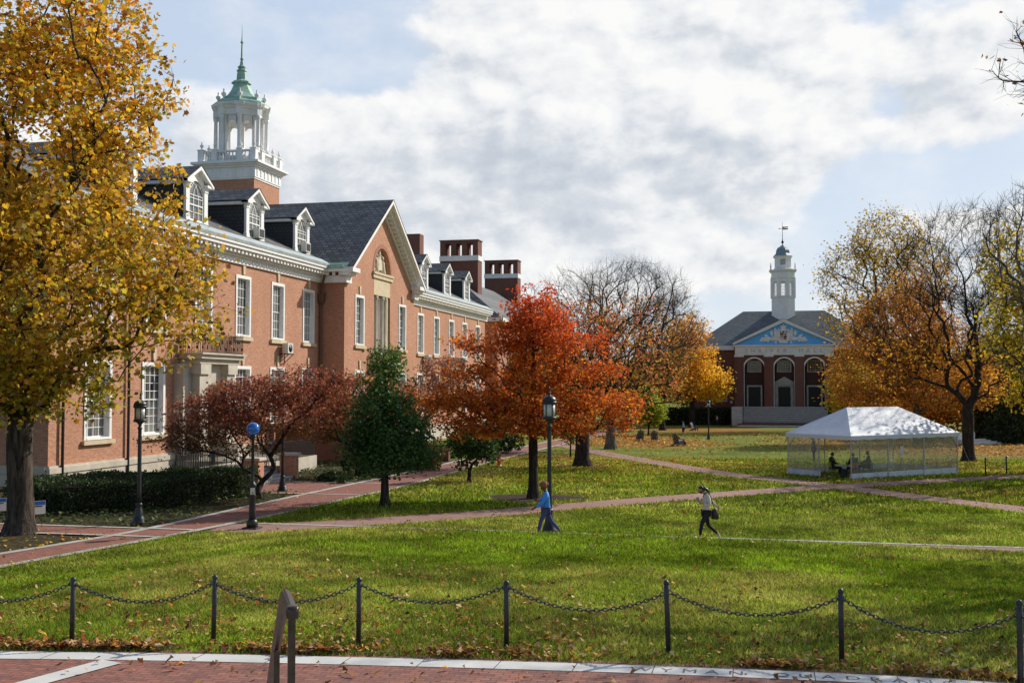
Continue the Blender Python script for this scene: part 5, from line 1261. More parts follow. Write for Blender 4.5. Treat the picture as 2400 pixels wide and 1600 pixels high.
bit([(.22, .40), (.34, .40), (.34, .0), (.22, .0)], M['crimson']); bit([(.04, .26), (.215, .26), (.215, .14), (.04, .14)], M['crimson']); bit([(.345, .26), (.52, .26), (.52, .14), (.345, .14)], M['crimson'])
bit([(-.30, -.06), (-.20, -.06), (-.18, -.58), (-.26, -.54)], M['crimson']); bit([(-.48, -.18), (-.305, -.18), (-.29, -.30), (-.46, -.30)], M['crimson']); bit([(-.195, -.18), (-.04, -.18), (-.04, -.30), (-.19, -.30)], M['crimson'])
# main hipped roof
ze = mz(930); zr = S(719, 688, YS+12)[1]; hr_ = MB()
EX0, EX1, EY0, EY1 = WX0-.6, WX1+.6, YS+2.8, YS+24.6; rx0, rx1, ry = fx-(fx-S(427, 690, YS+12)[0]), S(1003, 685, YS+12)[0], YS+12.5
A, B_, C_, D_ = (EX0, EY0, ze), (EX1, EY0, ze), (EX1, EY1, ze), (EX0, EY1, ze); R1, R2 = (rx0, ry, zr), (rx1, ry, zr)
hr_.quad(A, B_, R2, R1); hr_.tri(B_, C_, R2); hr_.quad(C_, D_, R1, R2); hr_.tri(D_, A, R1); hr_.build('roof', M['slate_far'], far)
for q0, q1 in ((EX0+.05, xl-.35), (xr+.35, EX1-.05)): MB().box(q0, q1, EY0-.1, EY0+.6, ze-.65, ze+.05).build('eave', M['white_old'], far)
for sx_ in (-1, 1):
    for k in range(2):
        x = fx+sx_*(10.0+k*2.6); z0 = zB+.8; wn = MB(); wn.box(x-.8, x+.8, YS+3.3, YS+3.399, z0, z0+2.6); o = wn.build('window', M['white_old'], far); MB().box(x-.65, x+.65, YS+3.25, YS+3.299, z0+.15, z0+2.45).build('pane', M['glass_dark'], o)
# steps and stone cheek blocks
sx0, sx1 = mx(420), mx(1030); st_ = MB(); rs_ = MB(); n1 = 9; H = zB-GS-.55
for k in range(n1):            # overhanging treads; darker stone paints in the shade of the recessed risers
    z = GS+.55+H*(k+1)/n1; yf = yw-1.0-.42*(n1-1-k); yb = yw-.002 if k == n1-1 else yf+.48
    st_.box(sx0, sx1, yf, yb, z-.085, z); rs_.box(sx0+.01, sx1-.01, yf+.07, yb, z-H/n1-.01, z-.087)
st_.build('step_treads', M['marble'], far); rs_.build('step_risers', M['grey_stone'], far)
lw = MB(); lw.box(sx0-.6, sx1+.6, yw-6.4, yw-4.8, GS-.5, GS+.50); lw.build('brick_landing', M['brick_far'], far)
ls = MB()
for k in range(2): ls.box(sx0-.6, sx1+.6, yw-7.6+.5*k, yw-6.402-.0*k, GS-.5 if k == 0 else GS+.13, GS+.14*(k+1)-.01)
ls.build('lower_steps', M['marble'], far)
for s, x in ((-1, sx0), (1, sx1)):
    b = MB(); xo = x+s*1.7
    for k, (ya, yb, z) in enumerate(((yw-1.6, yw-.002, zB), (yw-3.4, yw-1.602, zB-1.0), (yw-5.1, yw-3.402, zB-1.9))): b.box(min(x, xo), max(x, xo), ya, yb, GS-.5, z)
    b.build('cheek_block', M['marble'], far)
    h = MB(); h.bar((x-s*.25, yw-1.0, zB+1.0), (x-s*.25, yw-5.6, GS+1.5), .07)
    for t in (0, .5, 1): z = (zB+1.0)*(1-t)+(GS+1.5)*t; y = yw-1-4.6*t; h.bar((x-s*.25, y, z), (x-s*.25, y, z-1.0), .06)
    h.build('handrail', M['iron'], far)
# cupola
cy = YS+12.0; cpx = S(711, 700, cy)[0]; q = lambda zy: S(711, zy, cy)[1]; px_ = lambda w: w*(S(812, 600, cy)[0]-S(711, 600, cy)[0])/101
R = px_(82)/cos(pi/8)*1.0
c = MB(); z0 = q(735)-1
def oct_(mb, prof): mb.lathe(prof, (cpx, cy, 0), 8, False, pi/8)
oct_(c, [(R, z0), (R, q(600)), (R+.18, q(598)), (R+.18, q(592)), (R, q(590))])
# windowed stage: corner piers, sill and head
zwa, zwb = q(585), q(488)
for k in range(8):
    a = pi/8+2*pi*k/8; x, y = cpx+(R-.22)*cos(a), cy+(R-.22)*sin(a); c.lathe([(.40, q(590)), (.40, q(462))], (x, y, 0), 8, False, a)
    b = a+2*pi/8; pa, pb = V(cpx+R*cos(a), cy+R*sin(a)), V(cpx+R*cos(b), cy+R*sin(b)); mid = (pa+pb)/2; d = (pb-pa)/np.linalg.norm(pb-pa); L = np.linalg.norm(pb-pa)/2
    nrm = V(mid[0]-cpx, mid[1]-cy); nrm /= np.linalg.norm(nrm); iw = .52
    def slab(u0, u1, za, zb2, o0=-.08, o1=.0):
        vs = [tuple(mid+d*u+nrm*o)+(z,) for z in (za, zb2) for o in (o0, o1) for u in (u0, u1)]
        c.add(vs, [(0, 2, 3, 1), (4, 5, 7, 6), (0, 1, 5, 4), (2, 6, 7, 3), (0, 4, 6, 2), (1, 3, 7, 5)])
    slab(-L, -iw, q(590), q(462)); slab(iw, L, q(590), q(462)); slab(-iw, iw, zwb, q(462)); slab(-iw, iw, q(590), zwa)
    for j in (-1, 1): slab(j*iw/3-.025, j*iw/3+.025, zwa, zwb, -.06, -.03)
    for j in range(1, 5): z = zwa+(zwb-zwa)*j/5; slab(-iw, iw, z-.02, z+.02, -.065, -.035)
oct_(c, [(R-.05, q(464)), (R+.12, q(460)), (R+.12, q(452)), (R+.02, q(450)), (R+.02, q(420)), (R+.25, q(416)), (R+.42, q(406)), (R+.42, q(402)), (R-.6, q(400))])
R2_ = px_(58)/cos(pi/8)
oct_(c, [(R2_+.12, q(400)), (R2_+.12, q(390)), (R2_, q(386)), (R2_, q(316)), (R2_+.22, q(312)), (R2_+.26, q(305)), (R2_-.1, q(304))])
cup = c.build('cupola', M['white'], far)
for k in range(8):
    a = pi/8+2*pi*k/8; MB().lathe([(.12, q(402)), (.12, q(372)), (.05, q(368)), (.09, q(362)), (.02, q(352))], (cpx+(R+.1)*cos(a), cy+(R+.1)*sin(a), 0), 8).build('finial', M['white'], cup)
MB().box(cpx-.42, cpx+.42, cy-R2_*cos(pi/8)-.04, cy-R2_*cos(pi/8)-.002, q(368), q(328)).build('louvre', M['kerb'], cup)
dm_ = MB(); oct_(dm_, [(R2_+.24, q(304)), (R2_-.02, q(296)), (R2_-.22, q(285)), (R2_-.32, q(262)), (R2_-.55, q(246)), (R2_-.95, q(236)), (.28, q(228)), (.12, q(224))]); dm_.build('cupola_dome', M['copper_grey'], cup)
vn = MB(); vn.lathe([(.10, 0), (.07, .3)], (cpx, cy, q(226)), 8); vn.sphere((cpx, cy, q(204)), .24, 12, 8); vn.lathe([(.12, 0), (.05, .4), (.035, q(62)-q(196))], (cpx, cy, q(196)), 7)
zv = q(108); vn.bar((cpx-.55, cy, zv), (cpx+.9, cy, zv), .07); vn.sphere((cpx-.55, cy, zv), .1, 8, 6)
vn.prism([(cpx, zv+.06), (cpx+.95, zv+.18), (cpx+.95, zv+.33), (cpx+.3, zv+.3), (cpx, zv+.36)], cy-.02, cy+.02, 'y'); vn.prism([(cpx, zv-.06), (cpx+.95, zv-.02), (cpx+.95, zv-.17), (cpx, zv-.2)], cy-.02, cy+.02, 'y')
vn.build('weather_vane', M['soft_black'], cup)
# distant low brick range seen between the trees on both sides
# ------------------------------------------------------------------ lamps, posts, hydrant, signs
M['lamp_glass'] = simple('frosted_lamp_glass', (.60, .60, .58), .35, .05)
def make_lamp():
    root = empty('lamp_post', (0, 0, 0))
    b = MB(); b.lathe([(.25, 0), (.25, .08), (.22, .12), (.21, .22), (.175, .26), (.16, .36), (.115, .58), (.095, .66), (.12, .70), (.12, .74), (.085, .78)], n=20); b.build('base', M['iron'], root)
    p = MB()
    n = 12
    for k in range(n):          # fluted shaft
        pass
    p.lathe([(.082, .76), (.078, 1.2), (.066, 3.3), (.062, 3.42), (.085, 3.45), (.085, 3.50), (.06, 3.53), (.05, 3.60), (.10, 3.66), (.15, 3.70)], n=16); p.build('pole', M['iron'], root)
    l = MB(); l.lathe([(.22, 3.70), (.235, 3.73), (.235, 3.79), (.21, 3.81)], n=20)
    for k in range(6):
        a = 2*pi*k/6+.3; l.bar((.205*cos(a), .205*sin(a), 3.80), (.205*cos(a), .205*sin(a), 4.22), .026)
    l.lathe([(.21, 4.21), (.24, 4.23), (.25, 4.27), (.235, 4.31)], n=20); lo = l.build('lantern_frame', M['iron'], root)
    g = MB(); g.lathe([(.193, 3.81), (.193, 4.215)], n=20); g.build('lantern_glass', M['lamp_glass'], root)
    d = MB(); d.lathe([(.24, 4.31), (.225, 4.38), (.17, 4.45), (.09, 4.49), (.055, 4.50), (.045, 4.54), (.06, 4.57), (.03, 4.60), (.022, 4.68), (.035, 4.71), (.008, 4.80)], n=18); d.build('lantern_cap', M['iron'], root)
    return root
lamp = make_lamp(); first = True
for px, py, s, lab in ((325, 1228, .96, 'black lamp post standing before the tall windows near the sycamore'), (1288, 1247, 1.0, 'black lamp post rising beside the red tree behind the person in blue'), (662, 1151, .96, 'black lamp post half hidden by the maroon maple beside the stone steps'),
                      (1661, 1029, .92, 'distant black lamp post in front of the bright yellow maple'), (1714, 1000, .95, 'distant black lamp post left of the steps of the far pedimented hall')):
    o = lamp if first else copy_tree(lamp); first = False
    g = GP(px, py); place(o, g, random.random()*6, lab, s); tag(o, cat='lamp post', group='black lantern lamp posts')
o = copy_tree(lamp); p = AT(958, 1000, c=80); place(o, (p[0], p[1], gz(p[0], p[1])), 1, 'black lamp post whose lantern shows just right of the pear tree', .92)
o = copy_tree(lamp); p = AT(1970, 960, c=172); place(o, (p[0], p[1], gz(p[0], p[1])-.3), 1, 'distant lamp post at the right corner of the far pedimented hall', .9)
# blue emergency light
g = GP(591, 1239); e = empty('emergency_light', g, label='dark emergency call pole topped with a glossy blue globe', cat='emergency light')
def at_(mb): mb.v = [tuple(V(*v)+V(*g)) for v in mb.v]; return mb
b = MB(); b.bbox(-.26, .26, -.26, .26, 0, .07, .01); b.lathe([(.19, .07), (.19, .24), (.155, .30), (.13, .33)], n=14); at_(b).build('base', M['iron'], e)
b = MB(); b.lathe([(.125, .33), (.112, .60), (.10, 1.08), (.12, 1.10), (.12, 1.14), (.11, 1.16), (.11, 1.40), (.13, 1.42), (.13, 1.50), (.07, 1.56), (.055, 1.62), (.050, 3.05), (.11, 3.08), (.12, 3.15)], n=16); at_(b).build('pole', M['iron'], e)
b = MB(); dv = V(-g[0], -g[1]); dv /= np.linalg.norm(dv); sv = V(-dv[1], dv[0])
def plate(u0, u1, z0, z1, d): 
    return [tuple(V(*g)+V(*(dv*d+sv*u), z)) for u, z in ((u0, z0), (u1, z0), (u1, z1), (u0, z1))]
b.add(plate(-.075, .075, 1.17, 1.39, .118)+plate(-.075, .075, 1.17, 1.39, .09), [(0, 1, 2, 3), (0, 1, 5, 4), (1, 2, 6, 5), (2, 3, 7, 6), (3, 0, 4, 7)]); b.build('call_panel', M['ac_white'], e)
MB().add(plate(-.02, .03, 1.19, 1.26, .121), [(0, 1, 2, 3)]).build('call_button', M['hydrant'], e)
t = NT('blue_glass_globe'); t.base((.012, .17, .66), .06, 0, .8); t.b.inputs['Transmission Weight'].default_value = .25; t.b.inputs['Coat Weight'].default_value = .6; M['blue_globe'] = t.m
b = MB(); b.sphere((0, 0, 3.36), .225, 28, 18); at_(b).build('globe', M['blue_globe'], e)
# hydrant
g = GP(1170, 1093); e = empty('fire_hydrant', g, label='orange red fire hydrant on the lawn edge by the brick walk', cat='fire hydrant')
b = MB(); b.lathe([(.17, 0), (.17, .05), (.13, .06), (.125, .50), (.16, .52), (.16, .56), (.12, .58)], n=16); at_(b).build('barrel', M['hydrant'], e)
b = MB(); b.lathe([(.125, .58), (.12, .66), (.08, .73), (.04, .76), (.035, .83), (.02, .84)], n=14); at_(b).build('bonnet', M['hydrant'], e)
for s in (-1, 1):
    b = MB(); b.tube([(s*.10*CT, s*.10*ST, .42), (s*.21*CT, s*.21*ST, .42)], .06, 10); b.tube([(s*.21*CT, s*.21*ST, .42), (s*.24*CT, s*.24*ST, .42)], .075, 10); at_(b).build('hose_nozzle', M['hydrant'], e)
b = MB(); b.tube([(0, -.10, .36), (0, -.22, .36)], .085, 12); b.tube([(0, -.22, .36), (0, -.25, .36)], .10, 12); at_(b).build('pump_nozzle', M['hydrant'], e)
# chain posts along the near lawn edge
def make_post():
    root = empty('chain_post', (0, 0, 0))
    b = MB(); b.lathe([(.036, -.05), (.036, .91), (.030, .915), (.040, .925), (.042, .945), (.036, .965), (.020, .98), (.006, .984)], n=14); b.build('post', M['post_iron'], root)
    for s in (-1, 1):
        b = MB(); b.tube([(s*.036, 0, .88), (s*.058, 0, .885), (s*.062, 0, .865), (s*.045, 0, .855)], .006, 6); b.build('chain_eye', M['post_iron'], root)
    return root
pxs = [(-180, 1508), (168, 1507), (500, 1507), (840, 1510), (1187, 1516), (1567, 1533), (1973, 1551), (2392, 1602), (2860, 1690)]
desc = ['chain post just outside the left edge', 'slim black chain post nearest the left edge, below the sycamore', 'slim black chain post left of the bronze handrail', 'slim black chain post right of the bronze handrail', 'slim black chain post in the middle, below the person in blue',
        'leaning black chain post just left of the person in the cream sweater', 'tall black chain post standing above the carved letters', 'black chain post at the right edge of the photo', 'chain post just outside the right edge']
post = make_post(); PTS = []
for i, (px, py) in enumerate(pxs):
    g = GP(px, py); PTS.append(g); o = post if i == 0 else copy_tree(post); hs = [1, .97, 1, .98, .96, 1.04, 1.0, 1.06, 1][i]
    place(o, g, TH+.02*i, desc[i]); tag(o, cat='post', group='black chain posts along the near lawn'); o.scale = (1, 1, hs)
    ll = [0, -.012, -.016, -.006, .0, .028, .004, -.004, 0][i]; o.rotation_euler = (0, -ll if False else ll*-1, TH)
def chain(pa, pb, sag, label, group, link=.082, wire=.0085, zt=.865):
    a, b = V(*pa)+V(0, 0, zt), V(*pb)+V(0, 0, zt); n = 60; tt = np.linspace(0, 1, n+1)
    pts = [a*(1-t)+b*t-V(0, 0, sag*4*t*(1-t)) for t in tt]
    d = np.concatenate([[0], np.cumsum([np.linalg.norm(q-p) for p, q in zip(pts[:-1], pts[1:])])]); L = d[-1]; m = int(L/(link*.72)); mb = MB()
    P = np.array(pts)
    def at(s): return V(*[np.interp(s, d, P[:, k]) for k in range(3)])
    for k in range(m):
        s0 = L*k/m; c0 = at(s0-.0+L/m*.5); tdir = at(min(L, s0+L/m))-at(s0); tdir /= np.linalg.norm(tdir)+1e-9
        side = np.cross(tdir, V(0, 0, 1)); side /= np.linalg.norm(side)+1e-9; up = np.cross(side, tdir); ax = side if k % 2 else up
        ring = []
        for j in range(10): w = 2*pi*j/10; ring.append(c0+tdir*cos(w)*link*.52+ax*sin(w)*link*.30)
        nr = np.cross(tdir, ax); vs = []
        for j in range(10):
            w = 2*pi*j/10; rad = tdir*cos(w)+ax*sin(w)
            for i in range(4): a_ = pi/4+pi/2*i; vs.append(ring[j]+rad*cos(a_)*wire+nr*sin(a_)*wire)
        mb.add(vs, [(j*4+i, j*4+(i+1) % 4, ((j+1) % 10)*4+(i+1) % 4, ((j+1) % 10)*4+i) for j in range(10) for i in range(4)], True)
    o = mb.build('chain', M['post_iron']); tag(o, label, 'chain', group); return o
cd = ['sagging chain running out of the left edge of the photo', 'sagging black chain below the sycamore between the two leftmost posts', 'sagging black chain passing behind the bronze handrail', 'sagging chain right of the bronze handrail, across the front lawn', 'sagging chain across the lawn below the person in blue and the red tree',
      'sagging chain hanging directly below the person in the cream sweater', 'sagging chain with the carved stone letters below it at far right', 'chain running out of the right edge of the photo']
for i, (a, b) in enumerate(zip(PTS[:-1], PTS[1:])): chain(a, b, [.26, .27, .27, .25, .30, .28, .33, .3][i], cd[i], 'chains between the near lawn posts')
# the far pair of posts near the tent
for i, (px, py, lab) in enumerate(((2310, 1115, 'far black chain post right of the tent, the left one of its pair'), (2359, 1110, 'far black chain post at right of the tent, the right one of its pair'))):
    o = copy_tree(post); g = GP(px, py); place(o, g, TH, lab); tag(o, cat='post', group='far chain posts beside the tent'); o.scale = (1.2, 1.2, 1.05); o.rotation_euler = (0, 0, TH)
    if i == 0: g0 = g
M['rope'] = simple('pale_rope', (.42, .38, .30), .8)
n = 14; mb = MB(); mb.tube([V(*g0)*(1-t)+V(*g)*t+V(0, 0, .93-.22*4*t*(1-t)) for t in np.linspace(0, 1, n)], .014, 6); tag(mb.build('rope', M['rope']), 'pale sagging rope between the far pair of posts', 'rope')
# bronze handrail of the terrace steps in the foreground
c0, a0 = 3.5, (690-1200)/FPX*3.5
def HP(s, drop, base=None): return (*W(base[0]+s*.966, base[1]-s*.259), EYE-drop)
P0 = W(c0, a0); zr0 = EYE-.687-.02
e = empty('handrail', (*P0, 2.9), label='bronze stair handrail standing close in front at the bottom of the photo', cat='handrail')
Q0 = HP(0, .705, (c0, a0)); Q1 = HP(.40, .705, (c0, a0)); Q2 = HP(3.1, .705+2.7*.62, (c0, a0))
def rail(pts, w, h, bev=.010):
    mb = MB(); prof = [(-w/2, -h/2+bev), (-w/2+bev, -h/2), (w/2-bev, -h/2), (w/2, -h/2+bev), (w/2, h*.15), (w*.30, h*.36), (w*.16, h*.40), (w*.10, h*.5), (-w*.10, h*.5), (-w*.16, h*.40), (-w*.30, h*.36), (-w/2, h*.15)]
    vs = []; m = len(prof)
    for i, p in enumerate(pts):
        t = V(*pts[min(i+1, len(pts)-1)])-V(*pts[max(i-1, 0)]); t[2] = t[2]; t /= np.linalg.norm(t); s = np.cross(t, V(0, 0, 1)); s /= np.linalg.norm(s); u = np.cross(s, t)
        vs += [V(*p)+s*x+u*z for x, z in prof]
    fs = [(i*m+k, i*m+(k+1) % m, (i+1)*m+(k+1) % m, (i+1)*m+k) for i in range(len(pts)-1) for k in range(m)]
    mb.add(vs, fs, False); mb.add(vs[:m], [tuple(range(m))]); mb.add(vs[-m:], [tuple(range(m))]); return mb
rail([Q0, HP(.2, .705, (c0, a0)), HP(.34, .71, (c0, a0)), HP(.42, .74, (c0, a0)), HP(.9, .705+.5*.62, (c0, a0)), Q2], .034, .036).build('top_rail', M['bronze'], e)
fw, rt = V(CT*-.259-ST*.966, ST*-.259+CT*.966), None; rt = V(fw[1], -fw[0])
mb = MB(); w_, h_ = .0205, .0215; vs = []
for d_, k_ in ((-.020, .45), (-.016, .82), (-.006, 1), (.022, 1), (.028, .9)):
    for j_ in range(16):
        a_ = 2*pi*j_/16; cx_ = math.copysign(abs(cos(a_))**.45, cos(a_)); cz_ = math.copysign(abs(sin(a_))**.45, sin(a_)); vs.append((Q0[0]+fw[0]*d_+rt[0]*w_*k_*cx_, Q0[1]+fw[1]*d_+rt[1]*w_*k_*cx_, Q0[2]-.001+h_*k_*cz_))
mb.add(vs, [(i*16+j, i*16+(j+1) % 16, (i+1)*16+(j+1) % 16, (i+1)*16+j) for i in range(4) for j in range(16)]+[tuple(range(16)), tuple(range(64, 80))], True); mb.build('rail_end', M['bronze'], e)
for s in (.03, .86, 2.4):
    z1 = .722 if s < .3 else .705+(s-.40)*.62+.03; p = HP(s, z1, (c0, a0)); mb = MB(); w = .0115
    fw, rt = V(CT*-.259-ST*.966, ST*-.259+CT*.966), V(CT*.966+ST*-.259*-1*-1, ST*.966)
    rt = V(fw[1], -fw[0]); vs = [(p[0]+fw[0]*i*w+rt[0]*j*w, p[1]+fw[1]*i*w+rt[1]*j*w, z) for z in (p[2]-1.6, p[2]) for i, j in ((-1, -1), (-1, 1), (1, 1), (1, -1))]
    mb.add(vs, [(0, 1, 2, 3), (4, 5, 6, 7), (0, 1, 5, 4), (1, 2, 6, 5), (2, 3, 7, 6), (3, 0, 4, 7)]); mb.build('baluster', M['bronze'], e)
mb = MB(); mb.bar(HP(.9, 1.05+.32, (c0, a0)), HP(3.0, .705+2.6*.62+.36, (c0, a0)), .022); mb.build('lower_rail', M['bronze'], e)
# yard signs by the big trunk
M['sign_white'] = simple('sign_white', (.62, .62, .60), .5, .04); M['sign_blue'] = simple('sign_blue', (.02, .10, .42), .5, .05)
def yard_sign(p, lab, ang):
    e = empty('yard_sign', p, label=lab, cat='yard sign'); d = V(cos(ang), sin(ang)); nn = V(d[1], -d[0])
    if nn@V(-p[0], -p[1]) < 0: nn = -nn
    def pl(u0, u1, z0, z1, o0, o1, m, nm, par):
        vs = [(p[0]+d[0]*u+nn[0]*o, p[1]+d[1]*u+nn[1]*o, p[2]+z) for z in (z0, z1) for o in (o0, o1) for u in (u0, u1)]
        return MB().add(vs, [(0, 2, 3, 1), (4, 5, 7, 6), (0, 1, 5, 4), (2, 6, 7, 3), (0, 4, 6, 2), (1, 3, 7, 5)]).build(nm, m, par)
    o = pl(-.32, .32, .35, .80, -.006, .006, M['sign_white'], 'panel', e); pl(-.31, .31, .66, .79, .006, .009, M['sign_blue'], 'blue_band', o)
    pl(-.27, .22, .60, .635, .006, .009, M['soft_black'], 'dark_line', o)
    for u in (-.2, .2): pl(u-.006, u+.006, -.1, .36, -.005, .005, M['iron'], 'stake', e)
yard_sign(AT(84, 1190, c=37.6)[:2]+(0.12,), 'small white and blue yard sign just right of the sycamore trunk', TH+.75)
yard_sign(AT(-8, 1185, c=38.5)[:2]+(0.12,), 'blue and white yard sign cut by the left edge behind the trunk', TH+.7)
# ------------------------------------------------------------------ hedges, shrubs, ground cover
def hedge(name, label, poly, h, n, cols, leafs=.09, seed=3, group=None):
    r = np.random.default_rng(seed); P = np.array(poly, float); m = len(P); cen = P.mean(0); z0 = gz(*cen)
    e = empty(name, (*cen, z0), label=label, cat='hedge', group=group)
    Q = cen+(P-cen)*.93; MB().prism([tuple(q) for q in Q], z0-.2, z0+h-.12, 'z').build('branches', M['bark_dark'], e)
    # leaves over the sides and the top
    L = np.linalg.norm(np.roll(P, -1, 0)-P, axis=1); area = .5*abs(sum(P[i][0]*P[(i+1) % m][1]-P[(i+1) % m][0]*P[i][1] for i in range(m)))
    w = np.append(L*h, area); k = r.choice(m+1, n, p=w/w.sum()); t = r.random(n); pts = np.zeros((n, 3))
    for i in range(m):
        s = k == i; pts[s, :2] = P[i]+(P[(i+1) % m]-P[i])*t[s][:, None]; pts[s, 2] = r.random(s.sum())*h
    s = k == m; tri = [(cen, P[i], P[(i+1) % m]) for i in range(m)]; ti = r.integers(0, m, s.sum()); a, b = r.random(s.sum()), r.random(s.sum()); f = a+b > 1; a[f], b[f] = 1-a[f], 1-b[f]
    TA = np.array([[q[0], q[1], q[2]] for q in tri])[ti]; pts[s, :2] = TA[:, 0]+(TA[:, 1]-TA[:, 0])*a[:, None]+(TA[:, 2]-TA[:, 0])*b[:, None]; pts[s, 2] = h
    bump = (fbm(pts[:, 0]+pts[:, 2], pts[:, 1], 1.3, 50)-.5)*.34; out = pts[:, :2]-cen; out /= np.linalg.norm(out, axis=1)[:, None]+1e-9
    pts[:, :2] += out*bump[:, None]; pts[:, 2] += np.where(s, bump, 0); pts += r.normal(0, .05, (n, 3)); pts[:, 2] = np.maximum(pts[:, 2], .02)
    u = r.normal(size=(n, 3)); u[:, 2] += .5; u /= np.linalg.norm(u, axis=1)[:, None]; v = np.cross(u, r.normal(size=(n, 3))); v /= np.linalg.norm(v, axis=1)[:, None]; sz = leafs*(.6+.8*r.random(n))
    vs = np.empty((n, 4, 3)); base = pts+V(cen[0]*0, 0, 0); base[:, :2] -= cen
    for j, (x, y) in enumerate(((0, 0), (.5, -.3), (1, 0), (.5, .3))): vs[:, j] = base+(u*x+v*y)*sz[:, None]
    dk = .55+.9*np.clip(fbm(pts[:, 0], pts[:, 1]+pts[:, 2]*2, .6, 53), 0, 1)
    raw_mesh('foliage', vs.reshape(-1, 3), 4, M['leaf_green'], palette(cols, [1]*len(cols))(n, r)*dk[:, None], parent=e); return e
YEW = [(.030, .056, .018), (.048, .080, .020), (.020, .038, .014), (.062, .092, .024)]
hedge('clipped_hedge', 'long dark clipped yew hedge along the hall terrace behind the lamp post', [(-28.6, 37.6), (-25.6, 37.3), (-23.4, 38.6), (-22.0, 44.9), (-22.3, 46.4), (-24.0, 46.6), (-26.4, 42.2), (-28.8, 40.4)], 1.08, 30000, YEW, .10)
def shrub(px, py, c, w, h, label, cols, n, leafs=.12, seed=5, name='shrub', group=None):
    p = AT(px, py, c=c); z = gz(p[0], p[1]); r = np.random.default_rng(seed); e = empty(name, (p[0], p[1], z), label=label, cat='shrub', group=group)
    mb = MB()
    for k in range(5): a = r.random()*6.28; mb.tube([(p[0], p[1], z-.05), (p[0]+cos(a)*w*.15, p[1]+sin(a)*w*.15, z+h*.4), (p[0]+cos(a)*w*.3, p[1]+sin(a)*w*.3, z+h*.8)], [.03, .02, .01], 5)
    mb.build('stems', M['bark_dark'], e)
    nb = 9; cen = np.stack([r.normal(0, w*.26, nb), r.normal(0, w*.26, nb), h*(.25+.5*r.random(nb))], -1); rr = h*(.22+.14*r.random(nb)); i = r.integers(0, nb, n)
    d = r.normal(size=(n, 3)); d /= np.linalg.norm(d, axis=1)[:, None]; pts = cen[i]+d*(rr[i]*(.7+.4*r.random(n)))[:, None]; pts[:, 2] = np.abs(pts[:, 2])
    u = d+r.normal(0, .7, (n, 3)); u /= np.linalg.norm(u, axis=1)[:, None]; v = np.cross(u, r.normal(size=(n, 3))); v /= np.linalg.norm(v, axis=1)[:, None]; sz = leafs*(.6+.8*r.random(n)); vs = np.empty((n, 4, 3))
    for j, (x, y) in enumerate(((0, 0), (.5, -.3), (1, 0), (.5, .3))): vs[:, j] = pts+(u*x+v*y)*sz[:, None]
    raw_mesh('foliage', vs.reshape(-1, 3), 4, M['leaf_green'], palette(cols, [1]*len(cols))(n, r), parent=e); return e
GRN = [(.03, .06, .014), (.045, .08, .018), (.02, .04, .012)]; YGR = [(.12, .13, .02), (.20, .17, .025), (.07, .10, .02)]; ORG = [(.36, .17, .02), (.40, .24, .03), (.2, .12, .02)]
shrub(975, 1080, 66, 2.4, 2.0, 'rounded green shrub between the pear tree and the brick side stairs', GRN, 2600, .14, 5)
shrub(1003, 1080, 68, 1.4, 1.7, 'yellow-green shrub against the brick side stairs wall', YGR, 1500, .14, 6)
shrub(1016, 1088, 68, 1.1, .7, 'low orange tinged shrub at the foot of the side stairs', ORG, 900, .12, 7)
shrub(775, 1118, 57, 2.6, .6, 'low dark groundcover shrub right of the brick stair pier', GRN, 1600, .12, 8)
shrub(850, 1110, 60, 3.0, 1.4, 'dark shadowed shrub under the russet maple', GRN, 2000, .14, 9)
shrub(1190, 1050, 88, 3.4, 2.0, 'dark green shrub behind the orange hydrant beside the hall', GRN, 2600, .16, 10)
shrub(1120, 1050, 86, 3.0, 2.2, 'dark green bush behind the small magnolia tree', GRN, 2600, .16, 11)
for i, (x0, x1, c, h, lab) in enumerate(((1505, 1585, 180, 2.6, 'dark evergreen hedge behind the lime green sapling'), (1590, 1712, 182, 2.6, 'dark evergreen hedge left of the far hall steps'), (1955, 2075, 165, 3.4, 'dark evergreen hedge behind the tent at the right of the far hall'), (2310, 2440, 108, 4.2, 'big dark evergreen bank at the right edge behind the white stair wall'))):
    a = AT(x0, 990, c=c); b = AT(x1, 990, c=c); d = V(b[0]-a[0], b[1]-a[1]); d /= np.linalg.norm(d); nn = V(-d[1], d[0])*2.6
    hedge('evergreen_hedge', lab, [a[:2], b[:2], (b[0]+nn[0], b[1]+nn[1]), (a[0]+nn[0], a[1]+nn[1])], h, 5000, YEW, .34, 60+i, 'evergreen hedges of the background')
# ivy bed along the hall
n = 15000; x = rng.uniform(-32, -19.9, n); y = rng.uniform(34.1, 70, n); k = (x < fk_x(y)-.15) & ~((x > -24.4) & (y > 46.2) & (y < 53.3)) & (fbm(x, y, 1.6, 60) > .36); x, y = x[k], y[k]; n = len(x)
z = np.array(ground(x, y))+.02+.16*rng.random(n); u = rng.normal(size=(n, 3)); u[:, 2] *= .4; u /= np.linalg.norm(u, axis=1)[:, None]; v = np.cross(u, rng.normal(0, .35, (n, 3))+V(0, 0, 1)); v /= np.linalg.norm(v, axis=1)[:, None]; s = .13*(.6+.8*rng.random(n)); P = np.stack([x, y, z], -1); vs = np.empty((n, 4, 3))
for j, (a, b) in enumerate(((0, 0), (.5, -.4), (1, 0), (.5, .4))): vs[:, j] = P+(u*a+v*b)*s[:, None]
o = raw_mesh('ground_cover', vs.reshape(-1, 3), 4, M['leaf_green'], palette([(.05, .085, .02), (.09, .12, .03), (.03, .055, .015), (.16, .17, .05)], (.35, .3, .25, .1))(n, rng)); tag(o, 'low ivy like ground cover in the beds along the hall', 'ground cover', kind='stuff')
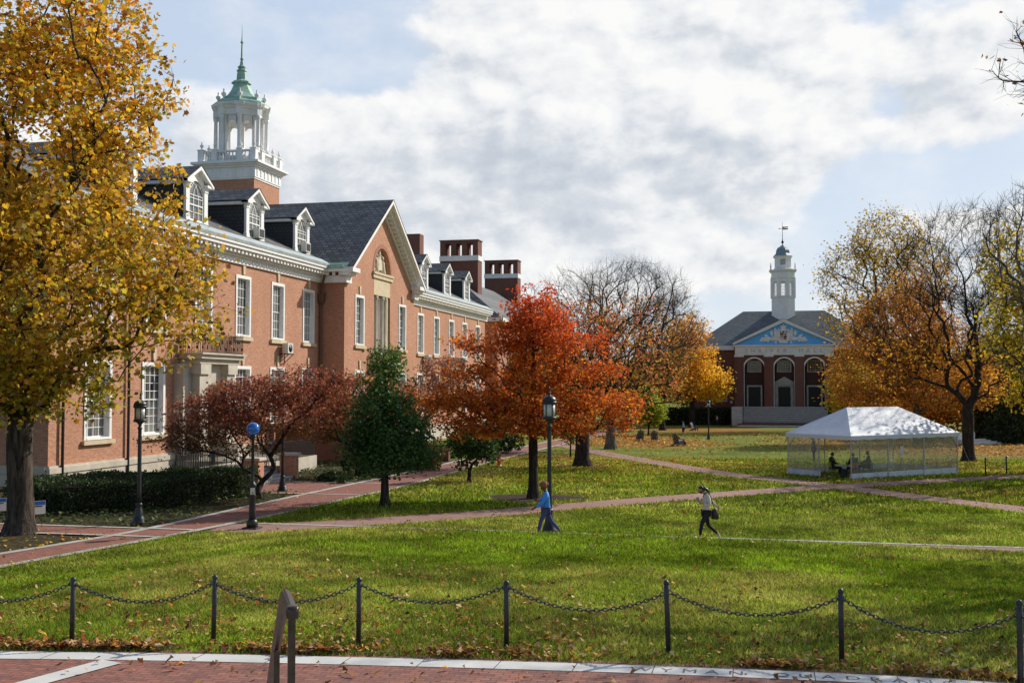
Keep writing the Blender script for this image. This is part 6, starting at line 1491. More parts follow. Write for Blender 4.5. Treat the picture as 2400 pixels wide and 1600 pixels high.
# background trees far beyond the lawns
BG = [(1235, 150, 13, 4.2, 'olive'), (1290, 165, 15, 5, 'brown'), (1470, 205, 13, 5, 'olive'), (1540, 230, 14, 6, 'brown'), (1600, 240, 13, 6, 'olive'), (1990, 200, 14, 5.5, 'olive'), (2060, 215, 16, 6, 'orange'), (2170, 150, 12, 5.5, 'orange'), (2260, 160, 12, 6, 'brown'), (2350, 130, 11, 5, 'gold'), (2420, 120, 12, 5, 'olive'), (1380, 190, 12, 5, 'brown'), (2205, 118, 8, 5.5, 'orange'), (2150, 128, 8, 5, 'brown'), (2040, 140, 9, 5, 'gold')]
BP = {'olive': [(.12, .12, .025), (.20, .17, .03), (.07, .08, .02)], 'brown': [(.20, .10, .03), (.30, .16, .03), (.13, .08, .03)], 'orange': [(.46, .19, .02), (.36, .15, .025), (.5, .28, .025)], 'gold': [(.5, .34, .02), (.36, .28, .03), (.26, .22, .025)]}
for i, (px, c, h, rr, kd) in enumerate(BG):
    p = AT(px, 990, c=c); g = (p[0], p[1], gz(p[0], min(p[1], 230)))
    where = ['just right of the hall chimneys', 'beyond the bare tree', 'beyond the lime sapling', 'left of the yellow maple', 'behind the yellow maple', 'right of the far hall', 'behind the linden', 'behind the orange maple', 'behind the dark trunk', 'near the right edge', 'at the right edge', 'beyond the red tree', 'low behind the right end of the tent', 'low behind the tent roof', 'behind the left slope of the tent'][i]
    make_tree('background_tree', 'distant %s autumn tree %s' % (kd, where), g, h*.25, .3, [blob(0, 0, h*.5, rr, h*.28), blob(-rr*.3, 0, h*.75, rr*.7, h*.2), blob(rr*.4, 0, h*.65, rr*.6, h*.2)], 160, M['bark_dark'], seed=200+i, rt=.03, step=.9,
              leaf=dict(n=4200, size=.55, sig=(.75, .75, .55), col=palette(BP[kd], (1, 1, 1)), zmin=.4), group='background trees beyond the lawns')
# white stair wall on the right
p = AT(2282, 1018, c=104); q = AT(2320, 1018, c=106); z0 = gz(*p[:2]); e = empty('stair_wall', (p[0], p[1], z0), label='white concrete stair wall with steps right of the dark trunk', cat='wall')
d = V(q[0]-p[0], q[1]-p[1]); L = np.linalg.norm(d); d /= L; nn = V(-d[1], d[0])
def slabw(u0, u1, o0, o1, z0_, z1_, nm, m):
    vs = [(p[0]+d[0]*u+nn[0]*o, p[1]+d[1]*u+nn[1]*o, z0+z) for z in (z0_, z1_) for o in (o0, o1) for u in (u0, u1)]
    MB().add(vs, [(0, 2, 3, 1), (4, 5, 7, 6), (0, 1, 5, 4), (2, 6, 7, 3), (0, 4, 6, 2), (1, 3, 7, 5)]).build(nm, m, e)
slabw(0, L+.2, 1.6, 1.9, -.3, 1.1, 'wall_face', M['white_old']); slabw(L*.55, L*.68, 1.57, 1.6, .55, .75, 'vent', M['black'])
for k in range(4): slabw(0, L+2.5, 1.2-.35*k, 1.55-.35*k, -.3, .48-.12*k, 'step', M['marble'])
# loose sheets of paper on the grass by the tent
for px, py, lab in ((1920, 1116, 'small sheet of white paper lying on the grass, left of two'), (1944, 1119, 'small sheet of white paper on the grass by the tent corner, right of two')):
    g = GP(px, py); MBp = MB().add([(g[0]-.13, g[1]-.1, g[2]+.06), (g[0]+.13, g[1]-.08, g[2]+.07), (g[0]+.12, g[1]+.1, g[2]+.075), (g[0]-.12, g[1]+.09, g[2]+.06), (g[0], g[1], g[2]+.11)], [(0, 1, 4), (1, 2, 4), (2, 3, 4), (3, 0, 4)]); tag(MBp.build('paper_sheet', M['sign_white']), lab, 'paper')
# ------------------------------------------------------------------ people
def skin_mesh(name, verts, edges, radii, m, sub=1, root=0):
    me = bpy.data.meshes.new(name); me.from_pydata([tuple(v) for v in verts], edges, []); o = bpy.data.objects.new('tmp_'+name, me); COL.objects.link(o)
    md = o.modifiers.new('Skin', 'SKIN'); md.use_smooth_shade = True
    sv = me.skin_vertices[0].data
    for i, r in enumerate(radii):
        rr = r if hasattr(r, '__len__') else (r, r); sv[i].radius = rr; sv[i].use_root = (i == root)
    ss = o.modifiers.new('Sub', 'SUBSURF'); ss.levels = sub; ss.render_levels = sub
    bpy.context.view_layer.update()
    ev = o.evaluated_get(bpy.context.evaluated_depsgraph_get()); res = bpy.data.meshes.new_from_object(ev); bpy.data.objects.remove(o); bpy.data.meshes.remove(me)
    res.name = name; res.materials.clear(); res.materials.append(m)
    return res
def cloth(name, c, var=.12, scale=14, rough=.85): 
    if name not in M: M[name] = simple(name, c, rough, var, scale, bump=.5, bscale=22)
    return M[name]
def hand_chain(vs, es, rs, wi, wrist, fdir, side, curl):
    """palm + four unequal bent fingers + a thumb leaving the side of the palm"""
    f = V(*fdir); f /= np.linalg.norm(f); s = V(*side); s -= f*(s@f); s /= np.linalg.norm(s); n = np.cross(f, s)
    w = V(*wrist); palm = w+f*.05; vs.append(palm); es.append((wi, len(vs)-1)); rs.append((.030, .016)); pi_ = len(vs)-1
    for k, (off, L) in enumerate(((.030, .062), (.010, .072), (-.010, .068), (-.030, .052))):
        b = w+f*.088+s*off; vs.append(b); es.append((pi_, len(vs)-1)); rs.append(.0095)
        d = f; p = b; last = len(vs)-1
        for j in range(3):
            ang = curl*(j+.6)*.55; d = f*cos(ang)+n*sin(ang); p = p+d*L*(.42, .33, .25)[j]; vs.append(p); es.append((last, len(vs)-1)); rs.append((.0085, .008, .0065)[j]); last = len(vs)-1
    b = w+f*.030+s*.032; vs.append(b); es.append((pi_, len(vs)-1)); rs.append(.011); last = len(vs)-1
    d = f*.6+s*.8+n*curl*.4; d /= np.linalg.norm(d); p = b
    for j in range(2): p = p+d*.032; d = d*.8+f*.4+n*curl*.3; d /= np.linalg.norm(d); vs.append(p); es.append((last, len(vs)-1)); rs.append((.0095, .0078)[j]); last = len(vs)-1
def blob_head(center, yaw, pitch, r=.1, hr=1.0):
    """head: skull, brow, nose, chin and ears as one smooth shell; +x is the face"""
    mb = MB(); nu, nv = 24, 18; vs = []; fs = []
    for i in range(nv+1):
        ph = pi*i/nv
        for k in range(nu):
            w = 2*pi*k/nu; x, y, z = sin(ph)*cos(w), sin(ph)*sin(w), cos(ph)
            X, Y, Z = x*.098, y*.076, z*.118
            if z < 0: X *= 1-.18*abs(z)*(1 if x < 0 else .35); Y *= 1-.30*abs(z)**1.3
            if x > 0:
                X += .026*math.exp(-(y/.20)**2-((z+.16)/.20)**2)+.010*math.exp(-(y/.5)**2-((z-.18)/.14)**2)-.010*math.exp(-((abs(y)-.36)/.16)**2-((z-.02)/.12)**2)+.010*math.exp(-(y/.35)**2-((z+.52)/.12)**2)+.012*math.exp(-(y/.35)**2-((z+.86)/.16)**2)
            if abs(y) > .8: Y += math.copysign(.016, y)*math.exp(-((x+.05)/.25)**2-((z+.05)/.25)**2)
            vs.append((X, Y, Z))
    for i in range(nv):
        for k in range(nu): j = (k+1) % nu; fs.append((i*nu+k, i*nu+nu+k, i*nu+nu+j, i*nu+j))
    cp, sp = cos(pitch), sin(pitch); cyw, syw = cos(yaw), sin(yaw); out = []
    for x, y, z in vs:
        x, z = x*cp+z*sp, -x*sp+z*cp; x, y = x*cyw-y*syw, x*syw+y*cyw; out.append((center[0]+x*hr, center[1]+y*hr, center[2]+z*hr))
    return out, fs
def headpt(center, yaw, pitch, p, hr=1.0):
    x, y, z = p; cp, sp = cos(pitch), sin(pitch); x, z = x*cp+z*sp, -x*sp+z*cp; cyw, syw = cos(yaw), sin(yaw); x, y = x*cyw-y*syw, x*syw+y*cyw
    return (center[0]+x*hr, center[1]+y*hr, center[2]+z*hr)
def person(pose, loc, rz, label, skin, top, legs, shoe, hair, hairstyle='short', mask=None, female=False, bulk=1.0, group=None, bare_legs=False, fingers=True):
    """one continuous body (head, torso, limbs, hands) with clothing and hair as children; pose: joints in metres, +x forward, +y left"""
    J = {k: V(*v) for k, v in pose.items() if not k.startswith('_')}
    hy, hp = pose.get('_head', (0, .25)); vs, es, rs = [], [], []
    def add(p, par, r): vs.append(V(*p)); rs.append(r); i = len(vs)-1; (es.append((par, i)) if par is not None else None); return i
    B = bulk; sh = .155*(0.92 if female else 1)
    pel = add(J['pelvis'], None, (.125*B, .105*B)); wa = add(J['pelvis']*.55+J['chest']*.45, pel, (.115*B, .090*B)); chs = add(J['chest'], wa, (.135*B, .10*B)); nk = add(J['neck'], chs, .052); hd = add(J['head']-V(0, 0, .05), nk, .055)
    ex = {}
    for s, sg in (('l', 1), ('r', -1)):
        so = J['sh_'+s]; a = add(so, chs, .052*B); b = add(J['el_'+s], a, .040*B); c = add(J['wr_'+s], b, .027); ex[s] = c
        h = J['hip_'+s]; d = add(h, pel, .088*B); m = add(h*.5+J['kn_'+s]*.5, d, .072*B); e = add(J['kn_'+s], m, .052*B); g = add(J['kn_'+s]*.6+J['an_'+s]*.4, e, .053*B); f = add(J['an_'+s], g, .036); t = add(J['to_'+s], f, (.036, .026))
    for s, sg in (('l', 1), ('r', -1)):
        fd = J.get('hd_'+s, J['wr_'+s]+(J['wr_'+s]-J['el_'+s]))-J['wr_'+s]
        hand_chain(vs, es, rs, ex[s], J['wr_'+s], fd, V(0, 0, 1)+V(.2, -.3*sg, 0), pose.get('_curl_'+s, .55))
    me = skin_mesh('person', vs, es, rs, skin, 1)
    # head joined into the same body mesh
    hv, hf = blob_head(J['head'], hy, hp)
    bm = bmesh.new(); bm.from_mesh(me); bv = [bm.verts.new(v) for v in hv]
    for f in hf:
        try: fc = bm.faces.new([bv[i] for i in f]); fc.smooth = True
        except ValueError: pass
    bmesh.ops.recalc_face_normals(bm, faces=bm.faces); bm.to_mesh(me); bm.free()
    for p in me.polygons: p.use_smooth = True
    o = bpy.data.objects.new('person', me); COL.objects.link(o); o.location = loc; o.rotation_euler = (0, 0, rz); tag(o, label, 'person', group)
    def child(nm, me_): c = bpy.data.objects.new(nm, me_); COL.objects.link(c); c.parent = o; return c
    # garment: torso and sleeves
    vs, es, rs = [], [], []; k = 1.16*B; hem = J['pelvis']+V(0, 0, pose.get('_hem', -.05))
    p0 = add(hem, None, (.158*k, .128*k)); p1 = add(J['pelvis']*.55+J['chest']*.45, p0, (.145*k, .115*k)); p2 = add(J['chest'], p1, (.158*k, .118*k)); p3 = add(J['neck']*.85+J['chest']*.15, p2, .066); p4 = add(J['neck']+V(0, 0, .02), p3, .060)
    for s in 'lr':
        a = add(J['sh_'+s], p2, .068*k); b = add(J['el_'+s], a, .056*k); w0 = J['el_'+s]*.12+J['wr_'+s]*.88; 
        if pose.get('_short'): w0 = J['sh_'+s]*.25+J['el_'+s]*.75
        c = add(w0 if not pose.get('_short') else J['el_'+s], b if not pose.get('_short') else a, .042*k) if not pose.get('_short') else b
    child('jacket' if not female else 'sweater', skin_mesh('garment', vs, es, rs, top, 1))
    # trousers
    vs, es, rs = [], [], []; q = 1.13*B*(.93 if female else 1); pp = add(J['pelvis']+V(0, 0, .03), None, (.135*q, .112*q))
    for s in 'lr':
        d = add(J['hip_'+s], pp, .096*q); m = add(J['hip_'+s]*.5+J['kn_'+s]*.5, d, .080*q); e = add(J['kn_'+s], m, .062*q)
        if not bare_legs: g = add(J['kn_'+s]*.6+J['an_'+s]*.4, e, .060*q); f = add(J['kn_'+s]*.08+J['an_'+s]*.92, g, .047*q*(1 if not female else .85))
    child('trousers' if not bare_legs else 'shorts', skin_mesh('trousers', vs, es, rs, legs, 1))
    for s in 'lr':
        vs, es, rs = [], [], []; a = J['an_'+s]; t = J['to_'+s]; d = t-a; d = d/np.linalg.norm(d); i = add(a+V(0, 0, -.012)-d*.03, None, (.044, .044)); j = add(a*.5+t*.5+V(0, 0, -.012), i, (.043, .036)); add(t+d*.035+V(0, 0, -.008), j, (.036, .026))
        child('shoe', skin_mesh('shoe', vs, es, rs, shoe, 1))
    # hair
    mb = MB(); hc = J['head']; r = np.random.default_rng(len(label))
    if hairstyle == 'afro':
        for kk in range(70):
            d = r.normal(size=3); d /= np.linalg.norm(d); d[2] = abs(d[2])*.95-.12
            if d[0] > .55 and d[2] < .35: continue
            mb.sphere(headpt(hc, hy, hp, (d[0]*.112-.015, d[1]*.115, d[2]*.118+.045)), .058, 7, 5)
    else:
        hv, hf = blob_head(hc, hy, hp, hr=1.09); keep = []
        loc_ = blob_head((0, 0, 0), 0, 0)[0]
        ok = [(z > .035 or (x < .012 and z > -.06)) and not (x > .062 and z < .072) for x, y, z in loc_]
        mb.add(hv, [f for f in hf if all(ok[i] for i in f)], True)
        if hairstyle == 'ponytail':
            pts = [headpt(hc, hy, hp, p) for p in ((-.09, 0, .02), (-.14, 0, -.04), (-.165, 0, -.13), (-.165, .0, -.24), (-.15, 0, -.33))]; mb.tube(pts, [.035, .044, .040, .030, .010], 10)
            mb.sphere(headpt(hc, hy, hp, (-.10, 0, .03)), .05, 9, 7)
    mb.build('hair', hair).parent = o
    ey = MB()
    for s in (-1, 1): ey.sphere(headpt(hc, hy, hp, (.088, s*.030, .004)), .0105, 8, 6)
    ey.build('eyes', M['black']).parent = o
    if mask:
        mk = MB(); hv, hf = blob_head(hc, hy, hp, hr=1.07); loc_ = blob_head((0, 0, 0), 0, 0)[0]; ok = [x > .02 and -.115 < z < -.005 for x, y, z in loc_]
        mk.add(hv, [f for f in hf if all(ok[i] for i in f)], True); mk.build('face_mask', mask).parent = o
    else:
        mo = MB(); mo.sphere(headpt(hc, hy, hp, (.100, 0, -.062)), (.008, .022, .006), 8, 6); mo.build('mouth', cloth('lip', (.18, .06, .05))).parent = o
    return o
SK_D = simple('dark_brown_skin', (.115, .052, .030), .5, .06); SK_M = simple('tan_skin', (.42, .22, .14), .5, .06); SK_L = simple('light_skin', (.48, .28, .20), .5, .06)
WEST = pi+TH
Pz = lambda zx, zy, k, ox, oy: ((ox-zx)*k, (oy-zy)*k)
# person in the blue pullover, walking left, phone in the far hand
g = GP(1276, 1249); base = W(uv_of(*g[:2])[0]-.45, uv_of(*g[:2])[1]); bz = gz(*base)
pose = dict(pelvis=(-.045, 0, .80), chest=(-.055, 0, 1.20), neck=(-.035, 0, 1.405), head=(.028, 0, 1.545), _head=(.0, .30), _hem=-.10,
            sh_l=(-.065, .185, 1.345), el_l=(.085, .225, 1.055), wr_l=(.32, .19, .90), hd_l=(.40, .18, .85), sh_r=(-.055, -.185, 1.345), el_r=(.06, -.22, 1.10), wr_r=(.22, -.13, 1.10), hd_r=(.30, -.09, 1.13),
            hip_l=(-.03, .095, .80), kn_l=(.135, .10, .455), an_l=(.215, .10, .085), to_l=(.34, .11, .045), hip_r=(-.05, -.095, .80), kn_r=(-.20, -.10, .455), an_r=(-.50, -.10, .13), to_r=(-.47, -.11, .03))
blue = person(pose, (*base, bz), WEST, 'person walking left in a bright blue pullover and jeans looking at a phone', SK_D, cloth('blue_fleece', (.06, .30, .78)), cloth('dark_denim', (.050, .075, .17)), cloth('grey_shoe', (.22, .22, .23)), simple('ginger_brown_hair', (.24, .085, .028), .8, .5, 30), 'afro', bulk=1.0)
def rel(o, p): c, s = cos(o.rotation_euler[2]), sin(o.rotation_euler[2]); return (o.location[0]+p[0]*c-p[1]*s, o.location[1]+p[0]*s+p[1]*c, o.location[2]+p[2])
def thing_box(name, o, c, d, u, w, h, t, m, label, cat):
    c = V(*c); d = V(*d); d /= np.linalg.norm(d); u = V(*u); u -= d*(u@d); u /= np.linalg.norm(u); n = np.cross(d, u)
    vs = [rel(o, c+d*a*h/2+u*b*w/2+n*e*t/2) for a in (-1, 1) for b in (-1, 1) for e in (-1, 1)]
    return tag(MB().add(vs, [(0, 1, 3, 2), (4, 6, 7, 5), (0, 4, 5, 1), (2, 3, 7, 6), (0, 2, 6, 4), (1, 5, 7, 3)]).build(name, m), label, cat)
thing_box('phone', blue, (.335, -.09, 1.165), (.75, .1, .62), (0, 1, 0), .075, .15, .009, simple('phone_case', (.05, .05, .055), .25, .1), 'dark phone held up in the hand of the person in blue', 'phone')
# person in the cream sweater, walking left, cup in the near hand
g = GP(1648, 1259); base = W(uv_of(*g[:2])[0]-.45, uv_of(*g[:2])[1]); bz = gz(*base)
pose = dict(pelvis=(-.015, 0, .84), chest=(-.05, 0, 1.21), neck=(.015, 0, 1.44), head=(.115, 0, 1.555), _head=(.0, .42), _hem=-.07,
            sh_l=(-.05, .165, 1.365), el_l=(-.10, .225, 1.085), wr_l=(.13, .20, 1.135), hd_l=(.22, .15, 1.17), _curl_l=1.5, sh_r=(-.05, -.165, 1.365), el_r=(-.24, -.24, 1.165), wr_r=(-.41, -.27, 1.015), hd_r=(-.49, -.27, .945), _curl_r=.3,
            hip_l=(-.02, .088, .84), kn_l=(.14, .09, .465), an_l=(.20, .09, .09), to_l=(.325, .10, .05), hip_r=(-.02, -.088, .84), kn_r=(-.11, -.09, .43), an_r=(-.43, -.09, .14), to_r=(-.47, -.09, .03))
cream = person(pose, (*base, bz), WEST, 'person with dark braid in cream sweater and black leggings carrying a lilac cup', SK_M, cloth('cream_knit', (.60, .55, .46)), cloth('black_leggings', (.012, .012, .015)), cloth('pink_shoe', (.62, .50, .48)), simple('black_hair', (.012, .010, .010), .4, .2, 30), 'ponytail', mask=M['black'], female=True, bulk=.98)
mb = MB(); c = rel(cream, (.255, .14, 1.19)); mb.lathe([(.030, 0), (.040, .13), (.041, .135)], c, 14); cup = mb.build('cup', simple('lilac_cup', (.30, .26, .55), .4, .08)); tag(cup, 'lilac takeaway cup held by the person in the cream sweater', 'cup')
mb = MB(); mb.lathe([(.043, .136), (.043, .146), (.034, .156)], c, 14); l_ = mb.build('lid', M['sign_white']); l_.parent = cup
# shoulder bag
bagc = V(-.30, -.03, .80); be = empty('shoulder_bag', rel(cream, bagc), label='black shoulder bag hanging behind the person in the cream sweater', cat='bag')
mb = MB(); M['bag'] = cloth('bag_black', (.02, .02, .024), rough=.5)
tt = [(.085, -.165), (.105, -.10), (.10, .06), (.08, .14), (-.07, .15), (-.095, .06), (-.115, -.10), (-.09, -.17)]
vs = [rel(cream, bagc+V(x, y, z)) for y in (-.065, .065) for x, z in tt]; mb.add(vs, [tuple(range(8)), tuple(range(15, 7, -1))]+[(i, (i+1) % 8, 8+(i+1) % 8, 8+i) for i in range(8)], True); mb.build('bag_body', M['bag'], be)
mb = MB(); mb.tube([rel(cream, p) for p in ((-.30, .0, .93), (-.225, .05, 1.10), (-.19, .10, 1.25), (-.13, .11, 1.40), (-.05, .10, 1.475), (.03, .08, 1.43), (.085, .02, 1.33))], .014, 6); mb.build('strap', M['bag'], be)
# mid-distance walkers
walk = dict(pelvis=(0, 0, .88), chest=(.02, 0, 1.28), neck=(.03, 0, 1.49), head=(.06, 0, 1.61), sh_l=(.02, .18, 1.43), el_l=(.0, .23, 1.14), wr_l=(.18, .2, 1.02), sh_r=(.02, -.18, 1.43), el_r=(-.08, -.23, 1.16), wr_r=(-.02, -.22, .93),
            hip_l=(0, .09, .88), kn_l=(.16, .09, .48), an_l=(.22, .09, .09), to_l=(.34, .1, .05), hip_r=(0, -.09, .88), kn_r=(-.06, -.09, .47), an_r=(-.30, -.09, .13), to_r=(-.24, -.09, .04))
HK = simple('dark_hair', (.02, .015, .012), .6, .2, 20)
for px, py, c, kw in ((1602, 1022, None, dict(label='distant walker in a blue shirt and dark shorts crossing the far lawn', skin=SK_M, top=cloth('pale_blue_shirt', (.22, .38, .55)), legs=cloth('black_shorts', (.02, .02, .025)), bare_legs=True)),
                      (1640, 995, None, dict(label='distant walker in a mauve top beside the yellow maple trunk', skin=SK_L, top=cloth('mauve_top', (.28, .18, .22)), legs=cloth('navy_jeans', (.02, .025, .05)))),
                      (1681, 998, None, dict(label='distant walker in a pale coat by the dark hedge left of the far hall steps', skin=SK_L, top=cloth('pale_coat', (.50, .47, .42)), legs=cloth('black_trousers', (.02, .02, .02))))):
    g = GP(px, py); person(walk, g, WEST+.3*(px % 3), kw.pop('label'), kw.pop('skin'), kw.pop('top'), kw.pop('legs'), cloth('dark_shoe', (.03, .03, .03)), HK, 'short', group='distant walkers', **kw)
# ------------------------------------------------------------------ wooden lawn chairs
M['chair_wood'] = simple('grey_chair_paint', (.085, .095, .105), .7, .2, 5)
def make_adirondack():
    root = empty('lawn_chair', (0, 0, 0))
    b = MB()
    for k in range(5): x = .24-.11*k; b.bar((x, -.26, .36-.035*k), (x, .26, .36-.035*k), .10, .02)
    b.build('seat', M['chair_wood'], root)
    b = MB()
    for k in range(6): y = -.25+.10*k; h = 1.0+.06*cos((k-2.5)*.7); b.bar((-.20, y, .24), (-.20-.30, y*1.15, h), .085, .022)
    b.bar((-.33, -.3, .60), (-.33, .3, .60), .03, .08); b.build('backrest', M['chair_wood'], root)
    for s in (-1, 1):
        b = MB(); b.bar((-.42, s*.36, .56), (.34, s*.36, .60), .14, .025); b.build('armrest', M['chair_wood'], root)
        b = MB(); b.bar((.28, s*.30, 0), (.28, s*.30, .58), .035, .12); b.build('leg', M['chair_wood'], root)
        b = MB(); b.bar((.34, s*.27, .33), (-.62, s*.27, .03), .03, .13); b.build('leg', M['chair_wood'], root)
    return root
ch = make_adirondack(); firstc = True
sit = dict(pelvis=(-.12, 0, .36), chest=(-.30, 0, .74), neck=(-.36, 0, .95), head=(-.35, 0, 1.08), _head=(0, .25), sh_l=(-.31, .18, .88), el_l=(-.12, .30, .66), wr_l=(.12, .22, .66), sh_r=(-.31, -.18, .88), el_r=(-.12, -.30, .66), wr_r=(.12, -.22, .66),
           hip_l=(-.10, .09, .38), kn_l=(.34, .10, .52), an_l=(.52, .10, .10), to_l=(.64, .11, .05), hip_r=(-.10, -.09, .38), kn_r=(.34, -.10, .52), an_r=(.55, -.12, .10), to_r=(.67, -.12, .05))
for px, py, rz, lab, occ in ((1500, 1033, 1.9, 'grey wooden lawn chair with a seated person, leftmost of the lawn chairs', ('person in dark clothes seated in the leftmost lawn chair', (.03, .03, .04))), (1534, 1035, 1.6, 'grey wooden lawn chair seen from behind, beside the lime green sapling', ('person mostly hidden in the lawn chair beside the sapling', (.06, .05, .05))),
                            (1590, 1045, .9, 'grey wooden lawn chair with a person reading, nearest of the lawn chairs', ('person in black reading in the nearest lawn chair', (.02, .02, .025))), (1628, 1009, -.4, 'empty tilted wooden lawn chair below the yellow maple', None)):
    o = ch if firstc else copy_tree(ch); firstc = False; g = GP(px, py); place(o, g, rz, lab, 1.08); tag(o, cat='lawn chair', group='wooden lawn chairs')
    if occ: person(sit, (g[0], g[1], g[2]+.02), rz, occ[0], SK_M, cloth('garment_%d' % px, occ[1]), cloth('pale_trousers', (.30, .30, .30)) if px == 1590 else cloth('black_trousers', (.02, .02, .02)), cloth('dark_shoe', (.03, .03, .03)), HK, group='people seated in lawn chairs')
g = GP(1604, 1044); mb = MB(); mb.bbox(g[0]-.18, g[0]+.18, g[1]-.14, g[1]+.14, g[2], g[2]+.4, .06); mb.sphere((g[0], g[1], g[2]+.38), (.13, .10, .1), 10, 7); tag(mb.build('backpack', M['black']), 'dark backpack on the grass beside the nearest lawn chair', 'backpack')
# ------------------------------------------------------------------ the white tent
N_, R_, L_ = V(*GP(1995, 1123)[:2]), V(*GP(2245, 1110)[:2]), V(*GP(1845, 1112)[:2])
ud = (R_-N_); TL = np.linalg.norm(ud); ud /= TL; vd = V(-ud[1], ud[0]); TWD = 4.6
if vd@(L_-N_) < 0: vd = -vd
tz = gz(*(N_+ud*TL/2+vd*TWD/2)); 
def TP(a, b, z): p = N_+ud*a+vd*b; return (p[0], p[1], tz+z)
tent = empty('tent', (*(N_+ud*TL/2+vd*TWD/2), tz), label='white frame tent with hipped roof and clear plastic walls on the lawn', cat='tent')
t = NT('tent_canvas'); t.base(t.ramp(t.noise(.8, 4), [(.3, (.66, .67, .70)), (.7, (.76, .76, .77))]), .6, 0, .3); mpn = t.noise(1.6, 5, dist=.6); t.bump(mpn, .22, .10); M['canvas'] = t.m
t = NT('clear_plastic'); tr = t.n('ShaderNodeBsdfTransparent'); tr.inputs[0].default_value = (.90, .91, .90, 1); gl = t.n('ShaderNodeBsdfGlossy'); gl.inputs['Roughness'].default_value = .12; df = t.n('ShaderNodeBsdfDiffuse'); df.inputs[0].default_value = (.62, .64, .67, 1)
bp = t.n('ShaderNodeBump'); bp.inputs['Strength'].default_value = .5; bp.inputs['Distance'].default_value = .12; mp_ = t.n('ShaderNodeMapping'); mp_.inputs['Scale'].default_value = (1.6, 1.6, .5); t.link(t.pos(), mp_.inputs[0]); t.link(t.noise(1.0, 3, vec=mp_.outputs[0], dist=.8), bp.inputs['Height']); t.link(bp.outputs[0], gl.inputs['Normal'])
m1 = t.n('ShaderNodeMixShader'); m1.inputs[0].default_value = .15; t.link(tr.outputs[0], m1.inputs[1]); t.link(gl.outputs[0], m1.inputs[2]); m2 = t.n('ShaderNodeMixShader'); m2.inputs[0].default_value = .13; t.link(m1.outputs[0], m2.inputs[1]); t.link(df.outputs[0], m2.inputs[2]); t.link(m2.outputs[0], t.out.inputs[0]); t.N.remove(t.b); M['plastic'] = t.m
M['alu'] = simple('aluminium_pole', (.45, .45, .46), .4, .1, metal=.5)
ze_, zr_ = 2.38, 3.86; hb = TWD/2
rA, rB = TP(hb, hb, zr_), TP(TL-hb, hb, zr_)
def sheet(mb, a, b, c, d, n=10, m=8, sag=.10):     # bilinear panel sagging slightly between the frame lines
    a, b, c, d = map(lambda q: V(*q), (a, b, c, d)); vs = []; fs = []
    for i in range(n+1):
        for j in range(m+1):
            s, t_ = i/n, j/m; p = (a*(1-s)+b*s)*(1-t_)+(d*(1-s)+c*s)*t_; p[2] -= sag*4*s*(1-s)*4*t_*(1-t_)*.25+.012*sin(s*19)*sin(t_*pi); vs.append(p)
    for i in range(n):
        for j in range(m): k = i*(m+1)+j; fs.append((k, k+m+1, k+m+2, k+1))
    mb.add(vs, fs, True)
rfm = MB(); e0, e1, e2, e3 = TP(-.1, -.1, ze_), TP(TL+.1, -.1, ze_), TP(TL+.1, TWD+.1, ze_), TP(-.1, TWD+.1, ze_)
sheet(rfm, e0, e1, rB, rA, 16); sheet(rfm, e2, e3, rA, rB, 16); sheet(rfm, e3, e0, rA, rA, 10); sheet(rfm, e1, e2, rB, rB, 10)
rfm.build('roof', M['canvas'], tent)
vl = MB()
def valance(a, b, n):
    a, b = V(*a), V(*b)
    vs = []; 
    for i in range(n*4+1):
        s = i/(n*4); p = a*(1-s)+b*s; k = (i % 4)/4; vs += [p, p-V(0, 0, .20+.035*sin(pi*k))]
    vl.add(vs, [(2*i, 2*i+1, 2*i+3, 2*i+2) for i in range(n*4)])
for a, b, n in ((e0, e1, 9), (e1, e2, 5), (e2, e3, 9), (e3, e0, 5)): valance(a, b, n)
vl.build('valance', M['canvas'], tent)
for a, b in ((0, 0), (TL/3, 0), (2*TL/3, 0), (TL, 0), (0, TWD), (TL/3, TWD), (2*TL/3, TWD), (TL, TWD), (0, hb), (TL, hb)):
    MB().tube([TP(a, b, -.05), TP(a, b, ze_-.03)], .032, 8).build('pole', M['alu'], tent)
fr = MB()
for p, q in ((e0, rA), (e3, rA), (e1, rB), (e2, rB), (rA, rB)): fr.tube([V(*p)-V(0, 0, .06), V(*q)-V(0, 0, .06)], .03, 6)
for a, b, da, db in ((0, 0, 1, 0), (0, 0, 0, 1), (0, TWD, 0, -1), (TL, 0, -1, 0)): fr.tube([TP(a, b, ze_-.75), TP(a+da*.7, b+db*.7, ze_-.08)], .022, 6)
fr.tube([TP(0, 0, ze_-.08), TP(TL, 0, ze_-.08), TP(TL, TWD, ze_-.08), TP(0, TWD, ze_-.08), TP(0, 0, ze_-.08)], .028, 6); fr.build('roof_frame', M['alu'], tent)
def panel(a0, b0, a1, b1, seed):
    r = np.random.default_rng(seed); n = 26; up, sk = MB(), MB(); v1, v2 = [], []
    for i in range(n+1):
        s = i/n; a, b = a0*(1-s)+a1*s, b0*(1-s)+b1*s; w = .03*sin(i*1.9+seed)+.02*r.normal(); w2 = .05*sin(i*2.7+seed)+.03*r.normal(); da, db = (0, 1) if b0 == b1 else (1, 0)
        v1 += [TP(a, b, ze_-.16), TP(a+da*w, b+db*w, 1.2), TP(a+da*w2, b+db*w2, .36)]; v2 += [TP(a+da*w2, b+db*w2, .36), TP(a+da*w2*1.7, b+db*w2*1.7, .03)]
    up.add(v1, [(3*i+k, 3*i+k+1, 3*i+k+4, 3*i+k+3) for i in range(n) for k in range(2)], True); sk.add(v2, [(2*i, 2*i+1, 2*i+3, 2*i+2) for i in range(n)], True)
    o = up.build('clear_wall', M['plastic'], tent); sk.build('wall_skirt', M['canvas'], o)
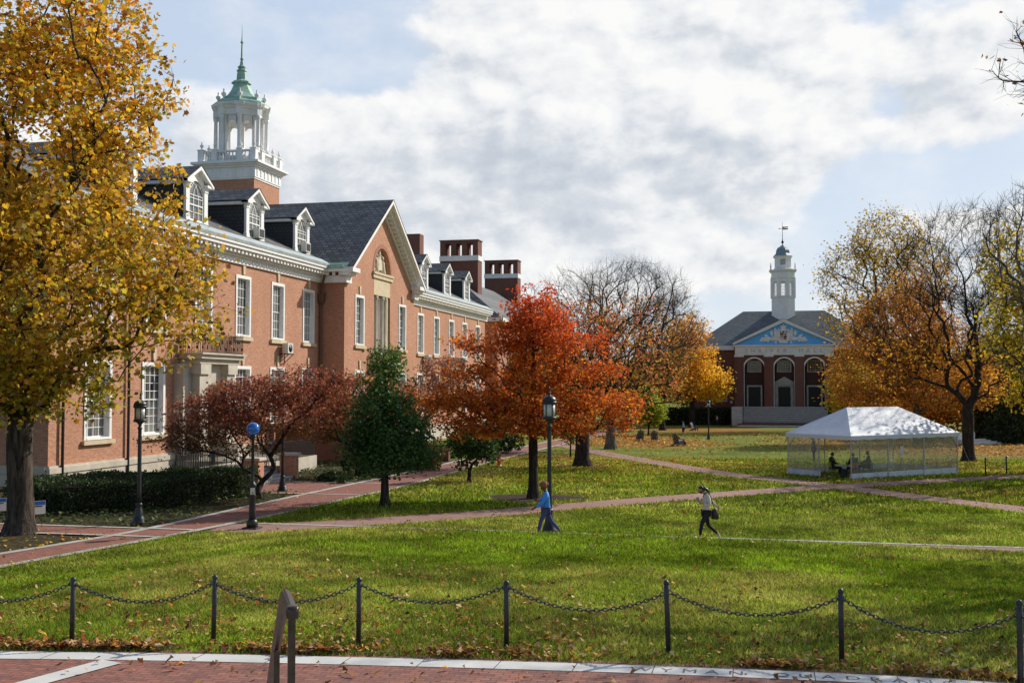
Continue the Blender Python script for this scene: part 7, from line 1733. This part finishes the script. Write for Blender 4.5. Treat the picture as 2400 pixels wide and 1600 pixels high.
panel(0, 0, TL*.36, 0, 1); panel(TL*.36, 0.02, TL, 0.02, 2); panel(TL, 0, TL, TWD, 3); panel(0, TWD, TL, TWD, 4); panel(0, TWD, 0, TWD*.46, 5)
for a, b, da, db in ((TL, 0, .9, -.5), (TL*.36, 0, .35, -.9), (TL*.7, 0, .3, -.9), (0, TWD, -.7, .6)): MB().tube([TP(a, b, ze_-.05), TP(a+da, b+db, -.12)], .012, 5).build('guy_strap', M['rope'], tent)
pn = MB(); pn.add([TP(TL*.44, -.03, 1.25), TP(TL*.47, -.03, 1.25), TP(TL*.47, -.03, 1.72), TP(TL*.44, -.03, 1.72)], [(0, 1, 2, 3)]); pn.build('paper_notice', M['sign_white'], tent)
# chairs and people in the tent
def make_cafe(m):
    root = empty('cafe_chair', (0, 0, 0)); b = MB()
    b.bbox(-.21, .21, -.21, .21, .43, .46, .012); b.build('seat', m, root)
    b = MB()
    for z in (.62, .72, .82): b.bar((-.24, -.20, z), (-.24, .20, z), .02, .06)
    b.build('backrest', m, root)
    for x, y in ((.19, .19), (.19, -.19), (-.19, .19), (-.19, -.19)):
        b = MB(); b.tube([(x*1.12, y*1.12, 0), (x, y, .44)]+([(-.25, y, .86)] if x < 0 else []), .012, 6); b.build('leg', m, root)
    return root
cs = dict(pelvis=(-.06, 0, .53), chest=(-.12, 0, .93), neck=(-.11, 0, 1.14), head=(-.05, 0, 1.27), _head=(0, .35), sh_l=(-.12, .18, 1.07), el_l=(.0, .24, .80), wr_l=(.22, .12, .76), sh_r=(-.12, -.18, 1.07), el_r=(.0, -.24, .80), wr_r=(.22, -.12, .76),
          hip_l=(-.04, .09, .53), kn_l=(.40, .11, .55), an_l=(.42, .11, .10), to_l=(.55, .12, .05), hip_r=(-.04, -.09, .53), kn_r=(.40, -.11, .55), an_r=(.46, -.12, .10), to_r=(.59, -.13, .05))
for (a, b, rz, col, lab, plab, topc) in ((.35, 1.55, TH+.15, (.26, .30, .03), 'yellow-green metal chair at the open corner of the tent', 'person in black seated on the yellow-green chair reading', (.015, .015, .018)),
                                     (.75, .55, TH+1.75, (.52, .10, .03), 'orange-red metal chair at the near corner of the tent', 'person in black seated with their back turned on the orange-red chair', (.018, .018, .022)),
                                     (3.2, 1.7, TH+2.9, (.05, .05, .06), 'dark metal chair inside the tent behind the plastic wall', 'dark seated person seen dimly through the plastic wall of the tent', (.03, .03, .035))):
    c = make_cafe(simple('chair_'+lab[:6].replace(' ', '_').replace('-', '_'), col, .5, .1)); p = TP(a, b, 0); p = (p[0], p[1], gz(p[0], p[1])); place(c, p, rz, lab); tag(c, cat='chair', group='metal chairs in the tent')
    person(cs, p, rz, plab, SK_M, cloth('top_%d' % int(a*100), topc), cloth('black_trousers', (.02, .02, .02)), cloth('dark_shoe', (.03, .03, .03)), HK, group='people seated in the tent')
p = TP(.55, 1.0, 0); z = gz(p[0], p[1]); mb = MB(); mb.bbox(p[0]-.16, p[0]+.16, p[1]-.13, p[1]+.13, z, z+.42, .05); mb.sphere((p[0], p[1], z+.42), (.12, .10, .09), 10, 7); tag(mb.build('backpack', M['black']), 'black backpack on the ground between the two front chairs of the tent', 'backpack')
p = TP(2.4, 1.5, 0); z = gz(p[0], p[1]); e = empty('folding_table', (p[0], p[1], z), label='dark low table inside the tent behind the near plastic wall', cat='table')
mb = MB(); mb.bbox(p[0]-.75, p[0]+.75, p[1]-.4, p[1]+.4, z+.70, z+.74, .01); mb.build('tabletop', simple('brown_table', (.10, .06, .05), .6), e)
for sx_ in (-.65, .65):
    for sy_ in (-.32, .32): MB().tube([(p[0]+sx_, p[1]+sy_, z), (p[0]+sx_, p[1]+sy_, z+.70)], .018, 6).build('leg', M['iron'], e)
stand = dict(walk); stand.update(kn_l=(.04, .09, .48), an_l=(.02, .09, .09), to_l=(.14, .1, .05), kn_r=(.02, -.09, .48), an_r=(-.02, -.09, .09), to_r=(.10, -.1, .05), wr_l=(.06, .24, .92))
g = AT(1908, 1070, c=76); person(stand, (g[0], g[1], gz(g[0], g[1])), WEST, 'person in dark coat standing on the grass behind the tent', SK_M, cloth('navy_coat', (.03, .035, .06)), cloth('black_trousers', (.02, .02, .02)), cloth('dark_shoe', (.03, .03, .03)), HK)
# ------------------------------------------------------------------ camera, sun, sky
cam = bpy.data.cameras.new('camera'); cam.sensor_width = 36; cam.lens = 36*FPX/2400; cam.clip_start = 0.1; cam.clip_end = 6000
co = bpy.data.objects.new('camera', cam); COL.objects.link(co); co.location = (0, 0, EYE); co.rotation_euler = (pi/2+PT, 0, TH)
SC.camera = co
SEL, SAZ = radians(33), atan2(0.62, 0.78)           # sun elevation, azimuth from +Y towards +X
sl = bpy.data.lights.new('sun', 'SUN'); sl.energy = 5.0; sl.angle = radians(0.53); sl.color = (1.0, 0.94, 0.84)
so = bpy.data.objects.new('sun', sl); COL.objects.link(so)
so.rotation_euler = (pi/2-SEL, 0, pi-SAZ)
so.location = (60, 80, 60)
w = bpy.data.worlds.new('World'); SC.world = w; w.use_nodes = True
T = NT.__new__(NT); T.t = w.node_tree; T.N = T.t.nodes; T.L = T.t.links
bg = T.N['Background']; wo = T.N['World Output']
sky = T.n('ShaderNodeTexSky', sky_type='NISHITA', sun_disc=False, sun_elevation=SEL, sun_rotation=SAZ, air_density=1.0, dust_density=1.6, ozone_density=1.2)
tc = T.n('ShaderNodeTexCoord'); sx = T.n('ShaderNodeSeparateXYZ'); T.link(tc.outputs['Generated'], sx.inputs[0])
DX, DY, DZ = sx.outputs
# azimuth / elevation of the direction, in degrees
az = T.math('MULTIPLY', T.math('ARCTAN2', DX, DY), 57.2958)
el = T.math('MULTIPLY', T.math('ARCSINE', DZ), 57.2958)
def skypt(px, py):
    d = ray(px, py); return math.degrees(atan2(d[0], d[1])), math.degrees(math.asin(d[2]/np.linalg.norm(d)))
cb = T.n('ShaderNodeCombineXYZ'); T.link(T.math('MULTIPLY', az, 0.082), cb.inputs[0]); T.link(T.math('MULTIPLY', el, 0.125), cb.inputs[1])
vec = cb.outputs[0]
def shifted(dx, dy):
    mp = T.n('ShaderNodeVectorMath', operation='ADD'); T.link(vec, mp.inputs[0]); mp.inputs[1].default_value = (dx, dy, 0); return mp.outputs[0]
def puffs(v):
    big = T.noise(1.05, 3, vec=v, rough=0.5); mid = T.noise(2.9, 10, vec=v, rough=0.57, dist=0.1)
    return T.math('ADD', T.math('MULTIPLY', big, 0.55), T.math('MULTIPLY', mid, 0.45))
f = puffs(vec); f2 = puffs(shifted(0.07, 0.09))
# where the cloud banks lie (photo positions turned into sky directions): centre, half sizes in photo px, strength
def bank(px, py, rx, ry, s):
    a, e = skypt(px, py); ra, re = math.degrees(rx/FPX), math.degrees(ry/FPX)
    q = T.math('ADD', T.math('POWER', T.math('MULTIPLY', T.math('SUBTRACT', az, a), 1/ra), 2.0), T.math('POWER', T.math('MULTIPLY', T.math('SUBTRACT', el, e), 1/re), 2.0))
    return T.math('MULTIPLY', T.math('POWER', 2.718, T.math('MULTIPLY', q, -1.0)), s)
def total(banks):
    r = None
    for b in banks:
        x = bank(*b); r = x if r is None else T.math('ADD', r, x)
    return r
cover = total([(1350, 230, 560, 330, .26), (1800, 250, 260, 220, .16), (950, 430, 420, 170, .24), (1250, 560, 420, 120, .18), (1750, 420, 160, 60, .12), (2250, 250, 180, 110, .12), (2200, 120, 330, 110, .15), (2330, 520, 190, 45, .26), (1500, 640, 420, 70, .14), (790, 265, 150, 40, .20), (1720, 600, 120, 40, .12), (2300, 300, 150, 60, .10),
               (600, 80, 380, 130, -.17), (850, 90, 130, 200, -.10), (2080, 440, 170, 70, -.26), (1900, 580, 180, 60, -.14), (2080, 230, 50, 70, -.12), (1620, 560, 90, 30, -.08)])
dens = T.math('ADD', f, cover)
alpha = T.math('MULTIPLY', T.math('SUBTRACT', dens, 0.497), 6.5, clamp=True)
alpha = T.math('MULTIPLY', T.math('MULTIPLY', alpha, alpha), T.math('SUBTRACT', 3.0, T.math('MULTIPLY', alpha, 2.0)))
alpha = T.math('MAXIMUM', alpha, T.math('MULTIPLY', T.math('SUBTRACT', T.noise(2.0, 8, vec=shifted(3.3, 1.7), rough=.6), .43), 1.8, clamp=True))
shade = T.math('SUBTRACT', f2, f)                       # thinner towards the sun = lit side
dark = total([(900, 500, 480, 90, .55), (1400, 400, 480, 80, .60), (1250, 560, 420, 80, .40), (1640, 400, 300, 50, .35), (1050, 400, 300, 70, .3), (450, 300, 420, 220, .25), (2150, 240, 130, 60, .5), (1200, 300, 120, 60, .25), (1750, 130, 140, 50, .15)])
lit = T.math('ADD', T.math('ADD', 0.76, T.math('MULTIPLY', shade, -4.6)), T.math('MULTIPLY', dark, -0.62))
lit = T.math('ADD', lit, T.math('MULTIPLY', T.math('SUBTRACT', T.noise(5.0, 6, vec=vec, rough=.5), 0.5), 0.30))
cloudc = T.ramp(lit, [(0.0, (0.56, 0.61, 0.68)), (0.35, (0.70, 0.735, 0.785)), (0.60, (0.85, 0.865, 0.885)), (0.95, (0.985, 0.98, 0.965))])
skym = T.n('ShaderNodeMixRGB', blend_type='MULTIPLY'); skym.inputs['Fac'].default_value = 1; T.link(sky.outputs[0], skym.inputs['Color1']); skym.inputs['Color2'].default_value = (0.085, 0.085, 0.085, 1)
haze = T.ramp(T.math('MULTIPLY', el, 1/40.0), [(0.0, (0.78, 0.87, 0.96)), (0.35, (0.63, 0.75, 0.92)), (1.0, (0.53, 0.63, 0.84))])
blue = T.mix(0.86, skym.outputs[0], haze)
up = T.math('GREATER_THAN', DZ, -0.02)
col = T.mix(T.math('MULTIPLY', alpha, 0.96), blue, cloudc)
# the clouds stand over the far half of the sky; the unseen rear is made clear, scaled to fill shaded faces
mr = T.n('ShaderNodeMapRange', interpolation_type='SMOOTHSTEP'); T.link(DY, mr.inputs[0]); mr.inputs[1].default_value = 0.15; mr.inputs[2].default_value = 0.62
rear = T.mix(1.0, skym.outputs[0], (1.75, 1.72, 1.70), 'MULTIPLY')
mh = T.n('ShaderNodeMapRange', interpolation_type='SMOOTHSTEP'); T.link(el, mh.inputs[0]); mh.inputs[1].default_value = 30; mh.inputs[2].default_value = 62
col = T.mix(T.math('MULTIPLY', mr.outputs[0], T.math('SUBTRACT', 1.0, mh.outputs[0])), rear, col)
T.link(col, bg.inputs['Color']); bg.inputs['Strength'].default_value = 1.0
SC.view_settings.view_transform = 'Standard'; SC.view_settings.look = 'None'; SC.view_settings.exposure = 0; SC.view_settings.gamma = 1
SC.render.engine = 'CYCLES'
SC.cycles.max_bounces = 6; SC.cycles.transparent_max_bounces = 12; SC.cycles.use_denoising = True
SC.cycles.sample_clamp_indirect = 6
bpy.context.view_layer.update()
